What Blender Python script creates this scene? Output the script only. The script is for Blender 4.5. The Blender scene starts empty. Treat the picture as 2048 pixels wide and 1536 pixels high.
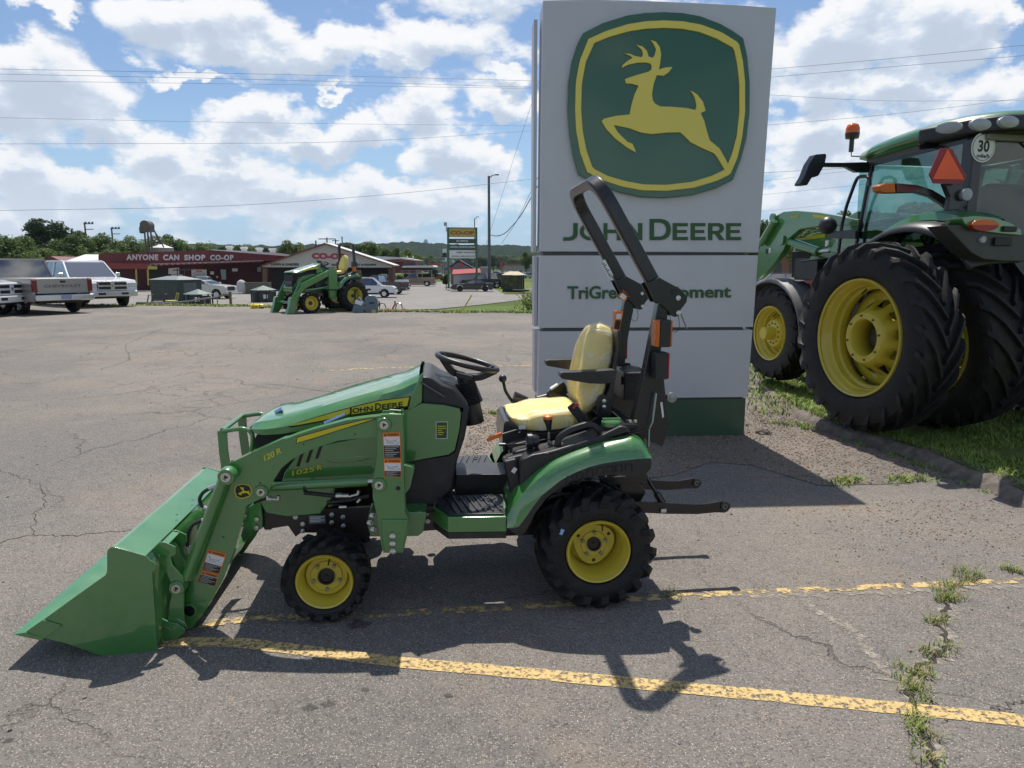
import bpy, bmesh, math, random
from mathutils import Vector, Matrix, noise
from mathutils.geometry import tessellate_polygon
R = math.radians
sc = bpy.context.scene
COL = sc.collection
random.seed(7)
# ------------------------------------------------------------------ camera
FPX, YH, HC = 1380.0, 536.0, 1.85
PIT = math.atan((768 - YH) / FPX)
cd = bpy.data.cameras.new('camera'); cam = bpy.data.objects.new('camera', cd); COL.objects.link(cam)
cd.sensor_fit = 'HORIZONTAL'; cd.sensor_width = 36; cd.lens = FPX / 2048 * 36
cd.clip_start = .05; cd.clip_end = 30000
cam.location = (0, 0, HC); cam.rotation_euler = (math.pi / 2 - PIT, 0, 0)
sc.camera = cam
def ray(px, py):
    a = (px - 1024) / FPX; b = (py - 768) / FPX
    return Vector((a, math.cos(PIT) - b * math.sin(PIT), -math.sin(PIT) - b * math.cos(PIT)))
CAM = Vector((0, 0, HC))
def onz(px, py, z=0.): r = ray(px, py); return CAM + r * ((z - HC) / r.z)
def ony(px, py, y): r = ray(px, py); return CAM + r * (y / r.y)
# ------------------------------------------------------------------ light
sc.view_settings.view_transform = 'Standard'; sc.view_settings.look = 'None'
sc.view_settings.gamma = 1; sc.view_settings.exposure = 0.12
sd = Vector((-.07, 1.0, 1.97)).normalized()
SUN_EL = math.asin(sd.z); SUN_AZ = math.atan2(sd.x, sd.y)
sl = bpy.data.lights.new('sun', 'SUN'); so = bpy.data.objects.new('sun', sl); COL.objects.link(so)
sl.energy = 4.8; sl.angle = R(.55); sl.color = (1, .94, .85)
so.rotation_euler = (-sd).to_track_quat('-Z', 'Y').to_euler(); so.location = (0, 0, 50)
W = bpy.data.worlds.new('World'); sc.world = W; W.use_nodes = True
def world():
    nt = W.node_tree; N = nt.nodes; Lk = nt.links; N.clear()
    out = N.new('ShaderNodeOutputWorld'); bg = N.new('ShaderNodeBackground')
    sky = N.new('ShaderNodeTexSky'); sky.sky_type = 'NISHITA'; sky.sun_disc = False
    sky.sun_elevation = SUN_EL; sky.sun_rotation = SUN_AZ; sky.air_density = 1.0; sky.dust_density = .6; sky.ozone_density = 1.3
    bg.inputs[1].default_value = .087
    Lk.new(bg.outputs[0], out.inputs[0])
    # cloud density as a node group of the direction
    g = bpy.data.node_groups.new('cloud_density', 'ShaderNodeTree')
    g.interface.new_socket('Vector', in_out='INPUT', socket_type='NodeSocketVector')
    g.interface.new_socket('Density', in_out='OUTPUT', socket_type='NodeSocketFloat')
    gi = g.nodes.new('NodeGroupInput'); go = g.nodes.new('NodeGroupOutput')
    def n(t, **k):
        x = g.nodes.new(t)
        for a, b in k.items(): setattr(x, a, b)
        return x
    def mth(op, a, b=None):
        m = n('ShaderNodeMath', operation=op)
        for i, s in enumerate((a, b)):
            if s is None: continue
            if isinstance(s, (int, float)): m.inputs[i].default_value = s
            else: g.links.new(s, m.inputs[i])
        return m.outputs[0]
    # warp
    nw = n('ShaderNodeTexNoise'); nw.inputs['Scale'].default_value = 9; nw.inputs['Detail'].default_value = 6; nw.inputs['Roughness'].default_value = .6
    mp = n('ShaderNodeMapping'); mp.inputs['Scale'].default_value = (1, 1, 1.6)
    g.links.new(gi.outputs[0], mp.inputs[0]); g.links.new(mp.outputs[0], nw.inputs[0])
    sub = n('ShaderNodeVectorMath', operation='SUBTRACT'); sub.inputs[1].default_value = (.5, .5, .5)
    g.links.new(nw.outputs['Color'], sub.inputs[0])
    scl = n('ShaderNodeVectorMath', operation='SCALE'); scl.inputs['Scale'].default_value = .13
    g.links.new(sub.outputs[0], scl.inputs[0])
    ad = n('ShaderNodeVectorMath', operation='ADD'); g.links.new(gi.outputs[0], ad.inputs[0]); g.links.new(scl.outputs[0], ad.inputs[1])
    bumps = [(95, 195, 150, 85), (30, 130, 90, 50), (190, 230, 70, 50), (330, 40, 110, 55), (470, 70, 170, 62), (640, 95, 170, 52), (790, 110, 80, 40),
             (900, 60, 150, 50), (470, 255, 90, 45), (540, 230, 70, 40), (620, 290, 110, 40), (720, 265, 80, 45), (820, 225, 80, 50), (880, 290, 90, 55), (960, 330, 90, 50),
             (330, 300, 90, 40), (420, 340, 150, 45), (230, 385, 190, 42), (560, 395, 230, 50), (800, 400, 260, 50), (30, 345, 110, 45), (80, 420, 200, 40), (1000, 140, 60, 26), (1020, 200, 80, 32),
             (1700, 70, 140, 70), (1880, 60, 110, 60), (1990, 160, 90, 50), (1620, 190, 110, 50), (1780, 175, 130, 45), (1640, 300, 90, 70), (1600, 400, 90, 50), (2000, 10, 60, 30), (1120, -40, 300, 60), (1400, 120, 200, 90), (1350, 300, 200, 80),
             (100, 25, 80, 18), (640, 178, 34, 10), (1770, 260, 90, 40), (1900, 330, 160, 60), (400, 150, 120, 14)]
    acc = None
    for (bx, by, rx, ry) in bumps:
        d = ray(bx, by).normalized()
        az = math.atan2(d.x, d.y)
        # local scale: radius in direction units
        sx = rx / FPX * d.y * 1.35; sz = ry / FPX * 1.28
        m = n('ShaderNodeMapping', vector_type='TEXTURE')
        m.inputs['Location'].default_value = d; m.inputs['Scale'].default_value = (sx, 1.2, sz); m.inputs['Rotation'].default_value = (0, 0, -az)
        gr = n('ShaderNodeTexGradient', gradient_type='SPHERICAL')
        g.links.new(ad.outputs[0], m.inputs[0]); g.links.new(m.outputs[0], gr.inputs[0])
        acc = gr.outputs['Fac'] if acc is None else mth('MAXIMUM', acc, gr.outputs['Fac'])
    nf = n('ShaderNodeTexNoise'); nf.inputs['Scale'].default_value = 15; nf.inputs['Detail'].default_value = 10; nf.inputs['Roughness'].default_value = .56
    mp2 = n('ShaderNodeMapping'); mp2.inputs['Scale'].default_value = (1, 1, 1.9); g.links.new(gi.outputs[0], mp2.inputs[0]); g.links.new(mp2.outputs[0], nf.inputs[0])
    nb = n('ShaderNodeTexNoise'); nb.inputs['Scale'].default_value = 3.3; nb.inputs['Detail'].default_value = 5
    g.links.new(mp2.outputs[0], nb.inputs[0])
    # general cover elsewhere, more of it near the horizon
    sp = n('ShaderNodeSeparateXYZ'); g.links.new(gi.outputs[0], sp.inputs[0])
    low = n('ShaderNodeMapRange'); low.inputs['From Min'].default_value = .26; low.inputs['From Max'].default_value = .02
    low.inputs['To Min'].default_value = -.06; low.inputs['To Max'].default_value = .12; g.links.new(sp.outputs[2], low.inputs[0])
    fr = n('ShaderNodeMapRange'); fr.inputs['From Min'].default_value = .75; fr.inputs['From Max'].default_value = .2   # behind and overhead: unseen broken cover, raised for a whiter fill light
    fr.inputs['To Min'].default_value = 0; fr.inputs['To Max'].default_value = .20; g.links.new(sp.outputs[1], fr.inputs[0])
    base = mth('ADD', mth('ADD', low.outputs[0], fr.outputs[0]), mth('MULTIPLY', mth('SUBTRACT', nb.outputs['Fac'], .5), .7))
    base = mth('MAXIMUM', base, mth('SUBTRACT', mth('MULTIPLY', acc, 1.15), .12))
    dn = mth('ADD', base, mth('MULTIPLY', mth('SUBTRACT', nf.outputs['Fac'], .5), 1.35))
    g.links.new(dn, go.inputs[0])
    tc = N.new('ShaderNodeTexCoord')
    def grp(vec):
        x = N.new('ShaderNodeGroup'); x.node_tree = g; Lk.new(vec, x.inputs[0]); return x.outputs[0]
    d0 = grp(tc.outputs['Generated'])
    ofs = N.new('ShaderNodeVectorMath'); ofs.operation = 'ADD'; ofs.inputs[1].default_value = (-.003, 0, .020)
    Lk.new(tc.outputs['Generated'], ofs.inputs[0]); d1 = grp(ofs.outputs[0])
    def mr(s, a, b, c=0., d=1., smooth=True):
        m = N.new('ShaderNodeMapRange'); m.interpolation_type = 'SMOOTHSTEP' if smooth else 'LINEAR'
        for i, v in enumerate((a, b, c, d)): m.inputs[i + 1].default_value = v
        Lk.new(s, m.inputs[0]); return m.outputs[0]
    al = mr(d0, .07, .46)
    thick = mr(d1, .16, .86)
    ramp = N.new('ShaderNodeValToRGB'); Lk.new(thick, ramp.inputs[0])
    e = ramp.color_ramp.elements
    e[0].position = 0; e[0].color = (10.2, 10.3, 10.5, 1); e[1].position = 1; e[1].color = (5.8, 6.7, 8.0, 1)
    x = e.new(.30); x.color = (9.2, 9.6, 10.1, 1)
    x = e.new(.62); x.color = (7.0, 7.9, 9.2, 1)
    mx = N.new('ShaderNodeMix'); mx.data_type = 'RGBA'
    gm = N.new('ShaderNodeMix'); gm.data_type = 'RGBA'; gm.blend_type = 'MULTIPLY'; gm.inputs[0].default_value = 1; gm.inputs[7].default_value = (.95, 1.06, 1.18, 1)
    Lk.new(sky.outputs[0], gm.inputs[6])
    hz = N.new('ShaderNodeMix'); hz.data_type = 'RGBA'; hz.inputs[7].default_value = (4.2, 6.4, 9.0, 1)
    spz = N.new('ShaderNodeSeparateXYZ'); Lk.new(tc.outputs['Generated'], spz.inputs[0])
    Lk.new(mr(spz.outputs[2], .24, .0, .0, .75), hz.inputs[0]); Lk.new(gm.outputs[2], hz.inputs[6])
    lo = N.new('ShaderNodeMix'); lo.data_type = 'RGBA'; lo.inputs[7].default_value = (8.0, 8.9, 10.0, 1); Lk.new(mr(spz.outputs[2], .16, .0, .0, .65), lo.inputs[0]); Lk.new(ramp.outputs[0], lo.inputs[6])
    Lk.new(al, mx.inputs[0]); Lk.new(hz.outputs[2], mx.inputs[6]); Lk.new(lo.outputs[2], mx.inputs[7])
    Lk.new(mx.outputs[2], bg.inputs[0])
world()
# ------------------------------------------------------------------ helpers
CROP = {'A': (0, 720, 2.259), 'B': (400, 780, 3.071), 'C': (820, 680, 2.648), 'D': (940, 600, 3.339), 'E': (1080, 320, 3.841),
        'F': (640, 700, 4.876), 'G': (960, 760, 5.689), 'H': (1240, 560, 4.267), 'I': (0, 1080, 3.938), 'J': (200, 880, 6.679),
        'M': (1480, 200, 3.606), 'N': (1480, 500, 3.072), 'S': (1060, 0, 3.34), 'U': (1060, 420, 3.2),
        'a': (0, 420, 4.876), 'b': (180, 420, 5.389), 'c': (500, 430, 6.024), 'd': (760, 420, 6.024), 'P': (0, 0, 1.0)}
def K(c, *xy):
    ox, oy, s = CROP[c]
    return [(ox + xy[i] / s, oy + xy[i + 1] / s) for i in range(0, len(xy), 2)]
class Fr:
    """local frame: x along ex, y along ey (horizontal), z up"""
    def __init__(s, ox, oy, oz, th):
        s.o = Vector((ox, oy, oz)); s.th = th
        s.ex = Vector((math.cos(th), math.sin(th), 0)); s.ey = Vector((-math.sin(th), math.cos(th), 0))
    def on(s, px, py, x=None, y=None, z=None):
        r = ray(px, py); d = s.o - CAM
        if y is not None: t = (d.dot(s.ey) + y) / r.dot(s.ey)
        elif x is not None: t = (d.dot(s.ex) + x) / r.dot(s.ex)
        else: t = (d.z + z) / r.z
        p = CAM + r * t - s.o
        return Vector((p.dot(s.ex), p.dot(s.ey), p.z))
    def xz(s, pts, y): return [(lambda q: (q.x, q.z))(s.on(a, b, y=y)) for a, b in pts]
    def yz(s, pts, x): return [(lambda q: (q.y, q.z))(s.on(a, b, x=x)) for a, b in pts]
    def world(s, x, y, z): return s.o + s.ex * x + s.ey * y + Vector((0, 0, z))
class MB:
    def __init__(s): s.v = []; s.f = []; s.m = []
    def add(s, vs, fs, m=0):
        o = len(s.v); s.v += [tuple(v) for v in vs]
        for f in fs: s.f.append(tuple(i + o for i in f)); s.m.append(m)
        return s
    def box(s, c, d, rot=None, m=0):
        hx, hy, hz = d[0] / 2, d[1] / 2, d[2] / 2
        vs = [Vector((x, y, z)) for x in (-hx, hx) for y in (-hy, hy) for z in (-hz, hz)]
        if rot is not None: vs = [rot @ v for v in vs]
        c = Vector(c); return s.add([v + c for v in vs], [(0, 1, 3, 2), (4, 6, 7, 5), (0, 4, 5, 1), (2, 3, 7, 6), (0, 2, 6, 4), (1, 5, 7, 3)], m)
    def prism(s, poly, a, b, ax='y', m=0):
        f = {'y': lambda u, w, d: (u, d, w), 'x': lambda u, w, d: (d, u, w), 'z': lambda u, w, d: (u, w, d)}[ax]
        n = len(poly); vs = [f(u, w, a) for u, w in poly] + [f(u, w, b) for u, w in poly]
        tri = tessellate_polygon([[Vector((u, w, 0)) for u, w in poly]])
        fs = [tuple(t) for t in tri] + [tuple(i + n for i in reversed(t)) for t in tri] + [(i, (i + 1) % n, (i + 1) % n + n, i + n) for i in range(n)]
        return s.add(vs, fs, m)
    def tube(s, path, r, n=8, m=0, cap=True, sq=None, up=None):
        P = [Vector(p) for p in path]; k = len(P)
        rings = []; ref = Vector(up) if up else None
        for i in range(k):
            t = (P[min(i + 1, k - 1)] - P[max(i - 1, 0)]).normalized()
            if ref is None:
                ref = Vector((0, 0, 1)) if abs(t.z) < .9 else Vector((1, 0, 0))
            u = (ref - t * ref.dot(t)).normalized(); w = t.cross(u)
            if not up: ref = u
            rr = r[i] if isinstance(r, (list, tuple)) else r
            if sq: rings.append([P[i] + u * (a * sq[0] / 2) + w * (b * sq[1] / 2) for a, b in ((-1, -1), (1, -1), (1, 1), (-1, 1))])
            else: rings.append([P[i] + u * rr * math.cos(j * 2 * math.pi / n) + w * rr * math.sin(j * 2 * math.pi / n) for j in range(n)])
        n = 4 if sq else n
        vs = [v for q in rings for v in q]
        fs = [(i * n + j, i * n + (j + 1) % n, (i + 1) * n + (j + 1) % n, (i + 1) * n + j) for i in range(k - 1) for j in range(n)]
        if cap: fs += [tuple(range(n))[::-1], tuple((k - 1) * n + j for j in range(n))]
        return s.add(vs, fs, m)
    def lathe(s, prof, c=(0, 0, 0), ax='y', n=32, m=0, mat=None, closed=False, cap=True):
        """prof: (a, r) along axis"""
        c = Vector(c); vs = []
        for a, r in prof:
            for j in range(n):
                t = j * 2 * math.pi / n; x, z = r * math.cos(t), r * math.sin(t)
                v = Vector((x, a, z)) if ax == 'y' else (Vector((a, x, z)) if ax == 'x' else Vector((x, z, a)))
                if mat is not None: v = mat @ v
                vs.append(v + c)
        k = len(prof); fs = []
        for i in range(k if closed else k - 1):
            i2 = (i + 1) % k
            fs += [(i * n + j, i * n + (j + 1) % n, i2 * n + (j + 1) % n, i2 * n + j) for j in range(n)]
        if not closed and cap:
            if prof[0][1] > 1e-4: fs.append(tuple(range(n))[::-1])
            if prof[-1][1] > 1e-4: fs.append(tuple((k - 1) * n + j for j in range(n)))
        return s.add(vs, fs, m)
    def grid(s, rows, m=0, closed=False):
        n = len(rows[0]); vs = [v for r in rows for v in r]; nn = n if closed else n - 1
        return s.add(vs, [(i * n + j, i * n + (j + 1) % n, (i + 1) * n + (j + 1) % n, (i + 1) * n + j) for i in range(len(rows) - 1) for j in range(nn)], m)
    def build(s, name, mats, parent=None, label=None, smooth=None, bevel=None, solid=None, sub=0, recalc=True):
        me = bpy.data.meshes.new(name); me.from_pydata(s.v, [], s.f)
        if not isinstance(mats, (list, tuple)): mats = [mats]
        for x in mats: me.materials.append(x)
        me.polygons.foreach_set('material_index', s.m)
        bm = bmesh.new(); bm.from_mesh(me)
        bmesh.ops.remove_doubles(bm, verts=bm.verts, dist=1e-5)
        if recalc: bmesh.ops.recalc_face_normals(bm, faces=bm.faces)
        bm.to_mesh(me); bm.free()
        if smooth:
            me.polygons.foreach_set('use_smooth', [True] * len(me.polygons)); me.set_sharp_from_angle(angle=R(smooth))
        me.update()
        o = bpy.data.objects.new(name, me); COL.objects.link(o)
        if parent: o.parent = parent
        if label: o['label'] = label
        if solid:
            q = o.modifiers.new('s', 'SOLIDIFY'); q.thickness = solid; q.offset = 0
        if bevel:
            q = o.modifiers.new('b', 'BEVEL'); q.width = bevel; q.segments = 2; q.limit_method = 'ANGLE'; q.angle_limit = R(35)
            me.polygons.foreach_set('use_smooth', [True] * len(me.polygons))
            q.harden_normals = True
        if sub:
            q = o.modifiers.new('u', 'SUBSURF'); q.levels = q.render_levels = sub
        return o
def tag(o, label, cat=None, group=None, kind=None):
    if label: o['label'] = label
    if cat: o['category'] = cat
    if group: o['group'] = group
    if kind: o['kind'] = kind
    return o
def thing(name, label, cat, loc=(0, 0, 0), rz=0, group=None):
    o = bpy.data.objects.new(name, None); COL.objects.link(o); o.location = loc; o.rotation_euler = (0, 0, rz); o.empty_display_size = .2
    return tag(o, label, cat, group)
def copy_tree(o, parent=None):
    c = o.copy(); COL.objects.link(c)
    if parent is not None: c.parent = parent
    for ch in list(o.children): copy_tree(ch, c)
    return c
def arc_pts(P, r=.06, n=5):
    """round the corners of a 3D polyline"""
    P = [Vector(p) for p in P]; out = [P[0]]
    for i in range(1, len(P) - 1):
        a = (P[i - 1] - P[i]); b = (P[i + 1] - P[i]); rr = min(r, a.length * .45, b.length * .45)
        p0 = P[i] + a.normalized() * rr; p2 = P[i] + b.normalized() * rr
        for k in range(n + 1):
            t = k / n; out.append(p0 * (1 - t) ** 2 + P[i] * 2 * t * (1 - t) + p2 * t * t)
    out.append(P[-1]); return out
def resample(P, n):
    P = [Vector(p) for p in P]; L = [0]
    for i in range(1, len(P)): L.append(L[-1] + (P[i] - P[i - 1]).length)
    out = []
    for k in range(n):
        d = L[-1] * k / (n - 1); i = 0
        while i < len(P) - 2 and L[i + 1] < d: i += 1
        t = (d - L[i]) / max(1e-9, L[i + 1] - L[i]); out.append(P[i].lerp(P[i + 1], min(1, max(0, t))))
    return out
def text_mesh(s, off=0., ext=0., spacing=1.):
    cu = bpy.data.curves.new('text', 'FONT'); cu.body = s; cu.offset = off; cu.extrude = ext; cu.resolution_u = 3; cu.space_character = spacing
    o = bpy.data.objects.new('text', cu); COL.objects.link(o)
    dg = bpy.context.evaluated_depsgraph_get(); me = bpy.data.meshes.new_from_object(o.evaluated_get(dg))
    COL.objects.unlink(o); bpy.data.objects.remove(o)
    vs = [v.co.copy() for v in me.vertices]; fs = [tuple(p.vertices) for p in me.polygons]; bpy.data.meshes.remove(me)
    return vs, fs
def put_text(mb, s, bl, br, tl, off=0., ext=0., m=0, depth=None, spacing=1.):
    """fit text into the parallelogram bl-br-tl (3D); extrude towards normal"""
    vs, fs = text_mesh(s, off, 1. if ext else 0., spacing)
    x0 = min(v.x for v in vs); x1 = max(v.x for v in vs); y0 = min(v.y for v in vs); y1 = max(v.y for v in vs)
    bl, br, tl = Vector(bl), Vector(br), Vector(tl); U = br - bl; V = tl - bl; Nn = U.cross(V).normalized()
    mb.add([bl + U * ((v.x - x0) / (x1 - x0)) + V * ((v.y - y0) / (y1 - y0)) + Nn * (v.z * ext if ext else 0) for v in vs], fs, m)
# ------------------------------------------------------------------ materials
MT = {}
def mat(name, col, rough=.5, metal=0., spec=.5, var=.06, vs=6., bump=0., bs=40., coat=0., trans=0., emis=None, alpha=None, rvar=0., ior=None, dirt=None):
    if name in MT: return MT[name]
    m = bpy.data.materials.new(name); m.use_nodes = True; nt = m.node_tree; N = nt.nodes; Lk = nt.links
    b = N['Principled BSDF']; b.inputs['Roughness'].default_value = rough; b.inputs['Metallic'].default_value = metal
    b.inputs['Specular IOR Level'].default_value = spec; b.inputs['Coat Weight'].default_value = coat; b.inputs['Coat Roughness'].default_value = .08
    b.inputs['Transmission Weight'].default_value = trans
    if ior: b.inputs['IOR'].default_value = ior
    if alpha is not None: b.inputs['Alpha'].default_value = alpha
    tc = N.new('ShaderNodeTexCoord')
    nz = N.new('ShaderNodeTexNoise'); nz.inputs['Scale'].default_value = vs; nz.inputs['Detail'].default_value = 5
    Lk.new(tc.outputs['Object'], nz.inputs['Vector'])
    mr = N.new('ShaderNodeMapRange'); mr.inputs[1].default_value = .3; mr.inputs[2].default_value = .7; mr.inputs[3].default_value = 1 - var; mr.inputs[4].default_value = 1 + var
    Lk.new(nz.outputs['Fac'], mr.inputs[0])
    hs = N.new('ShaderNodeHueSaturation'); hs.inputs['Color'].default_value = (*col, 1); Lk.new(mr.outputs[0], hs.inputs['Value'])
    last = hs.outputs[0]
    if dirt:
        n2 = N.new('ShaderNodeTexNoise'); n2.inputs['Scale'].default_value = dirt[2]; n2.inputs['Detail'].default_value = 8; n2.inputs['Roughness'].default_value = .7
        Lk.new(tc.outputs['Object'], n2.inputs['Vector'])
        r2 = N.new('ShaderNodeMapRange'); r2.inputs[1].default_value = .52; r2.inputs[2].default_value = .72; r2.inputs[3].default_value = 0; r2.inputs[4].default_value = dirt[1]
        Lk.new(n2.outputs['Fac'], r2.inputs[0]); mx = N.new('ShaderNodeMix'); mx.data_type = 'RGBA'; mx.inputs[7].default_value = (*dirt[0], 1)
        Lk.new(r2.outputs[0], mx.inputs[0]); Lk.new(last, mx.inputs[6]); last = mx.outputs[2]
    Lk.new(last, b.inputs['Base Color'])
    if rvar:
        r3 = N.new('ShaderNodeMapRange'); r3.inputs[1].default_value = .3; r3.inputs[2].default_value = .7; r3.inputs[3].default_value = max(0, rough - rvar); r3.inputs[4].default_value = rough + rvar
        Lk.new(nz.outputs['Fac'], r3.inputs[0]); Lk.new(r3.outputs[0], b.inputs['Roughness'])
    if bump:
        n4 = N.new('ShaderNodeTexNoise'); n4.inputs['Scale'].default_value = bs; n4.inputs['Detail'].default_value = 4; Lk.new(tc.outputs['Object'], n4.inputs['Vector'])
        bp = N.new('ShaderNodeBump'); bp.inputs['Strength'].default_value = bump; bp.inputs['Distance'].default_value = .02
        Lk.new(n4.outputs['Fac'], bp.inputs['Height']); Lk.new(bp.outputs[0], b.inputs['Normal'])
    if emis: b.inputs['Emission Color'].default_value = (*emis[0], 1); b.inputs['Emission Strength'].default_value = emis[1]
    MT[name] = m; return m
GREEN = mat('green_paint', (.046, .195, .040), .40, coat=1., var=.05, dirt=((.06, .13, .05), .25, 5), rvar=.07)
DGREEN = mat('sign_green', (.035, .085, .045), .45, coat=.2)
GREEN.node_tree.nodes['Principled BSDF'].inputs['Coat IOR'].default_value = 1.75
YEL = mat('yellow_paint', (.60, .48, .045), .38, coat=.3, var=.05, dirt=((.4, .3, .05), .3, 8))
YDEC = mat('yellow_decal', (.62, .53, .02), .4)
BLK = mat('black_plastic', (.018, .018, .020), .42, var=.15, bump=.08, bs=220, rvar=.08, dirt=((.07, .065, .06), .35, 9))
BPT = mat('black_paint', (.012, .012, .015), .30, coat=.2, rvar=.05, dirt=((.03, .03, .032), .25, 7))
DEC = mat('decal_black', (.012, .014, .012), .5)
RUB = mat('tyre_rubber', (.011, .011, .0115), .62, spec=.4, var=.25, vs=9, bump=.25, bs=60, dirt=((.040, .036, .032), .5, 7))
CHR = mat('zinc_steel', (.62, .62, .60), .32, metal=1, var=.1)
STL = mat('dull_steel', (.30, .30, .31), .4, metal=.9)
ORG = mat('orange_plastic', (.75, .16, .015), .4)
AMB = mat('amber_lens', (.85, .20, .01), .15, trans=.3, bump=.35, bs=180)
RED = mat('red_lens', (.35, .008, .01), .15, bump=.3, bs=150)
WDEC = mat('white_decal', (.72, .72, .70), .5)
ODEC = mat('orange_decal', (.80, .20, .02), .5)
GLS = mat('clear_lens', (.34, .36, .38), .08, spec=.8, bump=.25, bs=120)
SIGNM = mat('sign_grey', (.54, .54, .565), .42, metal=.15, var=.03, vs=.6, dirt=((.25, .25, .26), .2, 1.3))
HOSE = mat('hose_rubber', (.02, .02, .022), .55)
def painted(name, base, worn, scale=14., thr=.5, sharp=.06, streak=1., alpha_worn=True):
    """worn road paint: chipped away where the noise is high"""
    m = bpy.data.materials.new(name); m.use_nodes = True; nt = m.node_tree; N = nt.nodes; Lk = nt.links; b = N['Principled BSDF']
    tc = N.new('ShaderNodeTexCoord'); nz = N.new('ShaderNodeTexNoise'); nz.inputs['Scale'].default_value = scale; nz.inputs['Detail'].default_value = 9; nz.inputs['Roughness'].default_value = .75
    Lk.new(tc.outputs['Object'], nz.inputs[0])
    mr = N.new('ShaderNodeMapRange'); mr.inputs[1].default_value = thr - sharp; mr.inputs[2].default_value = thr + sharp; mr.inputs[3].default_value = 1; mr.inputs[4].default_value = 0
    Lk.new(nz.outputs['Fac'], mr.inputs[0]); Lk.new(mr.outputs[0], b.inputs['Alpha'])
    n2 = N.new('ShaderNodeTexNoise'); n2.inputs['Scale'].default_value = 60; n2.inputs['Detail'].default_value = 3; Lk.new(tc.outputs['Object'], n2.inputs[0])
    mx = N.new('ShaderNodeMix'); mx.data_type = 'RGBA'; mx.inputs[6].default_value = (*base, 1); mx.inputs[7].default_value = (*worn, 1)
    r2 = N.new('ShaderNodeMapRange'); r2.inputs[1].default_value = .4; r2.inputs[2].default_value = .75; Lk.new(n2.outputs['Fac'], r2.inputs[0])
    Lk.new(r2.outputs[0], mx.inputs[0]); Lk.new(mx.outputs[2], b.inputs['Base Color']); b.inputs['Roughness'].default_value = .8
    return m
def asphalt(name, c1=(.152, .141, .129), c2=(.226, .201, .172), dark=(.085, .083, .082), near=True, gravel=0.):
    m = bpy.data.materials.new(name); m.use_nodes = True; nt = m.node_tree; N = nt.nodes; Lk = nt.links; b = N['Principled BSDF']
    tc = N.new('ShaderNodeTexCoord')
    def nz(s, d=6, r=.6, out='Fac'):
        n = N.new('ShaderNodeTexNoise'); n.inputs['Scale'].default_value = s; n.inputs['Detail'].default_value = d; n.inputs['Roughness'].default_value = r
        Lk.new(tc.outputs['Object'], n.inputs[0]); return n.outputs[out]
    def mr(s, a, bb, c=0., d=1.):
        x = N.new('ShaderNodeMapRange'); x.interpolation_type = 'SMOOTHSTEP'
        for i, v in enumerate((a, bb, c, d)): x.inputs[i + 1].default_value = v
        Lk.new(s, x.inputs[0]); return x.outputs[0]
    def mix(f, a, bb, bt='MIX'):
        x = N.new('ShaderNodeMix'); x.data_type = 'RGBA'; x.blend_type = bt
        for i, s in ((0, f), (6, a), (7, bb)):
            if isinstance(s, (tuple, float)): x.inputs[i].default_value = s if isinstance(s, float) else (*s, 1)
            else: Lk.new(s, x.inputs[i])
        return x.outputs[2]
    def math_(op, a, bb):
        x = N.new('ShaderNodeMath'); x.operation = op
        for i, s in enumerate((a, bb)):
            if isinstance(s, (int, float)): x.inputs[i].default_value = s
            else: Lk.new(s, x.inputs[i])
        return x.outputs[0]
    col = mix(mr(nz(.22, 8, .62), .40, .62), c1, c2)
    col = mix(mr(nz(.55, 9, .7), .56, .70, 0., .55), col, dark)          # dark damp / sealed patches
    col = mix(mr(nz(.6, 8, .7), .50, .70, 0., .75), col, (.27, .21, .155))  # dust
    # stones in the binder
    v = N.new('ShaderNodeTexVoronoi'); v.inputs['Scale'].default_value = 125; Lk.new(tc.outputs['Object'], v.inputs['Vector'])
    sp = N.new('ShaderNodeSeparateColor'); Lk.new(v.outputs['Color'], sp.inputs[0])
    stone = math_('MULTIPLY', mr(sp.outputs[0], .45, 1., .0, 1.), mr(v.outputs['Distance'], .52, .36, 0., 1.))
    col = mix(math_('MULTIPLY', stone, .85), col, (.56, .51, .45))
    sp2 = mr(sp.outputs[1], .80, .86, 0., .8); col = mix(math_('MULTIPLY', sp2, .7), col, (.045, .043, .042))
    v3 = N.new('ShaderNodeTexVoronoi'); v3.inputs['Scale'].default_value = 46; Lk.new(tc.outputs['Object'], v3.inputs['Vector'])
    s3 = N.new('ShaderNodeSeparateColor'); Lk.new(v3.outputs['Color'], s3.inputs[0])
    big = math_('MULTIPLY', mr(s3.outputs[0], .90, .93, 0., 1.), mr(v3.outputs['Distance'], .42, .30)); col = mix(math_('MULTIPLY', big, .6), col, (.36, .28, .22))
    # cracks
    wv = N.new('ShaderNodeVectorMath'); wv.operation = 'SCALE'; wv.inputs['Scale'].default_value = 1.1; Lk.new(nz(.8, 6, .65, 'Color'), wv.inputs[0])
    wa = N.new('ShaderNodeVectorMath'); wa.operation = 'ADD'; Lk.new(tc.outputs['Object'], wa.inputs[0]); Lk.new(wv.outputs[0], wa.inputs[1])
    v2 = N.new('ShaderNodeTexVoronoi'); v2.feature = 'DISTANCE_TO_EDGE'; v2.inputs['Scale'].default_value = .42; Lk.new(wa.outputs[0], v2.inputs['Vector'])
    ck = math_('MULTIPLY', mr(v2.outputs['Distance'], .007, .0015), mr(nz(.35, 3), .44, .58))
    v4 = N.new('ShaderNodeTexVoronoi'); v4.feature = 'DISTANCE_TO_EDGE'; v4.inputs['Scale'].default_value = 1.9; Lk.new(wa.outputs[0], v4.inputs['Vector'])
    ck2 = math_('MULTIPLY', mr(v4.outputs['Distance'], .016, .004), mr(nz(.25, 3), .56, .62))
    ckk = math_('MAXIMUM', ck, ck2)
    col = mix(math_('MULTIPLY', ckk, .48), col, (.045, .038, .03))
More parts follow.
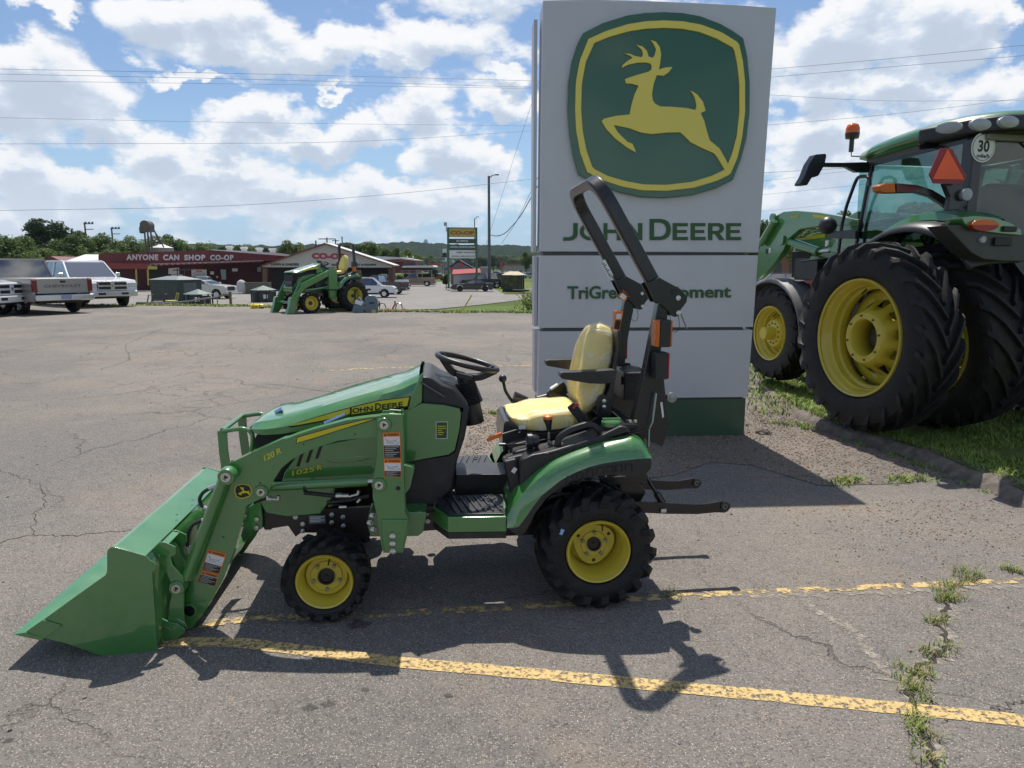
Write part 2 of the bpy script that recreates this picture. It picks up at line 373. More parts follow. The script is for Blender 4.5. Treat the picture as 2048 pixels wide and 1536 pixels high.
    col = mix(mr(nz(8, 5, .7), .35, .7, 0., .16), col, (.33, .30, .27))
    Lk.new(col, b.inputs['Base Color']); b.inputs['Roughness'].default_value = .88; b.inputs['Specular IOR Level'].default_value = .3
    h = math_('ADD', math_('MULTIPLY', stone, .5), math_('ADD', math_('MULTIPLY', ckk, -1.5), nz(90, 3)))
    bp = N.new('ShaderNodeBump'); bp.inputs['Strength'].default_value = 1; bp.inputs['Distance'].default_value = .008; Lk.new(h, bp.inputs['Height']); Lk.new(bp.outputs[0], b.inputs['Normal'])
    return m
# ------------------------------------------------------------------ ground
def gz(x, y):
    a = max(0, min(1, (-1.25 - x) / .8)); b = max(0, min(1, (7.5 - y) / 3.5)); a = a * a * (3 - 2 * a); b = b * b * (3 - 2 * b)
    c = max(0, min(1, (y - 8) / 15)); d = max(0, min(1, (6 - x) / 4)); c = c * c * (3 - 2 * c)
    return -.062 * a * b + .25 * c * d
def ong(px, py):
    p = onz(px, py)
    for _ in range(6): p = onz(px, py, gz(p.x, p.y))
    return p
EDGE = [(-78, 32), (-34, 31.6), (-16, 30.4), (-10.8, 29.4), (-8.3, 27.3), (-6, 26.3), (-2.6, 25.6), (.9, 25.4), (3.5, 25.3), (6, 25.4), (9, 27)]
MED = [onz(*p) for p in K('P', 1496, 745, 1560, 815, 1640, 856, 1760, 893, 1880, 932, 2000, 985, 2120, 1040)]
def sheet(name, poly, z, m, label=None, cat=None, kind='structure', grid=None, zf=None):
    bm = bmesh.new(); vs = [bm.verts.new((p[0], p[1], z)) for p in poly]
    for t in tessellate_polygon([[Vector((p[0], p[1], 0)) for p in poly]]):
        try: bm.faces.new([vs[i] for i in t])
        except ValueError: pass
    if grid:
        for ax in (0, 1):
            lo, hi, st = grid[ax]
            c = lo
            while c <= hi:
                co = [0, 0, 0]; co[ax] = c; no = [0, 0, 0]; no[ax] = 1
                bmesh.ops.bisect_plane(bm, geom=bm.verts[:] + bm.edges[:] + bm.faces[:], plane_co=co, plane_no=no); c += st
    if zf:
        for v in bm.verts: v.co.z = z + zf(v.co.x, v.co.y)
    bmesh.ops.recalc_face_normals(bm, faces=bm.faces)
    me = bpy.data.meshes.new(name); bm.to_mesh(me); bm.free()
    if me.polygons and me.polygons[0].normal.z < 0: me.flip_normals()
    me.materials.append(m); o = bpy.data.objects.new(name, me); COL.objects.link(o)
    if kind: o['kind'] = kind
    if label: o['label'] = label
    if cat: o['category'] = cat
    return o
ASPH = asphalt('asphalt_near')
ASPH2 = asphalt('asphalt_far', c1=(.20, .195, .185), c2=(.24, .23, .215), dark=(.15, .145, .14))
MED += [MED[-1] + (MED[-1] - MED[-2]).normalized() * k for k in (1.5, 4, 9)]
lot = [(-90, -14)] + EDGE + [(9, 20), (6.6, 13.5)] + [(p.x, p.y) for p in MED] + [(MED[-1].x + 3, -14)]
sheet('parking_lot', lot, 0, ASPH, 'weathered grey asphalt dealership lot with cracks and stains', 'parking lot', grid=((-3.6, 6, .25), (1., 24., .5)), zf=gz)
GRS = mat('grass_ground', (.12, .155, .04), .95, spec=.15, var=.35, vs=2.2, bump=.6, bs=30, dirt=((.15, .12, .06), .5, .6))
GRS2 = mat('meadow_ground', (.085, .125, .032), .95, spec=.1, var=.3, vs=.08, dirt=((.15, .13, .08), .6, .02))
LZ = -.80
sheet('ground', [(-4000, -600), (4000, -600), (4000, 5000), (-4000, 5000)], LZ - .03, GRS2, 'grassy valley floor reaching to the far hills', 'ground')
# grass bank down from the lot edge
def bank():
    bm = MB(); rows = [[], [], []]
    for i, (x, y) in enumerate(EDGE):
        z_ = gz(x, y); rows[0].append((x, y - .25, z_ + .012)); rows[1].append((x, y + .5, z_)); rows[2].append((x, y + 4.5, LZ - .1))
    bm.grid(rows); o = bm.build('verge', GRS, smooth=60); tag(o, 'grassy verge sloping down behind the lot', 'verge', kind='structure')
bank()
sheet('store_lot', [(-70, 41.5), (-20, 40.5), (-12, 42)] + [(lambda p: (p.x, p.y))(onz(a, b, LZ)) for a, b in ((760, 620), (870, 618.5), (967, 609), (1067, 597), (1200, 584), (1200, 572), (1075, 588), (1010, 589), (990, 578), (975, 569), (968, 562))] + [(-2, 135), (-75, 130)], LZ + .01, ASPH2, 'pale asphalt lot in front of the farm supply store', 'parking lot')
sheet('road', [(6, 50), (9, 50), (40, 128), (60, 175), (90, 260), (130, 480), (110, 480), (78, 270), (50, 190), (22, 108), (12, 80), (3.5, 46)], LZ + .03, ASPH2, 'road curving away past the farm store', 'road')
# median with grass on the right
med = [(p.x, p.y) for p in MED] + [(40, -8), (60, 14), (60, 34), (10, 29.0), (9, 20), (6.6, 13.5)]
mz = .11
sheet('grass_median', med, mz, GRS, 'raised grass median beside the lot', 'grass', kind='structure', grid=((2, 12, .5), (4, 16, .5)), zf=lambda x, y: .03 * noise.noise(Vector((x, y, 0))))
CONC = mat('old_concrete', (.17, .145, .12), .95, var=.35, vs=9, bump=.7, bs=25, dirt=((.04, .035, .03), .7, 6))
def curb():
    P = resample([Vector((p.x, p.y, 0)) for p in MED] , 60); P = [p for p in P]
    mb = MB(); rows = [[] for _ in range(5)]
    for i, p in enumerate(P):
        t = (P[min(i + 1, 59)] - P[max(i - 1, 0)]).normalized(); nn = Vector((-t.y, t.x, 0))  # towards grass
        nz = lambda k: noise.noise(Vector((p.x * 4, p.y * 4, k * 3.1))) * .035 + noise.noise(Vector((p.x * 13, p.y * 13, k))) * .02
        crumble = .55 if i > 44 else 1
        for k, (o, z) in enumerate(((-.10, -.01), (-.07, .06), (-.02, .10), (.06, .115), (.14, .115))):
            rows[k].append(p + nn * (o + nz(k)) + Vector((0, 0, max(-.01, z * crumble + nz(k + 9) * (.6 if k else 0)))))
    mb.grid(rows); return tag(mb.build('curb', CONC, smooth=50), 'crumbling dark kerb along the grass median', 'kerb', kind='structure')
curb()
# gravel patch round the sign
gp = [onz(*p) for p in K('P', 905, 812, 985, 790, 1075, 770, 1500, 765, 1600, 838, 1700, 885, 1800, 915, 1895, 955, 1800, 968, 1640, 972, 1500, 930, 1420, 925, 1350, 950, 1100, 985, 950, 965, 905, 900)]
GRV = asphalt('gravel_surface', c1=(.15, .13, .115), c2=(.25, .21, .17), dark=(.075, .068, .062))
sheet('gravel_patch', [(p.x, p.y) for p in gp], .005, GRV, 'loose brown gravel around the dealership sign', 'gravel')
def stones():
    mb = MB(); rnd = random.Random(3); pts = [Vector((p.x, p.y)) for p in gp]
    def inside(x, y):
        c = False; j = len(pts) - 1
        for i in range(len(pts)):
            if (pts[i].y > y) != (pts[j].y > y) and x < (pts[j].x - pts[i].x) * (y - pts[i].y) / (pts[j].y - pts[i].y) + pts[i].x: c = not c
            j = i
        return c
    def stone(x, y, z, s, m):
        vs = []
        for a in range(5):
            t = a * 1.2566 + rnd.random() * .5; vs.append((x + s * math.cos(t) * rnd.uniform(.7, 1.2), y + s * math.sin(t) * rnd.uniform(.7, 1.2), z))
        tz = z + s * rnd.uniform(.5, .9); vs2 = [(x + (v[0] - x) * .6 + s * .1, y + (v[1] - y) * .6, tz) for v in vs]
        mb.add(vs + vs2, [(5, 6, 7, 8, 9)] + [(i, (i + 1) % 5, (i + 1) % 5 + 5, i + 5) for i in range(5)], m)
    k = 0
    while k < 15000:
        x = rnd.uniform(-.5, 6); y = rnd.uniform(3.5, 9)
        if inside(x, y): stone(x, y, .004, rnd.uniform(.004, .0125), rnd.choice((0, 0, 1, 1, 2, 3))); k += 1
    for i in range(900):
        p = onz(rnd.gauss(1880, 150), 1000 + abs(rnd.gauss(0, 65))); stone(p.x, p.y, 0, rnd.uniform(.003, .010), rnd.choice((0, 1, 2, 0, 1)))
    for i in range(420):
        x = rnd.uniform(-7, 4.5); y = rnd.uniform(1.6, 13); stone(x, y, gz(x, y), rnd.uniform(.004, .014), rnd.choice((0, 2, 3, 2)))
    o = mb.build('loose_gravel', [mat('stone_tan', (.30, .22, .15), .9, var=.4, vs=30), mat('stone_brown', (.27, .18, .12), .9, var=.4, vs=30), mat('stone_grey', (.20, .19, .18), .9, var=.4, vs=30), mat('stone_dark', (.11, .10, .09), .9, var=.3)])
    tag(o, 'loose pebbles scattered over the lot', 'gravel', kind='stuff')
stones()
# lines
LINE = painted('line_paint', (.64, .45, .17), (.48, .36, .19), 34, .535, .05)
LINE2 = painted('line_paint_worn', (.60, .43, .17), (.46, .35, .19), 13, .49, .04)
def strip(name, pts, w0, w1, m, label, z=.0032):
    P = resample([Vector((p.x, p.y, 0)) for p in pts], 60); rows = [[], []]
    for i, p in enumerate(P):
        t = (P[min(i + 1, 59)] - P[max(i - 1, 0)]).normalized(); nn = Vector((-t.y, t.x, 0)); w = w0 + (w1 - w0) * i / 59
        j = noise.noise(Vector((i * .9, w0 * 50, 0))) * w * .07
        for k, s in ((0, -1), (1, 1)):
            q = p + nn * (s * w / 2 + j); rows[k].append((q.x, q.y, gz(q.x, q.y) + z))
    mb = MB(); mb.grid(rows); o = mb.build(name, m); tag(o, label, 'painted line', kind='structure')
strip('parking_line', [ong(*p) for p in K('P', 300, 1283, 800, 1325, 1260, 1366, 1830, 1420, 2120, 1450, 2600, 1499)], .088, .088, LINE, 'bold yellow parking line nearest the camera')
strip('parking_line', [ong(*p) for p in K('P', 400, 1250, 700, 1232, 1000, 1217, 1310, 1195, 1480, 1186, 1560, 1183, 1800, 1172, 2120, 1158, 2500, 1142)], .075, .06, LINE2, 'faded yellow parking line under the tractor')
strip('parking_line', [ong(*p) for p in K('P', 655, 741, 780, 735, 900, 734, 1075, 731)], .10, .10, LINE2, 'faint yellow line on the open lot beyond the steering wheel')
CRK = mat('crack_dirt', (.04, .034, .028), .95, var=.4, vs=20)
SILT = mat('silt', (.27, .23, .19), .95, var=.25, vs=14, bump=.4, bs=60)
SILTP = painted('silt_patch', (.36, .32, .265), (.27, .235, .195), 18, .50, .10)
def crack(pts, w, m=CRK, lab='dark crack in the asphalt', z=.003, seed=0, rough=.05):
    P = resample([Vector((p.x, p.y, 0)) for p in pts], 80); rows = [[], []]
    for i, p in enumerate(P):
        t = (P[min(i + 1, 79)] - P[max(i - 1, 0)]).normalized(); nn = Vector((-t.y, t.x, 0))
        o = noise.noise(Vector((i * .23, seed, 0))) * rough + noise.noise(Vector((i * .8, seed, 4))) * rough * .4
        ww = w * (.35 + 1.1 * abs(noise.noise(Vector((i * .5, seed, 9)))))
        for k, s in ((0, -1), (1, 1)): q = p + nn * (o + s * ww / 2); rows[k].append((q.x, q.y, gz(q.x, q.y) + z))
    mb = MB(); mb.grid(rows); tag(mb.build('pavement_crack', m), lab, 'crack', kind='structure')
crack([ong(*p) for p in K('P', -40, 1095, 60, 1070, 130, 1072, 250, 1062, 330, 1058)], .014, seed=1)
crack([ong(*p) for p in K('P', 65, 1070, 70, 1030, 92, 1005, 80, 970, 0, 940)], .009, seed=2)
crack([ong(*p) for p in K('P', 1905, 1168, 1880, 1240, 1895, 1290, 1850, 1330, 1810, 1380, 1830, 1420, 1850, 1480, 1880, 1560)], .05, seed=3, lab='weedy crack crossing both yellow lines', rough=.06)
crack([ong(*p) for p in K('P', 1600, 1200, 1650, 1232, 1700, 1255, 1735, 1300, 1770, 1345, 1785, 1365)], .11, SILTP, 'pale silt streak washed along a crack', seed=5, rough=.04)
crack([ong(*p) for p in K('P', 1500, 1193, 1620, 1190, 1750, 1186, 1900, 1178, 2060, 1172)], .09, SILTP, 'pale silt along the faded line', seed=6, z=.0032)
crack([ong(*p) for p in K('P', 1915, 1168, 1885, 1240, 1900, 1290, 1855, 1330, 1812, 1380, 1830, 1420, 1852, 1480, 1885, 1560)], .16, SILTP, lab='dusty band along the weedy crack', rough=.05, seed=3, z=.0022)
crack([ong(*p) for p in K('P', 1830, 1428, 1930, 1436, 1990, 1420, 2060, 1400)], .012, seed=8)
crack([ong(*p) for p in K('P', 130, 800, 230, 790, 390, 765, 560, 770, 700, 790)], .02, seed=11)
crack([ong(*p) for p in K('P', 0, 690, 160, 680, 300, 665, 480, 672, 700, 660)], .03, seed=12)
crack([ong(*p) for p in K('P', 200, 740, 260, 720, 250, 690, 330, 655)], .02, seed=13)
crack([ong(*p) for p in K('P', 700, 700, 860, 690, 1070, 705)], .02, seed=15)
STAIN = painted('stain', (.05, .046, .042), (.07, .062, .055), 22, .52, .22)
for i, (a, b, r) in enumerate(((718, 1250, .06), (620, 1416, .03), (657, 1408, .028), (897, 1392, .02), (730, 1380, .02), (14, 1455, .02))):
    p = onz(a, b); sheet('oil_stain', [(p.x + r * (1 + .3 * math.sin(k * 2.1 + i)) * math.cos(k * .524), p.y + r * .8 * (1 + .3 * math.cos(k * 1.7)) * math.sin(k * .524)) for k in range(12)], gz(p.x, p.y) + .0045, STAIN, 'small dark oil spot on the asphalt', 'stain')
# grass
LEAF = [mat('blade_a', (.15, .235, .038), .6, spec=.25, var=.25, vs=3), mat('blade_b', (.23, .32, .06), .6, spec=.25, var=.2, vs=3), mat('blade_dry', (.33, .27, .12), .8, var=.2)]
def blades(mb, x, y, z, h, n, rad, rnd, dry=.12, wd=.0035):
    for _ in range(n):
        a = rnd.random() * 6.283; rr = rad * math.sqrt(rnd.random()); bx, by = x + rr * math.cos(a), y + rr * math.sin(a)
        hh = h * rnd.uniform(.5, 1.2); t = rnd.random() * 6.283; lean = rnd.uniform(.3, 1.7) * hh; w = wd * rnd.uniform(.7, 1.4)
        dx, dy = math.cos(t), math.sin(t); px, py = -dy * w, dx * w
        m = 2 if rnd.random() < dry else rnd.choice((0, 1))
        mb.add([(bx - px, by - py, z), (bx + px, by + py, z), (bx + dx * lean * .45 + px * .8, by + dy * lean * .45 + py * .8, z + hh * .6), (bx + dx * lean * .45 - px * .8, by + dy * lean * .45 - py * .8, z + hh * .6), (bx + dx * lean, by + dy * lean, z + hh)], [(0, 1, 2, 3), (3, 2, 4)], m)
def grass_median():
    rnd = random.Random(5); mb = MB(); P = resample([Vector((p.x, p.y, 0)) for p in MED], 200)
    for _ in range(26000):
        i = rnd.randrange(200); p = P[i]; t = (P[min(i + 1, 199)] - P[max(i - 1, 0)]).normalized(); nn = Vector((-t.y, t.x, 0))
        d = rnd.random() ** 1.6 * 3.2 + .05; q = p + nn * d + t * rnd.uniform(-.1, .1)
        if noise.noise(Vector((q.x * 1.5, q.y * 1.5, 2))) < -.35: continue
        blades(mb, q.x, q.y, mz - .01, .055, 3, .05, rnd, .06, .004)
    for _ in range(6000):
        x = rnd.uniform(3, 12); y = rnd.uniform(8, 24)
        blades(mb, x, y, mz - .01, .08, 4, .1, rnd, .06, .008)
    # weeds spilling over the kerb
    for _ in range(1100):
        i = rnd.randrange(200); p = P[i]; t = (P[min(i + 1, 199)] - P[max(i - 1, 0)]).normalized(); nn = Vector((-t.y, t.x, 0))
        if noise.noise(Vector((i * .12, 3, 0))) < 0: continue
        q = p + nn * rnd.uniform(-.22, .08); blades(mb, q.x, q.y, 0, .035, 5, .04, rnd, .1)
    o = mb.build('grass', LEAF, recalc=False); tag(o, 'bright green grass and clover on the median', 'grass', kind='stuff')
grass_median()
def crack_weeds():
    rnd = random.Random(8); mb = MB()
    for a, b, s in ((1940, 1152, 1.1), (1925, 1160, 1), (1895, 1190, 1.3), (1890, 1200, 1), (1905, 1175, 1), (2020, 1143, 1), (1885, 1248, 1), (1872, 1308, .8), (1880, 1303, .6), (1845, 1345, .8), (1835, 1350, .8), (1820, 1372, 1), (1815, 1365, .6), (1835, 1400, .6), (1838, 1440, .9), (1850, 1465, .9), (1852, 1525, .8), (1345, 1185, .4), (1330, 1184, .35)):
        p = onz(a, b)
        for _ in range(int(5 * s)): blades(mb, p.x + rnd.gauss(0, .035), p.y + rnd.gauss(0, .03), 0, .042 * s ** .5, 18, .035, rnd, .4, .0020)
    for a, b, s in ((1010, 826, .8), (990, 828, .5), (1700, 963, .7), (1680, 966, .5), (1840, 960, .6), (1800, 962, .4), (1600, 852, .7), (1570, 850, .5), (1620, 858, .7)):
        p = onz(a, b)
        for _ in range(10): blades(mb, p.x + rnd.gauss(0, .08), p.y + rnd.gauss(0, .05), 0, .05, 10, .05, rnd, .1, .004)
    tag(mb.build('crack_weeds', LEAF, recalc=False), 'tufts of weeds and dry grass growing from pavement cracks', 'weeds', kind='stuff')
    mb = MB()
    for _ in range(5200):
        u = rnd.random() ** .8 * (len(EDGE) - 1); i = int(u); f = u - i; x = EDGE[i][0] * (1 - f) + EDGE[min(i + 1, len(EDGE) - 1)][0] * f; y = EDGE[i][1] * (1 - f) + EDGE[min(i + 1, len(EDGE) - 1)][1] * f
        if x < -22: continue
        d = rnd.random() ** 2 * 3.2 - .35 - (.3 if noise.noise(Vector((x * .7, 0, 0))) > .2 else 0)
        blades(mb, x + rnd.uniform(-.3, .3), y + d, gz(x, y) - max(0, (d - .5)) * .25, .075, 4, .15, rnd, .2, .014)
    tag(mb.build('verge_grass', LEAF, recalc=False), 'patchy grass along the far edge of the lot', 'grass', kind='stuff')
crack_weeds()
# dirt lump near the sign
def lump():
    bm = bmesh.new(); bmesh.ops.create_icosphere(bm, subdivisions=4, radius=1)
    for v in bm.verts:
        n = noise.fractal(v.co * 2.2, 1, 2, 5); v.co *= 1 + .35 * n; v.co.x *= .085; v.co.y *= .07; v.co.z = max(-.01, v.co.z * .055)
    me = bpy.data.meshes.new('m'); bm.to_mesh(me); bm.free(); me.materials.append(CONC); o = bpy.data.objects.new('asphalt_lump', me); COL.objects.link(o)
    o.location = onz(1527, 868); tag(o, 'broken lump of asphalt lying beside the sign base', 'rubble')
lump()
# ------------------------------------------------------------------ dealership sign
def sign():
    a = onz(1490, 873); b = onz(1078, 878); th = math.atan2(a.y - b.y, a.x - b.x)
    S = Fr(b.x, b.y, 0, th)
    t = thing('dealership_sign', 'tall grey and green dealership pylon sign with a leaping deer emblem', 'sign', tuple(b), th)
    q = lambda c, *xy, y=0.: S.xz(K(c, *xy), y)
    def panel(name, pts, y0, y1, m, bevel=.006): return MB().prism(S.xz(pts, 0), y0, y1).build(name, m, t, bevel=bevel)
    top = K('P', 1080.5, 503, 1086.5, 0, 1180, -1.5, 1280, 1, 1380, 5, 1470, 9.5, 1553, 15.5, 1537, 230, 1517.5, 505)
    panel('top_panel', top, 0, .40, SIGNM)
    panel('name_panel', K('P', 1080, 511, 1516.5, 510.5, 1506.5, 654, 1078, 656), 0, .40, SIGNM)
    panel('lower_panel', K('P', 1078, 663, 1505.5, 660, 1495, 794, 1075.5, 799), 0, .40, SIGNM)
    panel('base', K('P', 1076, 803, 1494, 798, 1490, 873, 1077, 878), .03, .42, DGREEN)
    dk = mat('seam_dark', (.10, .10, .105), .5)
    panel('inner_frame', K('P', 1090, 100, 1500, 100, 1485, 850, 1085, 850), .05, .36, dk, None)
    # side channel on the left, seen edge-on
    mb = MB()
    for y0, y1 in ((32, 503), (511, 654), (662, 786)):
        pts = S.xz(K('P', 1080, y0, 1080, y1), .1); mb.box((pts[0][0] - .035, .34, (pts[0][1] + pts[1][1]) / 2), (.035, .30, pts[0][1] - pts[1][1]))
    mb.build('side_channel', SIGNM, t, bevel=.003)
    # emblem
    outer = q('S', 350, 232, 480, 165, 640, 115, 760, 97, 880, 92, 1010, 98, 1130, 120, 1260, 170, 1340, 215, 1412, 265, 1440, 390, 1456, 560, 1455, 760, 1435, 930, 1400, 1060, 1345, 1205, 1230, 1262, 1080, 1305, 900, 1325, 740, 1320, 600, 1290, 460, 1240, 320, 1170, 285, 1050, 260, 900, 247, 740, 252, 560, 275, 420, 310, 310)
    def yb(x): return 0
    # sunk parts: background face, gold ring, deer
    em = MB().prism(outer, -.055, .02).build('emblem_panel', mat('emblem_green', (.020, .105, .045), .22, coat=.6, var=.04, vs=.8), t, bevel=.014)
    r1 = q('S', 383, 275, 500, 222, 640, 178, 760, 158, 880, 152, 1010, 158, 1130, 180, 1260, 228, 1378, 300, 1405, 420, 1420, 560, 1420, 760, 1400, 930, 1370, 1060, 1322, 1172, 1230, 1215, 1080, 1260, 900, 1280, 740, 1277, 600, 1250, 480, 1210, 375, 1155, 330, 1030, 302, 880, 295, 740, 300, 560, 325, 420)
    r2 = q('S', 422, 303, 520, 262, 650, 225, 760, 208, 880, 202, 1005, 208, 1115, 228, 1230, 272, 1345, 335, 1368, 440, 1382, 570, 1382, 760, 1365, 915, 1335, 1030, 1305, 1105, 1285, 1140, 1200, 1180, 1070, 1220, 900, 1240, 750, 1237, 620, 1213, 510, 1180, 412, 1130, 370, 1010, 345, 880, 335, 740, 340, 570, 365, 430)
    YL = mat('emblem_yellow', (.78, .64, .10), .4, coat=.3, var=.03, vs=1.2)
    def ring(o, i, y0, y1):
        mb = MB(); O = resample([Vector((a, 0, c)) for a, c in o + [o[0]]], 141)[:-1]; I = resample([Vector((a, 0, c)) for a, c in i + [i[0]]], 141)[:-1]
        I = [min(I, key=lambda w: (w - p).length) for p in O]
        rows = [[(p.x, y1, p.z) for p in O], [(p.x, y0, p.z) for p in O], [(p.x, y0, p.z) for p in I], [(p.x, y1, p.z) for p in I]]
        return mb.grid(rows, closed=True)
    rg = ring(r1, r2, -.072, -.05)
    rg.build('emblem_border', YL, t, bevel=.004)
    deer = q('S', 625, 540, 700, 515, 780, 492, 798, 478, 802, 458, 795, 440, 765, 432, 710, 432, 650, 445, 600, 468, 612, 445, 650, 415, 675, 400, 655, 385, 622, 372, 655, 373, 690, 388, 735, 397, 745, 375, 735, 345, 700, 315, 740, 325, 770, 355, 780, 392, 808, 400, 822, 380, 830, 345, 815, 310, 795, 282, 830, 295, 855, 330, 863, 375, 858, 430, 850, 478, 885, 465, 940, 460, 915, 495, 880, 520, 835, 515, 815, 570, 803, 640, 808, 680, 825, 705, 860, 722, 930, 724, 1030, 732, 1090, 745, 1098, 715, 1085, 660, 1058, 615, 1100, 640, 1140, 690, 1158, 750, 1125, 765, 1150, 820, 1165, 880, 1185, 945, 1250, 1000, 1290, 1070, 1310, 1110, 1285, 1140, 1230, 1050, 1210, 1030, 1130, 995, 1060, 960, 1020, 920, 990, 893, 900, 895, 800, 905, 730, 895, 650, 865, 550, 845, 575, 890, 640, 955, 675, 968, 700, 1028, 640, 995, 560, 935, 500, 870, 470, 820, 485, 803, 560, 785, 655, 775, 670, 700, 690, 635, 715, 585, 670, 572, 632, 570)
    MB().prism(deer, -.075, -.05).build('emblem_deer', YL, t, bevel=.004)
    lg = mat('letter_green', (.030, .098, .030), .5)
    def P3(c, x, y, off=-.008): r = S.xz(K(c, x, y), off)[0]; return Vector((r[0], off, r[1]))
    # JOHN DEERE in small capitals drawn letter by letter (crop U)
    mb = MB()
    def stroke(pts, w=20, closed=False):
        pass
    def poly(*xy): mb.prism(q('U', *xy), -.010, .004)
    H0, H1 = 82, 192
    poly(277, 84, 305, 84, 305, 150, 300, 172, 285, 187, 262, 196, 213, 197, 213, 174, 250, 174, 270, 166, 277, 148)
    def Oo(cx, cy, rx, ry, w):
        O = [(cx + rx * math.cos(k * math.pi / 16), cy + ry * math.sin(k * math.pi / 16)) for k in range(32)]; I = [(cx + (rx - w) * math.cos(k * math.pi / 16), cy + (ry - w * .85) * math.sin(k * math.pi / 16)) for k in range(32)]
        fo = q('U', *[v for p in O for v in p]); fi = q('U', *[v for p in I for v in p])
        mb.grid([[(a, .004, c) for a, c in fo], [(a, -.010, c) for a, c in fo], [(a, -.010, c) for a, c in fi], [(a, .004, c) for a, c in fi]], closed=True)
    Oo(385, 138, 67, 56, 26)
    poly(470, 84, 495, 84, 495, 126, 555, 126, 555, 84, 581, 84, 581, 194, 555, 194, 555, 148, 495, 148, 495, 194, 470, 194)
    poly(612, 84, 640, 84, 692, 152, 692, 84, 718, 84, 718, 192, 692, 192, 638, 122, 638, 194, 612, 194)
    # D
    fo = q('U', 765, 57, 830, 57, 862, 62, 884, 76, 897, 98, 901, 125, 897, 152, 884, 174, 862, 188, 830, 193, 765, 193); fi = q('U', 793, 80, 828, 80, 848, 84, 861, 94, 869, 108, 872, 125, 869, 142, 861, 156, 848, 166, 828, 170, 793, 170)
    mb.grid([[(a, .004, c) for a, c in fo], [(a, -.010, c) for a, c in fo], [(a, -.010, c) for a, c in fi], [(a, .004, c) for a, c in fi]], closed=True)
    def E(x, w, y0=84, y1=193): poly(x, y0, x + w, y0, x + w, y0 + 20, x + 26, y0 + 20, x + 26, y0 + 44, x + w - 8, y0 + 44, x + w - 8, y0 + 63, x + 26, y0 + 63, x + 26, y1 - 21, x + w, y1 - 21, x + w, y1, x, y1)
    E(913, 96); E(1028, 94)
    # R
    poly(1140, 84, 1166, 84, 1166, 193, 1140, 193)
    poly(1166, 84, 1210, 84, 1230, 92, 1240, 108, 1238, 128, 1228, 142, 1212, 150, 1245, 193, 1212, 193, 1184, 153, 1166, 153, 1166, 134, 1200, 134, 1212, 126, 1214, 112, 1206, 104, 1166, 104)
    E(1255, 94)
    mb.build('name_lettering', lg, t)
    for w_, xa, xb in (('TriGreen', 240, 658), ('Equipment', 742, 1285)):
        mb = MB(); f0 = lambda x: 570 - (x - 240) * .0077; mb_y = f0(xa) + (0 if w_[0] == 'T' else 22)
        put_text(mb, w_, P3('U', xa, mb_y), P3('U', xb, f0(xb) + (0 if w_[0] == 'T' else 22)), P3('U', xa, 487), off=.022, ext=.006); mb.build('dealer_lettering', lg, t)
    # descender: the text box includes the p and q tails

    # bolts on the base corner
    MB().box((S.on(1493, 850, y=.2).x + .01, .2, S.on(1493, 850, y=.2).z), (.02, .03, .03)).build('bolt', STL, t)
sign()
# ------------------------------------------------------------------ wheels
def tyre(mb, R_, W_, rr, nl, lh, lw, ang, steps=None, m=0):
    c0 = R_ - lh; dr = c0 - rr
    half = [(.36, rr - .004), (.45, rr + .10 * dr), (.49, rr + .30 * dr), (.50, rr + .55 * dr), (.485, rr + .78 * dr), (.44, rr + .93 * dr), (.34, rr + .985 * dr), (.15, c0)]
    prof = [(-a * W_, r) for a, r in half] + [(a * W_, r) for a, r in reversed(half)]
    mb.lathe(prof, n=64, m=m, cap=False)
    path = [(.00, c0, 0), (.14, c0, .25), (.30, rr + .99 * dr, .55), (.42, rr + .95 * dr, .80), (.475, rr + .84 * dr, .95), (.50, rr + .66 * dr, 1.02)]
    for s in (-1, 1):
        for k in range(nl):
            ph0 = k * 2 * math.pi / nl + (math.pi / nl if s > 0 else 0)
            vs = []
            for i, (a, r, u) in enumerate(path):
                nrm = (0, 1) if i < 3 else ((.35, .93) if i == 3 else ((.80, .6) if i == 4 else (1, .1)))
                h = lh if i < 4 else (lh * .8 if i == 4 else lh * .12)
                w = lw * (1.0 + .35 * (i / 5)); ph = ph0 + ang * u
                for top in (0, 1):
                    aa = a * W_ + nrm[0] * h * top - (0 if top else .004 * (nrm[0])); r2 = r + nrm[1] * h * top - (0 if top else .006)
                    ww = w * (.5 if not top else .40)
                    for q in (-1, 1):
                        f = ph + q * ww / R_; vs.append((r2 * math.cos(f), s * aa, r2 * math.sin(f)))
            n = len(path); fs = []
            for i in range(n - 1):
                b = i * 4; c = b + 4  # verts: base-,base+,top-,top+
                fs += [(b + 2, b + 3, c + 3, c + 2), (b, b + 2, c + 2, c), (b + 1, c + 1, c + 3, b + 3)]
            fs += [(0, 1, 3, 2), (n * 4 - 4, n * 4 - 2, n * 4 - 1, n * 4 - 3)]
            mb.add(vs, fs, m)
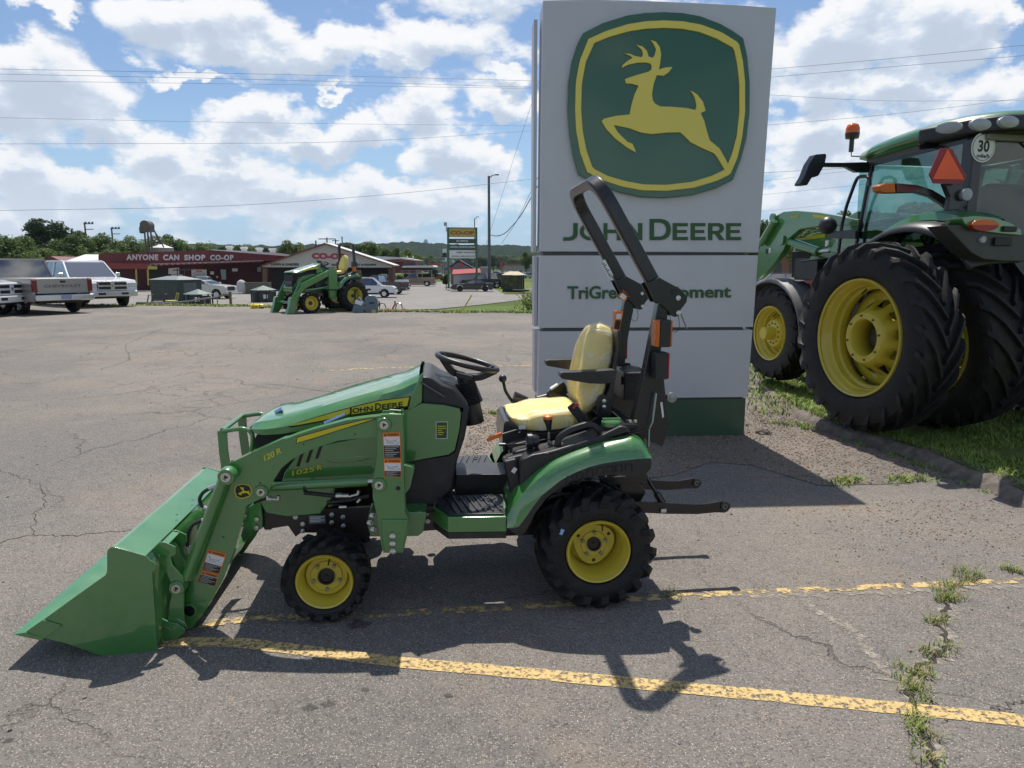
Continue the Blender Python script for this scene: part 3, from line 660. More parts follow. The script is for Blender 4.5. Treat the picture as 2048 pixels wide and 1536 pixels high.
def wheel_parts(parent, name_loc, R_, W_, rl, nl, lh, lw, ang, side, depth, bolts=5, bolt_r=.06, hub_r=.045, hex_plate=False, rz=0, rimmat=None, ymul=1):
    """side=-1: outer face towards local -y"""
    w = bpy.data.objects.new('wheel', None); COL.objects.link(w); w.parent = parent; w.location = name_loc
    mb = MB(); tyre(mb, R_, W_, rl + .010, nl, lh, lw, ang); mb.build('tyre', RUB, w, smooth=32)
    o = side * W_ * .44  # outer lip plane
    s = side
    mb = MB()
    prof = [(o, rl - .004), (o + s * .004, rl + .006), (o - s * .004, rl + .010), (o - s * .018, rl + .002), (o - s * .035, rl - .012), (o - s * .075, rl - .016), (o - s * .11, rl - .022), (o - s * min(depth + .03, W_ * .7), rl - .030),
            (o - s * W_ * .8, rl - .012), (o - s * W_ * .86, rl + .008)]
    mb.lathe(prof, n=56, cap=False)
    rim = mb.build('rim', YEL, w, smooth=40, solid=.005)
    mb = MB(); d = o - s * depth
    if hex_plate:
        dp = [(d - s * .06, rl - .03), (d - s * .045, rl * .82), (d - s * .035, rl * .70)]
        mb.lathe(dp + [(d - s * .03, rl * .4), (d - s * .03, .0)], n=48, cap=False)
        poly = []
        for k in range(36):
            t = k * 2 * math.pi / 36; rr = rl * (.69 + .05 * math.cos(3 * t)) ; poly.append((rr * math.cos(t + .4), rr * math.sin(t + .4)))
        mb.prism(poly, d - s * .03, d + s * .0)
        for k in range(3):
            t = k * 2 * math.pi / 3 + .55
            mb.box((rl * .60 * math.cos(t), d + s * .001, rl * .60 * math.sin(t)), (.016, .004, .016), Matrix.Rotation(-t, 3, 'Y'), m=1)
        mb.lathe([(d, .075), (d + s * .008, .07), (d + s * .008, 0)], n=30)
    else:
        mb.lathe([(d - s * .05, rl - .028), (d - s * .02, rl * .84), (d, rl * .78), (d, rl * .62), (d + s * .008, rl * .58), (d + s * .008, 0)], n=48, cap=False)
    mb.build('disc', [YEL, DEC], w, smooth=30)
    mb = MB(); mb.lathe([(d, hub_r), (d + s * .022, hub_r), (d + s * .022, hub_r * .82), (d + s * .012, hub_r * .7), (d + s * .012, hub_r * .25), (d + s * .018, hub_r * .2), (d + s * .018, 0)], n=28)
    mb.build('hub', BPT, w, smooth=35)
    for k in range(bolts):
        t = k * 2 * math.pi / bolts + rz
        mb = MB(); mb.lathe([(0, .010), (s * .020, .010), (s * .022, .007), (s * .022, 0)], c=(bolt_r * math.cos(t), d + s * .006, bolt_r * math.sin(t)), n=6)
        mb.build('wheel_bolt', STL, w)
    mb = MB(); mb.tube([((rl - .03) * math.cos(1.35), o - s * .06, (rl - .03) * math.sin(1.35)), ((rl - .055) * math.cos(1.35), o - s * .03, (rl - .055) * math.sin(1.35))], .004, 6); mb.build('valve_stem', DEC, w)
    return w
# ------------------------------------------------------------------ the compact tractor in front
def compact_tractor():
    T = Fr(.4038, 4.1316, 0, R(6.2))
    t = thing('compact_tractor', 'green compact tractor with a front loader, yellow wheels and a plastic-wrapped yellow seat', 'tractor', (.4038, 4.1316, 0), R(6.2))
    X = lambda c, y, *xy: T.xz(K(c, *xy), y)
    def V(c, x, y, yy): q = T.on(*K(c, x, y)[0], y=yy); return Vector(q)
    def pris(name, c, y0, y1, m, *xy, par=t, mirror=False, bevel=.006, both=False, label=None):
        """outline traced on plane y0 (near face)"""
        pts = X(c, y0, *xy); out = []
        for mi in ((False, True) if (mirror or both) else (False,)):
            if both and mi: continue
            a, b = (y0, y1) if not mi else (-y0, -y1)
            out.append(MB().prism(pts, a, b).build(name, m, par, bevel=bevel, label=label))
        return out
    # wheels
    wheel_parts(t, (.002, -.466, .33), .33, .30, .166, 17, .034, .046, .42, -1, .13, 5, .068, .040, True, rz=.3)
    wheel_parts(t, (.002, .466, .33), .33, .30, .166, 17, .034, .046, .42, 1, .13, 5, .068, .040, True)
    wf = wheel_parts(t, (-1.458, -.495, .228), .228, .215, .138, 15, .026, .040, .36, -1, .085, 5, .072, .045, rz=.95)
    wheel_parts(t, (-1.458, .495, .228), .228, .215, .138, 15, .026, .040, .36, 1, .085, 5, .072, .045)
    # axles and underbody
    MB().tube([(-1.458, -.42, .23), (-1.458, .42, .23)], .045, 12).box((-1.458, 0, .30), (.16, .5, .12)).build('front_axle', BPT, t, smooth=40)
    MB().tube([(0, -.36, .33), (0, .36, .33)], .085, 14).box((-.05, 0, .38), (.42, .34, .30)).box((-.45, 0, .36), (.7, .28, .2)).build('transmission', BPT, t, smooth=40)
    for y in (-.26, .26):
        MB().prism(X('B', -.26, 390, 750, 480, 745, 560, 735, 900, 730, 1290, 705, 1440, 715, 1470, 760, 1470, 862, 1100, 890, 1000, 905, 880, 885, 700, 880, 620, 880, 585, 905, 560, 868, 540, 838, 395, 860), y - .006 * (1 if y > 0 else -1), y + .035 * (-1 if y > 0 else 1)).build('frame_rail', mat('rail_black', (.022, .018, .018), .35, coat=.2, dirt=((.06, .05, .045), .4, 8)), t, bevel=.003)
    for x, y in ((585, 783), (630, 825), (631, 868), (808, 768), (808, 815), (877, 782), (879, 836), (1337, 758), (1354, 800), (1337, 840), (1389, 760), (1399, 808)):
        p = V('B', x, y, -.27); MB().lathe([(0, .0145), (-.006, .0145), (-.006, .0105), (-.016, .0105), (-.018, .007), (-.018, 0)], c=(p.x, -.262, p.z), n=6).build('frame_bolt', CHR, t)
    p = X('B', -.267, 668, 770, 770, 768, 772, 818, 670, 824); MB().prism(p, -.268, -.266).build('serial_plate', mat('plate_grey', (.16, .17, .19), .4, metal=.3), t)
    mb = MB()
    for k in range(4): mb.prism(X('B', -.269, 676, 778 + k * 10, 762 - (k % 2) * 20, 776 + k * 10, 762 - (k % 2) * 20, 780 + k * 10, 676, 782 + k * 10), -.2695, -.2685)
    mb.build('plate_print', WDEC, t)
    # ---------------- hood
    cre = [(496, 858), (503, 851), (520, 845), (560, 838), (595, 829), (701, 797), (804, 769), (838, 753)]
    sil = [(495, 855), (508, 842), (530, 831), (566, 816), (648, 793), (804, 755), (828, 746), (843, 741)]
    low = [(497, 862), (505, 869), (522, 870), (560, 868), (600, 862), (650, 846), (700, 832), (763, 824), (815, 812), (835, 818), (842, 806)]
    def rs(pts, y): return sorted([tuple(T.on(a, b, y=y))[::2] for a, b in pts])
    C_, S_, L_ = rs(cre, -.255), rs(sil, .06), rs(low, -.31)
    def ip(tb, x):
        if x <= tb[0][0]: return tb[0][1]
        for i in range(len(tb) - 1):
            if x <= tb[i + 1][0]: f = (x - tb[i][0]) / (tb[i + 1][0] - tb[i][0]); return tb[i][1] * (1 - f) + tb[i + 1][1] * f
        return tb[-1][1]
    x0, x1 = C_[0][0], C_[-1][0]; rows = []
    for k in range(26):
        u = (k / 25) ** 1.25; x = x0 + (x1 - x0) * u; n = min(1, (u / .10)) ** .5; zt, zc, zl = ip(S_, x), ip(C_, x), ip(L_, x)
        zt = max(zt, zc + .012); f = .72 + .28 * n
        prof = [(-.315 * f, zl), (-.312 * f, (zl + zc) / 2), (-.290 * f, zc - .020), (-.258 * f, zc - .002), (-.250 * f, zc + .003), (-.17 * f, zc + (zt - zc) * .60), (-.08 * f, zc + (zt - zc) * .92), (0, zt)]
        prof += [(-a, b) for a, b in reversed(prof[:-1])]
        rows.append([(x, a, b) for a, b in prof])
    mb = MB(); mb.grid(rows); mb.add([rows[0][i] for i in range(15)], [tuple(range(15))]); mb.add([rows[-1][i] for i in range(15)], [tuple(range(15))])
    mb.build('hood', GREEN, t, smooth=28)
    # flared rear corner of the hood
    for s in (-1, 1):
        a = X('F', -.318, 1005, 215, 995, 510, 900, 585, 850, 590, 880, 460, 940, 340, 965, 262)
        b = X('F', -.25, 1005, 215, 995, 510, 905, 583, 855, 588, 880, 460, 940, 335, 970, 250)
        MB().add([(x, s * .322, z) for x, z in a] + [(x, s * .25, z) for x, z in b], [tuple(range(7))] + [(i, (i + 1) % 7, (i + 1) % 7 + 7, i + 7) for i in range(7)]).build('hood_corner', GREEN, t, bevel=.008)
    # black grille block below the hood
    pris('grille', 'B', -.28, .28, mat('grille_mesh', (.012, .012, .013), .6, bump=.5, bs=300), 330, 385, 335, 300, 350, 268, 560, 262, 800, 215, 1200, 150, 1200, 330, 800, 470, 560, 545, 460, 560, 345, 520, bevel=.01)
    pris('front_bumper', 'B', -.22, .22, BPT, 350, 500, 440, 520, 440, 860, 395, 860, 350, 760)
    for s in (-1, 1):
        MB().prism(X('B', -.315, 520, 505, 600, 395, 720, 345, 1090, 275, 1230, 280, 1230, 560, 900, 560, 500, 570), s * .315, s * .295).build('side_panel', GREEN, t, bevel=.006)
        MB().prism(X('B', -.30, 365, 690, 400, 645, 480, 590, 830, 600, 815, 660, 740, 765, 540, 778, 400, 752), s * .30, s * .262).build('belly_panel', GREEN, t, bevel=.008)
        mb = MB()
        for k in range(3):
            xx = 590 + k * 58; mb.prism(X('B', -.317, xx, 470 - k * 24, xx + 25, 395 - k * 22, xx + 48, 385 - k * 22, xx + 20, 470 - k * 24), s * .3165, s * .310)
        mb.build('louvre', DEC, t)
        pl = pris('bonnet_cover', 'B', -.318, -.300, GREEN, 760, 430, 860, 410, 1020, 405, 1060, 420, 980, 440, 820, 450) if s < 0 else None
    # decals on the hood
    def on_surf(c, y0, y1, m, nm, *xy): return MB().prism(X(c, y0, *xy), y0, y1).build(nm, m, t)
    on_surf('B', -.3235, -.318, DEC, 'hood_stripe', 540, 224, 640, 188, 800, 140, 950, 98, 1100, 62, 1292, 38, 1283, 104, 1100, 132, 900, 162, 750, 196, 560, 232)
    on_surf('B', -.3255, -.3235, YDEC, 'hood_decal', 552, 220, 640, 192, 800, 145, 950, 104, 1100, 68, 1284, 45, 1272, 98, 1100, 124, 900, 154, 750, 187, 600, 215)
    mb = MB(); A = V('B', 912, 152, -.327); B_ = V('B', 1246, 108, -.327); Cc = V('B', 912, 112, -.327)
    put_text(mb, 'J', V('B', 910, 155, -.327), V('B', 932, 151, -.327), V('B', 910, 108, -.327), off=.02, ext=.001)
    put_text(mb, 'OHN', V('B', 936, 143, -.327), V('B', 1060, 128, -.327), V('B', 936, 112, -.327), off=.02, ext=.001)
    put_text(mb, 'D', V('B', 1076, 125, -.327), V('B', 1112, 121, -.327), V('B', 1076, 83, -.327), off=.02, ext=.001)
    put_text(mb, 'EERE', V('B', 1118, 119, -.327), V('B', 1246, 102, -.327), V('B', 1118, 88, -.327), off=.02, ext=.001)
    mb.build('hood_lettering', DEC, t)
    mb = MB(); put_text(mb, '1025', V('B', 566, 528, -.319), V('B', 703, 499, -.319), V('B', 566, 498, -.319), off=.015); mb.build('model_number', YDEC, t)
    mb = MB(); put_text(mb, 'R', V('B', 720, 494, -.319), V('B', 750, 488, -.319), V('B', 720, 462, -.319), off=.015); mb.build('model_letter', YDEC, t)
    # rear cowl, dash
    for s in (-1, 1):
        MB().prism(X('C', -.33, -80, 372, 0, 370, 62, 336, 178, 345, 262, 364, 270, 392, 262, 470, 236, 585, 205, 607, 70, 630, 0, 645, -80, 660), s * .33, s * .30).build('cowl_panel', GREEN, t, bevel=.012)
    pris('instrument_cowl', 'C', -.30, .30, BLK, 62, 195, 95, 196, 118, 205, 170, 240, 235, 262, 290, 330, 313, 360, 306, 430, 290, 520, 250, 640, 225, 790, 150, 860, 0, 880, -120, 860, -120, 500, 0, 640, 200, 610, 235, 590, 268, 392, 260, 365, 178, 348, 62, 338, bevel=.012)
    MB().box((V('C', 120, 240, -.18)), (.16, .30, .006), Matrix.Rotation(R(33), 3, 'Y')).build('instrument_panel', mat('panel_grey', (.06, .065, .07), .35), t, bevel=.002)
    pris('lower_body', 'C', -.24, .24, BLK, -200, 560, 0, 640, 200, 620, 245, 650, 230, 800, 150, 880, -100, 900, -200, 880, bevel=.01)
    MB().box(V('C', 165, 680, -.27), (.05, .05, .05)).tube([V('C', 150, 690, -.27), V('C', 140, 800, -.27)], .015, 8).build('brake_pedal', BLK, t, bevel=.008)
    # steering
    c0 = V('C', 318, 335, -.02); c1 = V('C', 292, 218, -.02)
    mb = MB(); n = 13; ax = (c1 - c0)
    path = [c0 + ax * (k / (n * 2)) for k in range(n * 2 + 1)]; mb.tube(path, [(.082 if k % 2 else .074) * (1 - .28 * k / (2 * n)) for k in range(n * 2 + 1)], 20)
    mb.tube([c0 - ax * .9, c0], .06, 14); mb.build('steering_column', BLK, t, smooth=30)
    cw = V('C', 304, 117, 0); Rw = .182; tl = R(15); U = Vector((math.cos(tl), 0, -math.sin(tl))); Vv = Vector((0, 1, 0)); Nn = Vector((math.sin(tl), 0, math.cos(tl)))
    mb = MB(); rows = []
    for k in range(49):
        a = k * 2 * math.pi / 48; d = U * math.cos(a) + Vv * math.sin(a); rows.append([cw + d * (Rw + .016 * math.cos(b)) + Nn * .016 * math.sin(b) for b in [j * math.pi / 5 for j in range(11)]])
    mb.grid(rows); sw = mb.build('steering_wheel', BLK, t, smooth=60)
    mb = MB(); hubp = c1 + ax.normalized() * .035
    mb.tube([c1 - ax * .05, hubp], .045, 16); mb.box(hubp, (.10, .10, .03), Matrix.Rotation(tl, 3, 'Y'))
    for a in (2.6, -2.6, 0.35, -.35): e = cw + (U * math.cos(a) + Vv * math.sin(a)) * Rw; mid = hubp.lerp(e, .5) - Nn * .035; mb.tube(arc_pts([hubp, mid, e], .06), .0, 4, sq=(.038, .016))
    mb.build('wheel_spokes', BLK, sw, bevel=.004)
    # ---------------- platform
    zf = V('C', 350, 938, -.60).z
    pz = lambda *xy: [(lambda q: (q.x, q.y))(T.on(a, b, z=zf)) for a, b in K('C', *xy)]
    fp = pz(120, 885, 200, 940, 512, 936, 545, 862, 420, 818, 215, 806, 150, 845)
    fp[3] = (fp[2][0] + .03, -.26); fp[4] = (fp[3][0] - .1, -.25); fp[5] = (fp[0][0] + .10, -.25); fp[6] = (fp[0][0] + .01, -.27)
    for s in (1, -1):
        q = [(a, b * s) for a, b in fp]
        MB().prism(q, zf - .085, zf, 'z').build('foot_platform', GREEN, t, bevel=.014)
        MB().prism([(a * .995 - .003, b * .985) for a, b in q], zf - .125, zf - .0855, 'z').build('platform_skirt', BLK, t, bevel=.008)
        cx = sum(a for a, b in q) / 7; cy = sum(b for a, b in q) / 7
        qm = [(cx + (a - cx) * .93, cy + (b - cy) * .90) for a, b in q]
        mt = MB().prism(qm, zf, zf + .010, 'z').build('foot_mat', BLK, t, bevel=.004)
        mb = MB(); xa = min(a for a, b in qm) + .06; xb = max(a for a, b in qm) - .03
        for k in range(7):
            xx = xa + (xb - xa) * k / 7.5
            mb.tube([(xx, s * -.29, zf + .013), (xx + .05, s * -.55, zf + .013)], .0, 4, sq=(.010, .010))
        mb.build('mat_rib', BLK, mt)
        mb = MB()
        for a, b in ((-.60, -.50), (-.56, -.33), (-.90, -.52), (-.74, -.32)): mb.lathe([(0, .028), (.004, .028), (.004, .02), (.001, .019), (.001, 0)], c=(a, s * b, zf + .011), ax='z', n=20)
        mb.build('mat_plug', DEC, mt)
    pris('tunnel', 'C', -.13, .13, BLK, 240, 760, 245, 715, 310, 715, 330, 712, 520, 712, 560, 740, 560, 860, 240, 860, bevel=.03)
    MB().box(V('C', 480, 730, -.10) + Vector((0, .06, .004)), (.10, .11, .004)).build('shift_label', [mat('label_grey', (.35, .36, .30), .4)], t)
    MB().box(V('C', 448, 728, -.10) + Vector((0, .06, .006)), (.022, .11, .004)).build('shift_label_edge', YDEC, t)
    # ---------------- fenders: strips between traced lines at different depths
    top = K('C', 517, 868, 555, 795, 590, 762, 650, 706, 750, 632, 850, 590, 950, 555, 1040, 531, 1120, 512, 1168, 499, 1200, 503, 1242, 542, 1280, 622)
    mid = K('C', 515, 930, 560, 862, 610, 800, 680, 735, 770, 672, 860, 630, 960, 597, 1050, 578, 1130, 570, 1180, 560, 1215, 562, 1248, 585, 1281, 624)
    bot = K('C', 513, 996, 572, 994, 610, 945, 650, 885, 700, 822, 800, 742, 870, 704, 950, 672, 1020, 655, 1100, 642, 1180, 633, 1240, 628, 1279, 627)
    inn = K('C', 575, 1040, 600, 1030, 632, 985, 660, 920, 725, 835, 820, 765, 880, 740, 950, 726, 1020, 718, 1100, 716, 1180, 722, 1235, 728, 1275, 682)
    def line(c_, y, n=28): return resample([T.on(a, b, y=y) for a, b in c_], n)
    a1, a2, a3, a4 = line(top, -.52), line(mid, -.60), line(bot, -.625), line(inn, -.618)
    a0 = [Vector((p.x, -.26, p.z + .0)) for p in a1]
    for s in (1, -1):
        F = lambda L: [Vector((p.x, p.y * s, p.z)) for p in L]
        rows = [F(a0), F(a1), F([a.lerp(b, .5) + Vector((0, -.012, .006)) for a, b in zip(a1, a2)]), F(a2), F([a.lerp(b, .5) + Vector((0, -.005, 0)) for a, b in zip(a2, a3)]), F(a3), F([p + Vector((0, .02, 0)) for p in a3])]
        MB().grid(rows).build('fender', GREEN, t, smooth=38)
        rows = [F([p + Vector((0, .006, 0)) for p in a3]), F([a.lerp(b, .5) for a, b in zip(a3, a4)]), F(a4), F([Vector((p.x, -.30, p.z + .01)) for p in a4])]
        fl = MB().grid(rows).build('fender_flare', BLK, t, smooth=38)
        mb = MB()
        for (x, y) in ((848, 738), (900, 722), (955, 703), (1010, 695), (1060, 687), (1108, 681), (1160, 676)):
            p = V('C', x, y, -.624); pa = [(p.x - .017, p.z - .02), (p.x - .017, p.z + .018), (p.x + .017, p.z + .018), (p.x + .017, p.z - .02)]
            mb.tube([(a, s * (-.626), b) for a, b in pa], .0025, 5)
        mb.build('flare_rib', BLK, fl)
        cons = X('C', -.50, 578, 795, 580, 655, 588, 628, 650, 600, 700, 592, 770, 575, 1000, 503, 1110, 450, 1150, 458, 1172, 497, 1120, 513, 1040, 534, 950, 556, 850, 592, 750, 636, 650, 710, 595, 768)
        MB().prism(cons, s * .525, s * .33).build('fender_console', BLK, t, bevel=.014)
        hp = [V('C', x, y, -.46) for x, y in ((775, 585), (788, 520), (808, 502), (860, 470), (940, 446), (975, 452), (1015, 492))]
        mb = MB(); mb.tube(arc_pts([(p.x, s * p.y, p.z) for p in hp], .03), 0, 4, sq=(.034, .034)); mb.build('grab_handle', BLK, t, bevel=.010)
        mb = MB(); mb.tube([(hp[0].x, s * -.46, hp[0].z - .02), (hp[-1].x, s * -.46, hp[-1].z - .035)], 0, 4, sq=(.05, .03)); mb.build('handle_base', BLK, t, bevel=.004)
    # valve block and small clutter at the front of the near fender
    for (c, x, y, yy, d, m_) in (('C', 545, 720, -.42, (.07, .12, .22), BLK), ('C', 560, 650, -.40, (.10, .10, .10), BLK), ('C', 600, 600, -.36, (.12, .10, .07), BLK), ('C', 520, 668, -.40, (.05, .05, .03), BPT), ('C', 600, 560, -.22, (.18, .2, .1), BPT)):
        MB().box(V(c, x, y, yy), d, Matrix.Rotation(R(-12), 3, 'Y')).build('valve_housing', m_, t, bevel=.012)
    MB().box(V('C', 552, 690, -.485), (.022, .003, .03), Matrix.Rotation(R(35), 3, 'Y')).build('side_label', WDEC, t)
    MB().tube([V('C', 510, 778, -.44), V('C', 565, 790, -.44)], .008, 6).build('release_lever', mat('pale_green', (.14, .22, .12), .5), t)
    # ---------------- seat
    pris('seat_frame', 'C', -.22, .22, BPT, 500, 440, 520, 425, 600, 480, 700, 490, 900, 460, 1000, 400, 1060, 420, 1050, 500, 900, 560, 700, 590, 560, 570, 495, 600, 490, 520, bevel=.01)
    FILM = bpy.data.materials.new('plastic_film'); FILM.use_nodes = True; nt = FILM.node_tree; b = nt.nodes['Principled BSDF']
    b.inputs['Base Color'].default_value = (.93, .93, .88, 1); b.inputs['Roughness'].default_value = .16; b.inputs['Specular IOR Level'].default_value = .9
    tc = nt.nodes.new('ShaderNodeTexCoord'); mp = nt.nodes.new('ShaderNodeMapping'); mp.inputs['Scale'].default_value = (2.2, 13, 1.0); mp.inputs['Rotation'].default_value = (0, R(25), 0); nz = nt.nodes.new('ShaderNodeTexNoise')
    nz.inputs['Scale'].default_value = 3.5; nz.inputs['Detail'].default_value = 5; nz.inputs['Distortion'].default_value = .5
    r_ = nt.nodes.new('ShaderNodeMapRange'); r_.inputs[1].default_value = .50; r_.inputs[2].default_value = .68; r_.inputs[3].default_value = .12; r_.inputs[4].default_value = .50
    bp = nt.nodes.new('ShaderNodeBump'); bp.inputs['Strength'].default_value = .9; bp.inputs['Distance'].default_value = .03
    for a_, c_ in ((tc.outputs['Object'], mp.inputs[0]), (mp.outputs[0], nz.inputs[0]), (nz.outputs['Fac'], r_.inputs[0]), (r_.outputs[0], b.inputs['Alpha']), (nz.outputs['Fac'], bp.inputs['Height']), (bp.outputs[0], b.inputs['Normal'])): nt.links.new(a_, c_)
    SEAT = mat('seat_vinyl', (.86, .68, .19), .5, var=.06)
    def cushion(name, side, y0, yw, m, swell=0., film=False, horizontal=False, par=t, puff=None):
        """side outline (x,z) swept across y with rounded edges"""
        P = resample([Vector((a, 0, c)) for a, c in side + [side[0]]], 57)[:-1]; cx = sum(p.x for p in P) / 56; cz = sum(p.z for p in P) / 56; rows = []
        K_ = 20
        for k in range(K_ + 1):
            u = -1 + 2 * k / K_; f = (1 - abs(u) ** 8) ** .3 if abs(u) < 1 else 0; f = max(.68, f); y = y0 + yw * u
            row = []
            for j, p in enumerate(P):
                q = Vector((cx + (p.x - cx) * (f + swell), y * (1 + swell * .4), cz + (p.z - cz) * (f + swell)))
                if puff: q = puff(q, u, (p.x - cx, p.z - cz))
                if film:
                    d = noise.fractal(Vector((q.x * 9, q.y * 5, q.z * 9)), 1, 2, 4) * .008; q += Vector((p.x - cx, 0, p.z - cz)).normalized() * d
                row.append(q)
            rows.append(row)
        mb = MB(); mb.grid(rows, closed=True); mb.add(rows[0], [tuple(range(56))]); mb.add(rows[-1], [tuple(range(56))])
        return mb.build(name, m, par, smooth=70)
    base = X('D', -.20, 268, 800, 300, 790, 350, 785, 400, 768, 450, 755, 560, 745, 640, 738, 695, 735, 735, 752, 745, 790, 725, 835, 640, 862, 520, 878, 400, 880, 330, 865, 290, 840)
    def pf(q, u, d):
        if d[1] > 0: q.z += .028 * (1 - u * u) - .020 * math.exp(-((u) / .35) ** 2)
        return q
    bc = cushion('seat_cushion', base, 0, .235, SEAT, puff=pf)
    cushion('plastic_cover', base, 0, .24, FILM, .035, True, par=bc, puff=pf)
    bk = X('D', -.20, 825, 250, 858, 195, 905, 170, 950, 185, 985, 205, 1000, 240, 992, 330, 965, 430, 940, 480, 918, 600, 880, 690, 830, 760, 790, 778, 765, 745, 745, 680, 748, 600, 770, 480, 800, 330)
    bk = [(a, c) for a, c in bk]
    BZ0, BZ1 = min(c for a, c in bk), max(c for a, c in bk)
    def pb(q, u, d):
        if d[0] < 0: q.x += .012 * (1 - abs(u) ** 2) * 1 - .03 * math.exp(-((abs(u) - .95) / .3) ** 2)
        tz = (q.z - BZ0) / (BZ1 - BZ0)
        if tz > .2: q.y *= 1 - .68 * ((tz - .2) / .8) ** 1.3
        return q
    sb = cushion('seat_back', bk, 0, .205, SEAT, puff=pb)
    cushion('plastic_cover', bk, 0, .21, FILM, .04, True, par=sb, puff=pb)
    # crumpled bottom hem of the cover
    hem = [V('D', x, y, yy) for x, y, yy in ((243, 775, -.02), (262, 800, -.09), (300, 838, -.15), (325, 866, -.215), (372, 840, -.235), (382, 812, -.24))]
    mb = MB(); rows = [[p + Vector((.0, 0, .022)) for p in resample(hem, 24)], [p + Vector((-.004, -.004, -.016 + .008 * math.sin(i * 1.7))) for i, p in enumerate(resample(hem, 24))]]; mb.grid(rows)
    mb.build('cover_hem', mat('film_white', (.72, .74, .72), .25, bump=.5, bs=60), bc, smooth=60)
    for y0, y1 in ((-.30, -.225), (.30, .225)):
        pts = X('D', -.30, 605, 490, 625, 482, 680, 482, 850, 475, 945, 468, 975, 470, 978, 500, 960, 552, 880, 561, 800, 558, 720, 545, 615, 528, 604, 515)
        MB().prism(pts, y0, y1).build('armrest', BLK, t, bevel=.010)
    pris('seat_back_frame', 'D', -.20, .20, BPT, 985, 200, 1012, 225, 1008, 260, 985, 440, 960, 640, 935, 780, 850, 780, 850, 690, 870, 640, 905, 640, 930, 600, 955, 460, 990, 330, bevel=.008)
    for s in (-1, 1): MB().prism(X('D', -.235, 850, 680, 858, 650, 885, 632, 920, 640, 935, 665, 935, 790, 880, 800, 845, 770), s * .235, s * .21).build('seat_hinge', BPT, t, bevel=.006)
    for y in (672, 711): p = V('D', 893, y, -.24); MB().lathe([(0, .012), (-.012, .012), (-.014, 0)], c=p, n=6).build('hinge_bolt', CHR, t)
    bl = MB().tube([V('D', 705, 760, -.25) + Vector((-.03, 0, .055)), V('D', 745, 770, -.25) + Vector((.01, 0, -.03))], 0, 4, sq=(.055, .022)).build('belt_buckle', BLK, t, bevel=.010)
    p = V('D', 695, 700, -.255); MB().tube([p, p + Vector((.012, 0, -.01))], 0, 4, sq=(.040, .014)).build('buckle_button', mat('buckle_red', (.6, .03, .05), .4), bl, bevel=.003)
    MB().tube([V('D', 765, 790, -.25), V('D', 800, 860, -.22)], 0, 4, sq=(.03, .008)).build('belt_stalk', BLK, t)
    # levers
    MB().tube([V('C', 487, 500, -.30), V('C', 560, 478, -.26), V('C', 600, 480, -.22)], .006, 7).build('park_lever', BPT, t)
    MB().tube([V('C', 407, 530, -.30), V('C', 487, 497, -.30)], 0, 4, sq=(.024, .020)).build('park_grip', ORG, t, bevel=.006)
    MB().tube([V('C', 735, 545, -.36), V('C', 735, 480, -.36)], .008, 10).build('gear_lever', CHR, t, smooth=40)
    MB().tube([V('C', 737, 485, -.36), V('C', 735, 450, -.36), V('C', 730, 420, -.36), V('C', 730, 404, -.36)], [.011, .017, .026, .020], 14).build('gear_knob', BLK, t, smooth=50)
    MB().tube([V('C', 730, 418, -.36), V('C', 730, 404, -.36), V('C', 730, 399, -.36), V('C', 730, 396, -.36)], [.027, .0265, .019, .006], 14).build('knob_cap', ORG, t, smooth=50)
    MB().tube([V('C', 472, 554, -.40), V('C', 505, 554, -.40)], .008, 8).tube([V('C', 505, 554, -.40), V('C', 615, 552, -.36)], .005, 8).build('mirror_stalk', BPT, t)
    lp = V('C', 650, 535, -.42); mb = MB(); mb.lathe([(-.035, .036), (-.030, .043), (-.005, .043), (0, .036), (.02, .034), (.035, .026), (.036, 0)], c=lp, ax='x', n=24); wl = mb.build('work_lamp', BPT, t, smooth=35)
    MB().lathe([(-.031, .037), (-.0345, .034), (-.036, 0)], c=lp, ax='x', n=24).build('lamp_lens', GLS, wl, smooth=40)
    mb = MB(); mb.tube([lp + Vector((.02, 0, -.03)), lp + Vector((.03, 0, -.10))], .012, 8).build('lamp_bracket', BPT, wl)
    mb = MB(); mb.tube(arc_pts([lp + Vector((.03, 0, .0)), lp + Vector((.09, -.01, .015)), lp + Vector((.11, -.01, -.02)), lp + Vector((.07, -.01, -.06))], .03), .003, 5); mb.tube([lp + Vector((.055, -.012, -.05)), lp + Vector((.085, -.012, -.03))], .007, 6, m=1); mb.build('lamp_wire', [HOSE, WDEC], wl)
    lv = [V('D', x, y, .30) for x, y in ((218, 530), (226, 560), (235, 605), (262, 650), (300, 700))]
    MB().tube(arc_pts(lv, .05), .010, 8).build('loader_lever', BPT, t, smooth=50)
    bm_ = MB(); bm_.lathe([(-.026, .001), (-.024, .010), (-.018, .019), (-.008, .025), (0, .026), (.008, .025), (.018, .019), (.026, .001)], c=V('D', 218, 524, .30), ax='z', n=16); bm_.build('lever_ball', BLK, t, smooth=60)
    MB().tube([V('D', 292, 650, .28), V('D', 385, 672, .28)], [.04, .022], 12).build('lever_boot', BLK, t, smooth=40)
    MB().box(V('D', 585, 610, .30), (.13, .07, .08), Matrix.Rotation(R(-32), 3, 'Y')).build('joystick_bracket', BPT, t, bevel=.006)
    MB().box(V('D', 562, 578, .28), (.055, .05, .01), Matrix.Rotation(R(-32), 3, 'Y')).build('bracket_label', WDEC, t)
    MB().tube([V('D', 450, 655, .30), V('D', 550, 630, .30)], .012, 8).build('linkage_rod', BPT, t)
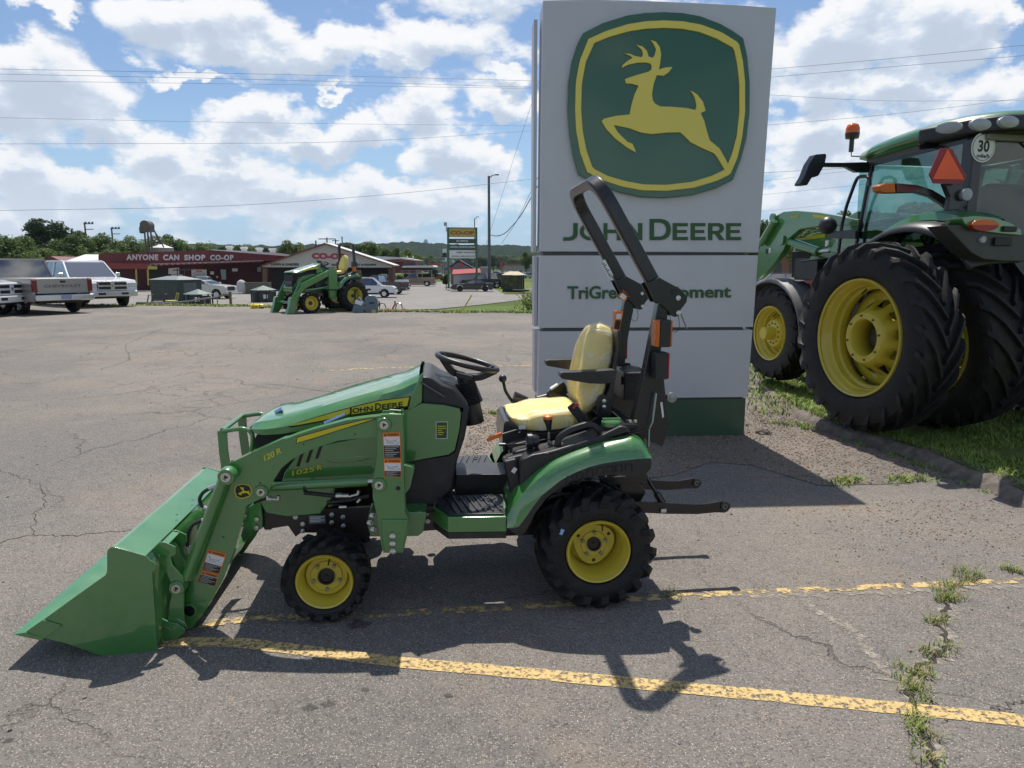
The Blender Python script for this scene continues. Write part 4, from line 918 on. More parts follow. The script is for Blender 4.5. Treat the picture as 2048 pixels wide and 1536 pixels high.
    # fuel cap and filler
    fc = V('C', 1066, 436, -.44); mb = MB(); mb.lathe([(-.022, .046), (-.016, .055), (.006, .055), (.014, .048), (.016, 0)], c=fc, ax='z', n=26); mb.box(fc + Vector((0, 0, .018)), (.10, .02, .012)); mb.build('fuel_cap', GREEN, t, smooth=30)
    MB().lathe([(-.08, .05), (0, .042), (0, 0)], c=fc - Vector((0, 0, .02)), ax='z', n=24).box(fc + Vector((.07, .02, -.03)), (.13, .14, .05)).build('filler_neck', BPT, t, smooth=40)
    for dx in (.10, .13): MB().lathe([(0, .010), (.014, .010), (.014, 0)], c=fc + Vector((dx, -.02, .0)), ax='z', n=6).build('filler_bolt', CHR, t)
    # ---------------- roll bar
    for s in (-1, 1):
        y0, y1 = s * .37, s * .30
        post = X('H', -.37, 328, 195, 415, 205, 405, 330, 372, 480, 345, 640, 318, 860, 250, 1130, 195, 1340, 90, 1290, 150, 1040, 200, 830, 255, 560, 300, 330)
        MB().prism(post, y0, y1).build('roll_bar_post', BPT, t, bevel=.006)
        gus = X('H', -.345, 325, 845, 376, 850, 400, 1100, 418, 1270, 362, 1425, 270, 1380, 190, 1335, 245, 1140, 310, 870)
        MB().prism(gus, s * .345, s * .337).build('gusset_plate', BPT, t, bevel=.002)
        hg = X('E', -.385, 812, 945, 850, 935, 915, 902, 1078, 990, 1132, 1050, 1127, 1092, 1082, 1150, 1062, 1200, 1035, 1206, 1008, 1195, 985, 1160, 910, 1095, 886, 1095)
        MB().prism(hg, s * .385, s * .375).build('hinge_plate', BPT, t, bevel=.003)
        MB().prism(hg, s * .295, s * .285).build('hinge_plate', BPT, t, bevel=.003)
        pr_ = [V('E', x, y, -.39) for x, y in ((1062, 1060), (1065, 1175))]
        for k, p in enumerate(pr_): MB().lathe([(0, .016), (.11, .016), (.11, .010), (.122, .010), (.122, 0)] if 0 else [(-.105, .010), (-.10, .013), (.008, .014), (.012, .008), (.012, 0)], c=(p.x, s * .385, p.z), n=16, mat=Matrix.Rotation(0 if s > 0 else math.pi, 3, 'Z')).build('hinge_pin', CHR, t, smooth=40)
        MB().lathe([(0, .006), (.002, .014), (.003, .014), (.003, 0)], c=(V('E', 1028, 1012, -.386).x, s * .386, V('E', 1028, 1012, -.386).z), n=16, mat=Matrix.Rotation(0 if s > 0 else math.pi, 3, 'Z')).build('pin_hole', DEC, t)
        rg = [V('E', x, y, -.395) for x, y in ((1000, 1200), (1002, 1280), (1025, 1325), (1060, 1315), (1072, 1270), (1062, 1190))]
        MB().tube(arc_pts([(p.x, s * -p.y, p.z) for p in rg], .05), .0018, 5).build('lanyard', BPT, t)
        # lamps on the posts
        pa = X('H', -.45, 290, 338, 425, 340, 428, 565, 345, 576, 285, 560)
        hx = V('H', 357, 455, -.44); hz = V('H', 360, 340, -.44).z - V('H', 360, 572, -.44).z
        amb = MB().box((hx.x + .012, s * .425, hx.z), (.060, .085, hz)).build('indicator_housing', BLK, t, bevel=.006)
        MB().box((hx.x - .030, s * .425, hx.z), (.024, .082, hz * .97)).build('amber_lens', AMB, amb, bevel=.006)
        MB().box((hx.x + .046, s * .425, hx.z), (.010, .080, hz * .95)).build('amber_lens', AMB, amb, bevel=.003)
        rx = V('H', 350, 732, -.44); rz_ = V('H', 360, 620, -.44).z - V('H', 360, 848, -.44).z
        rl = MB().box((rx.x, s * .42, rx.z), (.068, .075, rz_)).build('tail_lamp_housing', BLK, t, bevel=.006)
        mb = MB()
        for k in range(14): mb.box((rx.x - .037, s * .42, rx.z - rz_ * .42 + rz_ * .84 * k / 13), (.006, .066, .004))
        mb.build('housing_fin', BLK, rl)
        MB().box((rx.x + .038, s * .42, rx.z), (.010, .072, rz_ * .96)).build('red_lens', RED, rl, bevel=.004)
    p = V('E', 1085, 1190, -.40); MB().tube([p + Vector((0, .01, .01)), p + Vector((.035, 0, -.075))], .005, 8).build('pin_handle', STL, t)
    lo = V('E', 860, 925, -.335); hi = V('E', 470, 185, -.335); d = hi - lo; d.y = 0
    P_ = [lo - d * .03, lo + d * .72, hi + d * .05]; P_ = [Vector((p.x, -.335, p.z)) for p in P_]
    tp = [P_[0], P_[2] + Vector((-.008, 0, 0))]
    full = tp + [Vector((p.x, .335, p.z)) for p in reversed(tp)]
    path = arc_pts(full, .17, 12)
    # sweep with the frame locked to the bar's own slanted plane
    dn = d.normalized(); nrm = Vector((-dn.z, 0, dn.x)); rows = []
    for i, p in enumerate(path):
        tg = (path[min(i + 1, len(path) - 1)] - path[max(i - 1, 0)]).normalized(); u = (nrm - tg * nrm.dot(tg)).normalized(); w = tg.cross(u)
        rows.append([p + u * (a * .038) + w * (b * .029) for a, b in ((-1, -1), (1, -1), (1, 1), (-1, 1))])
    mb = MB(); mb.grid(rows, closed=True); mb.add(rows[0], [(0, 1, 2, 3)]); mb.add(rows[-1], [(0, 1, 2, 3)]); mb.build('roll_bar_hoop', BPT, t, bevel=.012)
    # labels on the far leg and far post
    def lab(c, q, yy, m_, nm, th=.002):
        pts = [T.on(*K(c, *q[i:i + 2])[0], y=yy) for i in range(0, 8, 2)]
        MB().add([p for p in pts] + [p + Vector((0, th, 0)) for p in pts], [(0, 1, 2, 3), (4, 5, 6, 7), (0, 1, 5, 4), (1, 2, 6, 5), (2, 3, 7, 6), (3, 0, 4, 7)]).build(nm, m_, t)
        return pts
    lab('E', (462, 782, 500, 764, 564, 885, 527, 910), .305, WDEC, 'hoop_label')
    mb = MB()
    for k in range(9):
        f = k / 9; a = (468 + 66 * f, 790 + 118 * f)
        mb.add([V('E', a[0] + 3, a[1] - 2, .303), V('E', a[0] + 12 + (k % 3) * 6, a[1] - 8 - (k % 3) * 3, .303), V('E', a[0] + 16 + (k % 3) * 6, a[1] - 2 - (k % 3) * 3, .303), V('E', a[0] + 6, a[1] + 4, .303)], [(0, 1, 2, 3)])
    mb.build('label_print', DEC, t)
    lab('E', (600, 1045, 638, 995, 688, 1045, 650, 1088), .285, ODEC, 'warning_label'); lab('E', (610, 1050, 634, 1020, 668, 1050, 645, 1075), .283, WDEC, 'label_print')
    lab('E', (583, 1160, 640, 1165, 612, 1310, 566, 1300), .298, ODEC, 'warning_label'); lab('E', (588, 1180, 628, 1182, 622, 1222, 584, 1220), .296, WDEC, 'label_print'); lab('E', (582, 1230, 622, 1232, 610, 1302, 570, 1295), .296, DEC, 'label_print')
    # struts and roller near the post
    MB().tube([V('H', 305, 965, -.40), V('H', 275, 1205, -.40)], 0, 4, sq=(.010, .020)).tube([V('H', 275, 1205, -.40), V('H', 245, 1270, -.40), V('H', 240, 1420, -.40)], 0, 4, sq=(.008, .024)).build('latch_strut', mat('zinc_green', (.30, .38, .36), .35, metal=.7), t)
    p = V('H', 435, 1000, -.30); mb = MB(); mb.lathe([(0, .028), (-.02, .028), (-.022, .016), (-.03, .016), (-.034, 0)], c=p, n=24).build('roller', STL, t, smooth=35)
    MB().tube([p + Vector((0, .02, 0)), p + Vector((-.10, .02, .01))], .012, 8).build('roller_arm', BPT, t)
    MB().add([V('H', 343, 1045, -.348), V('H', 362, 1040, -.348), V('H', 376, 1165, -.348), V('H', 362, 1180, -.348)], [(0, 1, 2, 3)]).build('white_sticker', WDEC, t)
    pris('crossbeam', 'C', -.30, .30, BPT, 1180, 470, 1235, 470, 1245, 560, 1180, 560, bevel=.006)
    # tool box behind the seat
    p = V('D', 1070, 560, .12); MB().box(p, (.16, .30, .16)).box(p + Vector((0, 0, .085)), (.17, .31, .02)).build('tool_box', BLK, t, bevel=.008)
    MB().box(p + Vector((-.085, -.09, .04)), (.012, .05, .05)).build('box_latch', BLK, t, bevel=.004)
    # ---------------- three point hitch
    for s in (-1, 1):
        la = X('D', -.24, 1100, 1348, 1310, 1355, 1500, 1366, 1570, 1363, 1640, 1350, 1692, 1343, 1725, 1352, 1736, 1380, 1725, 1412, 1700, 1422, 1640, 1420, 1520, 1432, 1310, 1430, 1100, 1420)
        MB().prism(la, s * .24, s * .222).build('lower_link', BPT, t, bevel=.004)
        c_ = V('D', 1703, 1378, -.24); lb = MB().lathe([(-.018, .030), (-.022, .024), (-.022, .016), (.022, .016), (.022, .024), (.018, .030)], c=(c_.x, s * .231, c_.z), n=20, closed=True).build('link_ball', BPT, t, smooth=40); MB().lathe([(-.016, .016), (-.016, .009), (.016, .009), (.016, .016)], c=(c_.x, s * .231, c_.z), n=16, closed=True).build('ball_sleeve', STL, lb, smooth=40)
        MB().tube([(V('D', 1185, 1190, -.20).x, s * .2, V('D', 1185, 1190, -.2).z), (V('D', 1290, 1365, -.215).x, s * .215, V('D', 1290, 1365, -.215).z)], .013, 8).tube([(V('D', 1240, 1285, -.20).x, s * .21, V('D', 1240, 1285, -.2).z), (V('D', 1290, 1365, -.215).x, s * .215, V('D', 1290, 1365, -.215).z)], .022, 8).build('lift_rod', BPT, t, smooth=40)
        MB().tube([(V('D', 1140, 1190, -.2).x - .25, s * .2, .60), (V('D', 1185, 1190, -.2).x, s * .2, V('D', 1185, 1190, -.2).z)], 0, 4, sq=(.05, .02)).build('lift_arm', BPT, t, bevel=.004)
        MB().tube([(V('D', 1165, 1425, -.25).x, s * .20, V('D', 1165, 1425, -.25).z - .005), (V('D', 1225, 1420, -.25).x, s * .21, V('D', 1225, 1420, -.25).z)], 0, 4, sq=(.026, .012)).tube([(V('D', 1225, 1420, -.25).x, s * .21, V('D', 1225, 1420, -.25).z), (V('D', 1270, 1410, -.25).x, s * .235, V('D', 1270, 1410, -.25).z)], .006, 6).box((V('D', 1290, 1405, -.25).x, s * .25, V('D', 1290, 1405, -.25).z), (.035, .02, .022)).build('stabiliser', CHR, t, bevel=.003)
    pris('rear_housing', 'D', -.15, .15, BPT, 990, 1180, 1100, 1180, 1180, 1280, 1100, 1420, 1000, 1420, bevel=.01)
    # ---------------- loader
    mast = X('B', -.545, 1112, 152, 1150, 150, 1246, 150, 1251, 300, 1256, 640, 1262, 760, 1279, 792, 1281, 855, 1256, 965, 1246, 998, 1126, 1001, 1111, 940, 1100, 850, 1086, 772, 1060, 655, 1062, 560, 1086, 420, 1090, 290, 1098, 180)
    boom = [V('B', x, y, -.52) for x, y in ((170, 455), (225, 430), (350, 372), (510, 300), (535, 297), (600, 272), (700, 240), (900, 185), (1100, 160), (1190, 152), (1190, 270), (1080, 284), (850, 312), (740, 345), (640, 385), (560, 430), (500, 480), (455, 550), (420, 625), (400, 655), (300, 702), (285, 712), (265, 800), (220, 960), (140, 1170), (60, 1310))]
    boom += [V('I', x, y, -.52) for x, y in ((1700, 350), (1655, 490), (1640, 525), (1570, 620), (1515, 695), (1495, 705), (1468, 690), (1450, 640), (1442, 560), (1455, 450), (1490, 365), (1545, 200), (1640, 0))]
    boom += [V('A', x, y, -.52) for x, y in ((960, 720), (1012, 600), (1000, 560), (1000, 515))]
    bp_ = [(p.x, p.z) for p in boom]
    for s in (-1, 1):
        MB().prism(mast, s * .545, s * .535).build('mast', GREEN, t, bevel=.004)
        MB().prism(mast, s * .445, s * .435).build('mast', GREEN, t, bevel=.004)
        MB().prism(X('B', -.54, 1215, 300, 1248, 300, 1252, 640, 1258, 765, 1275, 792, 1276, 855, 1252, 960, 1244, 990, 1132, 992, 1118, 940, 1105, 850, 1215, 840), s * .535, s * .446).build('mast_web', GREEN, t, bevel=.004)
        MB().prism(X('B', -.555, 1112, 798, 1280, 798, 1270, 860, 1250, 960, 1242, 990, 1134, 992, 1122, 940), s * .555, s * .545).build('mast_foot', GREEN, t, bevel=.006)
        MB().prism(X('B', -.52, 1250, 462, 1318, 478, 1312, 510, 1292, 600, 1262, 640, 1250, 640), s * .51, s * .46).build('mast_hook', GREEN, t, bevel=.006)
        MB().prism(X('B', -.40, 1040, 745, 1130, 735, 1395, 735, 1392, 760, 1370, 860, 1340, 882, 1050, 885, 1030, 815), s * .44, s * .262).build('loader_bracket', GREEN, t, bevel=.006)
        MB().prism(bp_, s * .52, s * .455).build('loader_boom', GREEN, t, bevel=.006)
        # cylinders
        a, b_ = V('B', 400, 600, -.44), V('B', 1030, 566, -.44)
        MB().tube([(a.x, s * .425, a.z), (b_.x, s * .425, b_.z)], .026, 18).build('lift_cylinder', GREEN, t, smooth=40)
        MB().tube([(b_.x, s * .425, b_.z), (b_.x + .05, s * .425, b_.z)], .014, 12).build('cylinder_rod', CHR, t, smooth=40)
        a, b_ = V('A', 1010, 545, -.56), V('A', 845, 985, -.56)
        MB().tube([(a.x, s * .56, a.z), (b_.x, s * .56, b_.z)], .030, 18).build('bucket_cylinder', GREEN, t, smooth=40)
        b2 = V('I', 1400, 350, -.56); MB().tube([(b_.x, s * .56, b_.z), (b2.x, s * .56, b2.z)], .016, 12).build('cylinder_rod', CHR, t, smooth=40)
        for c, x, y, yy, r in (('A', 1022, 528, -.60, .030), ('A', 1180, 595, -.525, .025), ('B', 1131, 212, -.548, .027), ('B', 1100, 582, -.548, .027), ('I', 1393, 378, -.60, .028)):
            p = V(c, x, y, yy)
            MB().lathe([(.05, r * 1.45), (.0, r * 1.45), (-.008, r * 1.3), (-.008, 0)], c=(p.x, s * -p.y, p.z), n=24, mat=Matrix.Rotation(0 if s < 0 else math.pi, 3, 'Z')).build('pin_boss', GREEN, t, smooth=40)
            MB().lathe([(-.008, r * .86), (-.014, r * .80), (-.014, r * .5), (-.009, r * .45), (-.009, 0)], c=(p.x, s * -p.y, p.z), n=20, mat=Matrix.Rotation(0 if s < 0 else math.pi, 3, 'Z')).build('pin', CHR, t, smooth=40)
            MB().lathe([(-.010, r * .44), (-.0125, r * .44), (-.0125, 0)], c=(p.x, s * -p.y, p.z), n=3, mat=Matrix.Rotation(0 if s < 0 else math.pi, 3, 'Z')).build('grease_fitting', DEC, t)
    for x, y in ((1183, 896), (1183, 942), (1185, 988), (1060, 770), (1044, 814), (1064, 855)):
        p = V('B', x, y, -.56 if x > 1100 else -.445); MB().lathe([(0, .018), (-.006, .018), (-.006, .014), (-.018, .014), (-.021, .008), (-.021, 0)], c=p, n=6).build('mast_bolt', CHR, t)
    mb = MB()
    for x, y in ((1217, 604), (636, 333), (952, 269), (368, 571), (145, 903)):
        p = V('B', x, y, -.5465 if x > 1100 else -.5215); mb.lathe([(0, .004 + (.008 if x > 1200 else 0)), (-.0008, .004 + (.008 if x > 1200 else 0)), (-.0008, 0)], c=p, n=14)
    mb.build('weep_hole', DEC, t)
    # small bracket + rail on top of mast
    MB().tube([V('B', 1165, 122, -.49), V('B', 1248, 128, -.49)], .004, 6).tube([V('B', 1242, 116, -.49), V('B', 1244, 152, -.49)], .006, 6).tube([V('B', 1165, 147, -.49), V('B', 1248, 152, -.49)], .004, 6).build('hose_guide', GREEN, t)
    MB().tube([V('B', 765, 205, -.40), V('B', 895, 150, -.40)], .010, 8).build('chrome_rod', mat('blue_chrome', (.45, .55, .80), .2, metal=1), t)
    MB().tube([V('B', 465, 142, -.10), V('B', 505, 118, -.10)], .014, 8).build('chrome_rod', MT['blue_chrome'], t)
    # yellow stripe, number and badge on the boom
    on_surf('B', -.5225, -.520, DEC, 'boom_stripe', 588, 330, 597, 288, 850, 218, 1000, 182, 1083, 172, 1083, 180, 850, 250, 700, 300)
    on_surf('B', -.5245, -.5225, YDEC, 'boom_stripe', 593, 325, 600, 292, 850, 222, 1000, 186, 1078, 175, 850, 246, 700, 294)
    mb = MB(); put_text(mb, '120 R', V('B', 398, 437, -.521), V('B', 502, 385, -.521), V('B', 392, 402, -.521), off=.02, ext=.002); mb.build('boom_number', YDEC, t)
    bo = [(212, 600), (222, 585), (262, 576), (302, 585), (316, 602), (318, 625), (308, 652), (290, 660), (262, 668), (240, 666), (222, 655), (210, 625)]
    MB().prism(X('B', -.523, *[v for p in bo for v in p]), -.523, -.5205).build('badge', YDEC, t)
    MB().prism(X('B', -.525, *[v for p in bo for v in (264 + (p[0] - 264) * .88, 622 + (p[1] - 622) * .88)]), -.5245, -.523).build('badge', DEC, t)
    de = [(232, 636), (250, 628), (262, 620), (258, 612), (250, 606), (246, 596), (252, 600), (256, 594), (262, 602), (268, 596), (268, 610), (270, 620), (295, 622), (302, 615), (302, 628), (308, 646), (296, 640), (288, 632), (266, 634), (252, 638), (256, 648), (240, 642)]
    MB().prism(X('B', -.526, *[v for p in de for v in p]), -.5262, -.5245).build('badge_deer', YDEC, t)
    # warning decals
    def warn(c, q, yy, split):
        """q: tl tr br bl corners; split: fraction where picture ends"""
        tl, tr, br, bl_ = [V(c, q[i], q[i + 1], yy) for i in (0, 2, 4, 6)]
        P = lambda u, v, o=0.: (tl.lerp(tr, u)).lerp(bl_.lerp(br, u), v) + Vector((0, -o, 0))
        quad = lambda mb, u0, v0, u1, v1, o, m=0: mb.add([P(u0, v0, o), P(u1, v0, o), P(u1, v1, o), P(u0, v1, o)], [(0, 1, 2, 3)], m)
        base = MB(); base.add([P(0, 0, .001), P(1, 0, .001), P(1, 1, .001), P(0, 1, .001), P(0, 0), P(1, 0), P(1, 1), P(0, 1)], [(0, 1, 2, 3), (0, 1, 5, 4), (1, 2, 6, 5), (2, 3, 7, 6), (3, 0, 4, 7)])
        w = base.build('warning_label', ODEC, t)
        mb = MB(); h = .022 / (tl - bl_).length
        quad(mb, .04, h, .96, split, .0016, 0); quad(mb, .04, split, .96, .975, .0016, 1); mb.build('label_panel', [WDEC, DEC], w)
        mb = MB(); put_text(mb, 'WARNING', P(.24, h * .78, .0018), P(.93, h * .78, .0018), P(.24, h * .24, .0018), off=.03)
        mb.add([P(.07, h * .8, .0018), P(.20, h * .8, .0018), P(.135, h * .2, .0018)], [(0, 1, 2)])
        if split > h * 1.5:   # little tractor pictogram: wheels, body, arm
            sp = split - h
            for cx, r in ((.72, .17), (.42, .10)):
                pts = [P(cx + r * math.cos(k * .5236), h + sp * .72 + r * sp * .9 * math.sin(k * .5236), .0019) for k in range(12)]; mb.tube(pts + [pts[0]], .0006, 4)
            mb.tube([P(.35, h + sp * .55, .0019), P(.75, h + sp * .42, .0019), P(.80, h + sp * .25, .0019)], .0008, 4); mb.tube([P(.15, h + sp * .3, .0019), P(.3, h + sp * .5, .0019), P(.22, h + sp * .75, .0019)], .0012, 4)
        mb.build('label_print', DEC, w)
        mb = MB(); n = 6
        for k in range(n):
            v0 = split + .04 + (.93 - split) * k / n; quad(mb, .09, v0, .9 - .17 * ((k * 7) % 3), v0 + (.93 - split) / n * .38, .0019)
        mb.build('label_text', mat('print_grey', (.42, .42, .40), .5), w)
    warn('B', (1122, 262, 1229, 259, 1237, 420, 1128, 418), -.546, .50)
    warn('B', (1128, 423, 1237, 423, 1237, 535, 1130, 533), -.546, .66)
    warn('I', (1640, 70, 1785, 110, 1728, 270, 1592, 232), -.521, .62)
    warn('I', (1590, 238, 1724, 275, 1698, 366, 1552, 328), -.521, .25)
    p = X('C', -.3315, 137, 433, 200, 432, 198, 523, 137, 524); MB().prism(p, -.3315, -.330).build('cowl_label', WDEC, t)
    p = X('C', -.333, 140, 436, 197, 435, 195, 520, 140, 521); MB().prism(p, -.3325, -.3315).build('cowl_label', mat('label_green', (.02, .07, .03), .4), t)
    mb = MB()
    for k, (x0_, x1_) in enumerate(((146, 190), (146, 192), (146, 170), (146, 180), (146, 172))): y = 455 + k * 11; mb.prism(X('C', -.334, x0_, y, x1_, y, x1_, y + 4, x0_, y + 4), -.3335, -.3325)
    mb.build('label_print', YDEC, t)
    # torque tube
    p = V('I', 1510, 530, -.50)
    MB().lathe([(-.545, .040), (-.545, .031), (-.50, .030)], c=(p.x, 0, p.z), n=28, cap=False).lathe([(-.545, .040), (.545, .040)], c=(p.x, 0, p.z), n=28, cap=False).build('torque_tube', GREEN, t, smooth=40)
    MB().lathe([(-.534, .031), (-.534, 0)], c=(p.x, 0, p.z), n=28).build('tube_bore', DEC, t)
    # hoses by the bucket
    for s in (-1,):
        for P3 in ((('J', 1580, 600), ('J', 1480, 640), ('J', 1370, 700), ('J', 1320, 800), ('J', 1360, 890), ('J', 1450, 930)), (('J', 1570, 1080), ('J', 1400, 1060), ('J', 1240, 1120), ('J', 1170, 1240), ('J', 1165, 1400), ('J', 1190, 1500))):
            pts = [V(c, x, y, -.42) for c, x, y in P3]; pt = arc_pts(pts, .05, 4)
            MB().tube(pt, .0095, 9).build('hydraulic_hose', HOSE, t, smooth=60)
            k = max(2, len(pt) // 4); MB().tube(pt[:k], .0125, 9).tube(pt[-3:], .012, 9).build('hose_sleeve', mat('sleeve', (.5, .52, .54), .35, metal=.6), t, smooth=60)
    for c, x0_, y0_, x1_, y1_, r in (('B', 835, 650, 868, 648, .016), ('B', 868, 650, 915, 650, .013), ('B', 915, 655, 970, 640, .008), ('B', 970, 640, 975, 618, .010), ('B', 410, 665, 440, 668, .014), ('B', 440, 668, 485, 672, .009), ('B', 480, 675, 482, 650, .011), ('B', 855, 720, 900, 718, .010), ('B', 965, 690, 985, 670, .008)):
        MB().tube([V(c, x0_, y0_, -.40), V(c, x1_, y1_, -.40)], r, 10).build('hose_fitting', CHR, t, smooth=40)
    for r_h, P3 in ((.012, ((640, 630, -.40), (740, 640, -.40), (835, 652, -.40))), (.011, ((780, 690, -.37), (900, 680, -.37), (1040, 650, -.37))), (.011, ((330, 690, -.40), (380, 670, -.40), (410, 666, -.40)))):
        MB().tube(arc_pts([V('B', *p) for p in P3], .05), r_h, 8).build('hydraulic_hose', HOSE, t, smooth=60)
    p = V('B', 642, 600, -.44); MB().lathe([(-.006, .0285), (.006, .0285)], c=(p.x, -.425, p.z), ax='x', n=18).build('hose_strap', DEC, t)
    pris('front_support', 'B', -.28, .28, GREEN, 300, 720, 345, 690, 375, 700, 385, 780, 385, 850, 345, 870, 315, 850, 300, 790)
    for y in (790, 842): MB().lathe([(0, .014), (-.014, .014), (-.016, 0)], c=V('B', 348, y, -.285), n=6).build('frame_bolt', CHR, t)
    # hood guard
    ga, gb = -.25, .14
    for y in (ga, gb):
        u0, u1, u2, u3 = V('A', 1000, 345, ga), V('A', 1030, 345, ga), V('A', 1035, 500, ga), V('A', 1000, 505, ga)
        MB().prism([(p.x, p.z) for p in (V('A', 982, 320, ga), V('A', 1026, 320, ga), V('A', 1030, 400, ga), V('A', 1045, 500, ga), V('A', 1060, 560, ga), V('A', 1010, 560, ga), V('A', 990, 420, ga))], y - .004, y + .004).build('guard_upright', GREEN, t, bevel=.002)
        pts = [V('A', x, yy, ga) for x, yy in ((1005, 322), (1100, 308), (1142, 330), (1142, 380), (1132, 430))]
        MB().tube(arc_pts([(p.x, y, p.z) for p in pts], .04), .0125, 12).build('guard_loop', GREEN, t, smooth=60)
    a = V('A', 1005, 318, ga); MB().tube([(a.x, ga, a.z), (a.x, gb, a.z)], .0135, 12).build('guard_bar', GREEN, t, smooth=60)
    # ---------------- bucket
    out = X('I', -.69, 842, 100, 850, 75, 868, 60, 890, 55, 910, 60, 1030, 92, 1152, 130, 1178, 160, 1222, 180, 1238, 200, 1228, 232, 1198, 248, 1203, 330, 1222, 600, 1240, 868, 1232, 886, 1000, 903, 800, 913, 765, 903, 520, 815, 345, 772, 262, 748, 205, 722, 335, 632, 600, 440, 828, 278, 842, 250)
    bk_ = thing('bucket', None, None); bk_.parent = t
    for s in (-1, 1):
        MB().prism(out, s * .69, s * .682).build('side_plate', GREEN, bk_, bevel=.0025)
        MB().prism(X('I', -.697, 202, 722, 330, 633, 350, 632, 482, 672, 470, 690, 350, 776), s * .697, s * .690).build('wear_plate', GREEN, bk_, bevel=.002)
    def shell(name, th, y0, y1, c, *xy):
        pts = [V(c, xy[i], xy[i + 1], -.69) for i in range(0, len(xy), 2)]; pts = arc_pts(pts, .05, 4)
        rows = [[Vector((p.x, y, p.z)) for p in pts] for y in (y0, y1)]
        return MB().grid(rows).build(name, GREEN, bk_, smooth=50, solid=th)
    shell('bucket_shell', .006, -.682, .682, 'I', 345, 775, 520, 817, 790, 905, 1000, 898, 1228, 880, 1215, 600, 1192, 250, 1140, 140, 900, 66)
    tip = [V('I', x, y, -.69) for x, y in ((108, 740), (205, 724), (350, 768), (345, 790), (240, 770))]
    MB().prism([(p.x, p.z) for p in tip], -.695, .695).build('cutting_edge', GREEN, bk_, bevel=.002)
    tl_ = [V('I', x, y, -.69) for x, y in ((855, 74), (905, 60), (1145, 130), (1140, 142), (905, 74), (862, 100))]
    MB().prism([(p.x, p.z) for p in tl_], -.681, .681).build('top_channel', GREEN, bk_, bevel=.004)
    mb = MB()
    for x, y in ((1238, 802), (1031, 998)):
        r = ray(*K('J', x, y)[0]); zz = V('I', 1000, 88, -.69).z + .004; q = T.on(*K('J', x, y)[0], z=zz); mb.lathe([(0, .007), (.001, .007), (.001, 0)], c=(q.x, q.y, q.z), ax='z', n=12)
    mb.build('drain_hole', DEC, bk_)
    for s in (-1, 1):
        for y in (.60, .44):
            MB().prism(X('I', -.60, 1218, 55, 1262, 12, 1300, 12, 1385, 50, 1385, 110, 1345, 135, 1300, 120, 1250, 110, 1215, 250), s * y, s * (y + .008)).build('top_lug', GREEN, bk_, bevel=.002)
            MB().prism(X('I', -.60, 1235, 590, 1275, 610, 1340, 640, 1400, 650, 1465, 700, 1450, 730, 1400, 770, 1320, 805, 1265, 790, 1245, 700), s * y, s * (y + .01)).build('hinge_lug', GREEN, bk_, bevel=.003)
        MB().box((V('I', 1300, 45, -.60).x, s * .52, V('I', 1300, 45, -.6).z + .01), (.035, .17, .008), Matrix.Rotation(R(15), 3, 'Y')).build('top_lug', GREEN, bk_, bevel=.002)
        for y in (.585, .47):
            MB().prism(X('I', -.60, 1250, 100, 1275, 82, 1310, 92, 1335, 130, 1352, 200, 1440, 300, 1450, 370, 1445, 560, 1450, 700, 1420, 740, 1350, 730, 1318, 640, 1330, 500, 1352, 420, 1350, 360, 1300, 250, 1262, 160), s * y, s * (y + .012)).build('bucket_link', GREEN, bk_, bevel=.004)
        p = V('I', 1405, 712, -.60); MB().lathe([(0, .02), (-.014, .018), (-.014, 0)], c=(p.x, s * .60, p.z), n=18, mat=Matrix.Rotation(0 if s < 0 else math.pi, 3, 'Z')).build('hinge_pin', GREEN, bk_, smooth=40)
        rr = V('I', 1305, 740, -.61)
        MB().tube([(rr.x + .028 * math.cos(k * .449) , s * .612, rr.z + .04 * math.sin(k * .449)) for k in range(15)], .0022, 5).build('locking_ring', STL, bk_)
    # inner dark rear of bucket label
    MB().tube([V('I', 1340, 640, -.62), V('I', 1390, 620, -.62), V('I', 1450, 650, -.62), V('I', 1475, 700, -.62)], .0022, 5).build('locking_ring', STL, bk_)
    # little blue tyre sticker
    p = V('C', 800, 1010, -.60); MB().box(p + Vector((0, -.018, 0)), (.020, .002, .032), Matrix.Rotation(R(25), 3, 'Y')).build('tyre_sticker', mat('sticker_blue', (.25, .45, .75), .4), t)
    return t, T
TRACTOR, TF = compact_tractor()
# ------------------------------------------------------------------ the big row-crop tractor on the median
def glass_mat(name, tint, refl=.12, rough=.02, rmax=.9):
    m = bpy.data.materials.new(name); m.use_nodes = True; nt = m.node_tree; N = nt.nodes; N.clear()
    o = N.new('ShaderNodeOutputMaterial'); t = N.new('ShaderNodeBsdfTransparent'); g = N.new('ShaderNodeBsdfGlossy'); mx = N.new('ShaderNodeMixShader'); fr = N.new('ShaderNodeLayerWeight')
    t.inputs[0].default_value = (*tint, 1); g.inputs['Roughness'].default_value = rough; fr.inputs['Blend'].default_value = .35
    mr = N.new('ShaderNodeMapRange'); mr.inputs[3].default_value = refl; mr.inputs[4].default_value = rmax
    nt.links.new(fr.outputs['Facing'], mr.inputs[0]); nt.links.new(mr.outputs[0], mx.inputs[0]); nt.links.new(t.outputs[0], mx.inputs[1]); nt.links.new(g.outputs[0], mx.inputs[2]); nt.links.new(mx.outputs[0], o.inputs[0])
    return m
CABG = glass_mat('cab_glass', (.60, .76, .72), .05, rmax=.4)
CARG = glass_mat('car_glass', (.10, .13, .14), .22)
BLK2 = mat('fender_plastic', (.035, .035, .038), .38, var=.1)
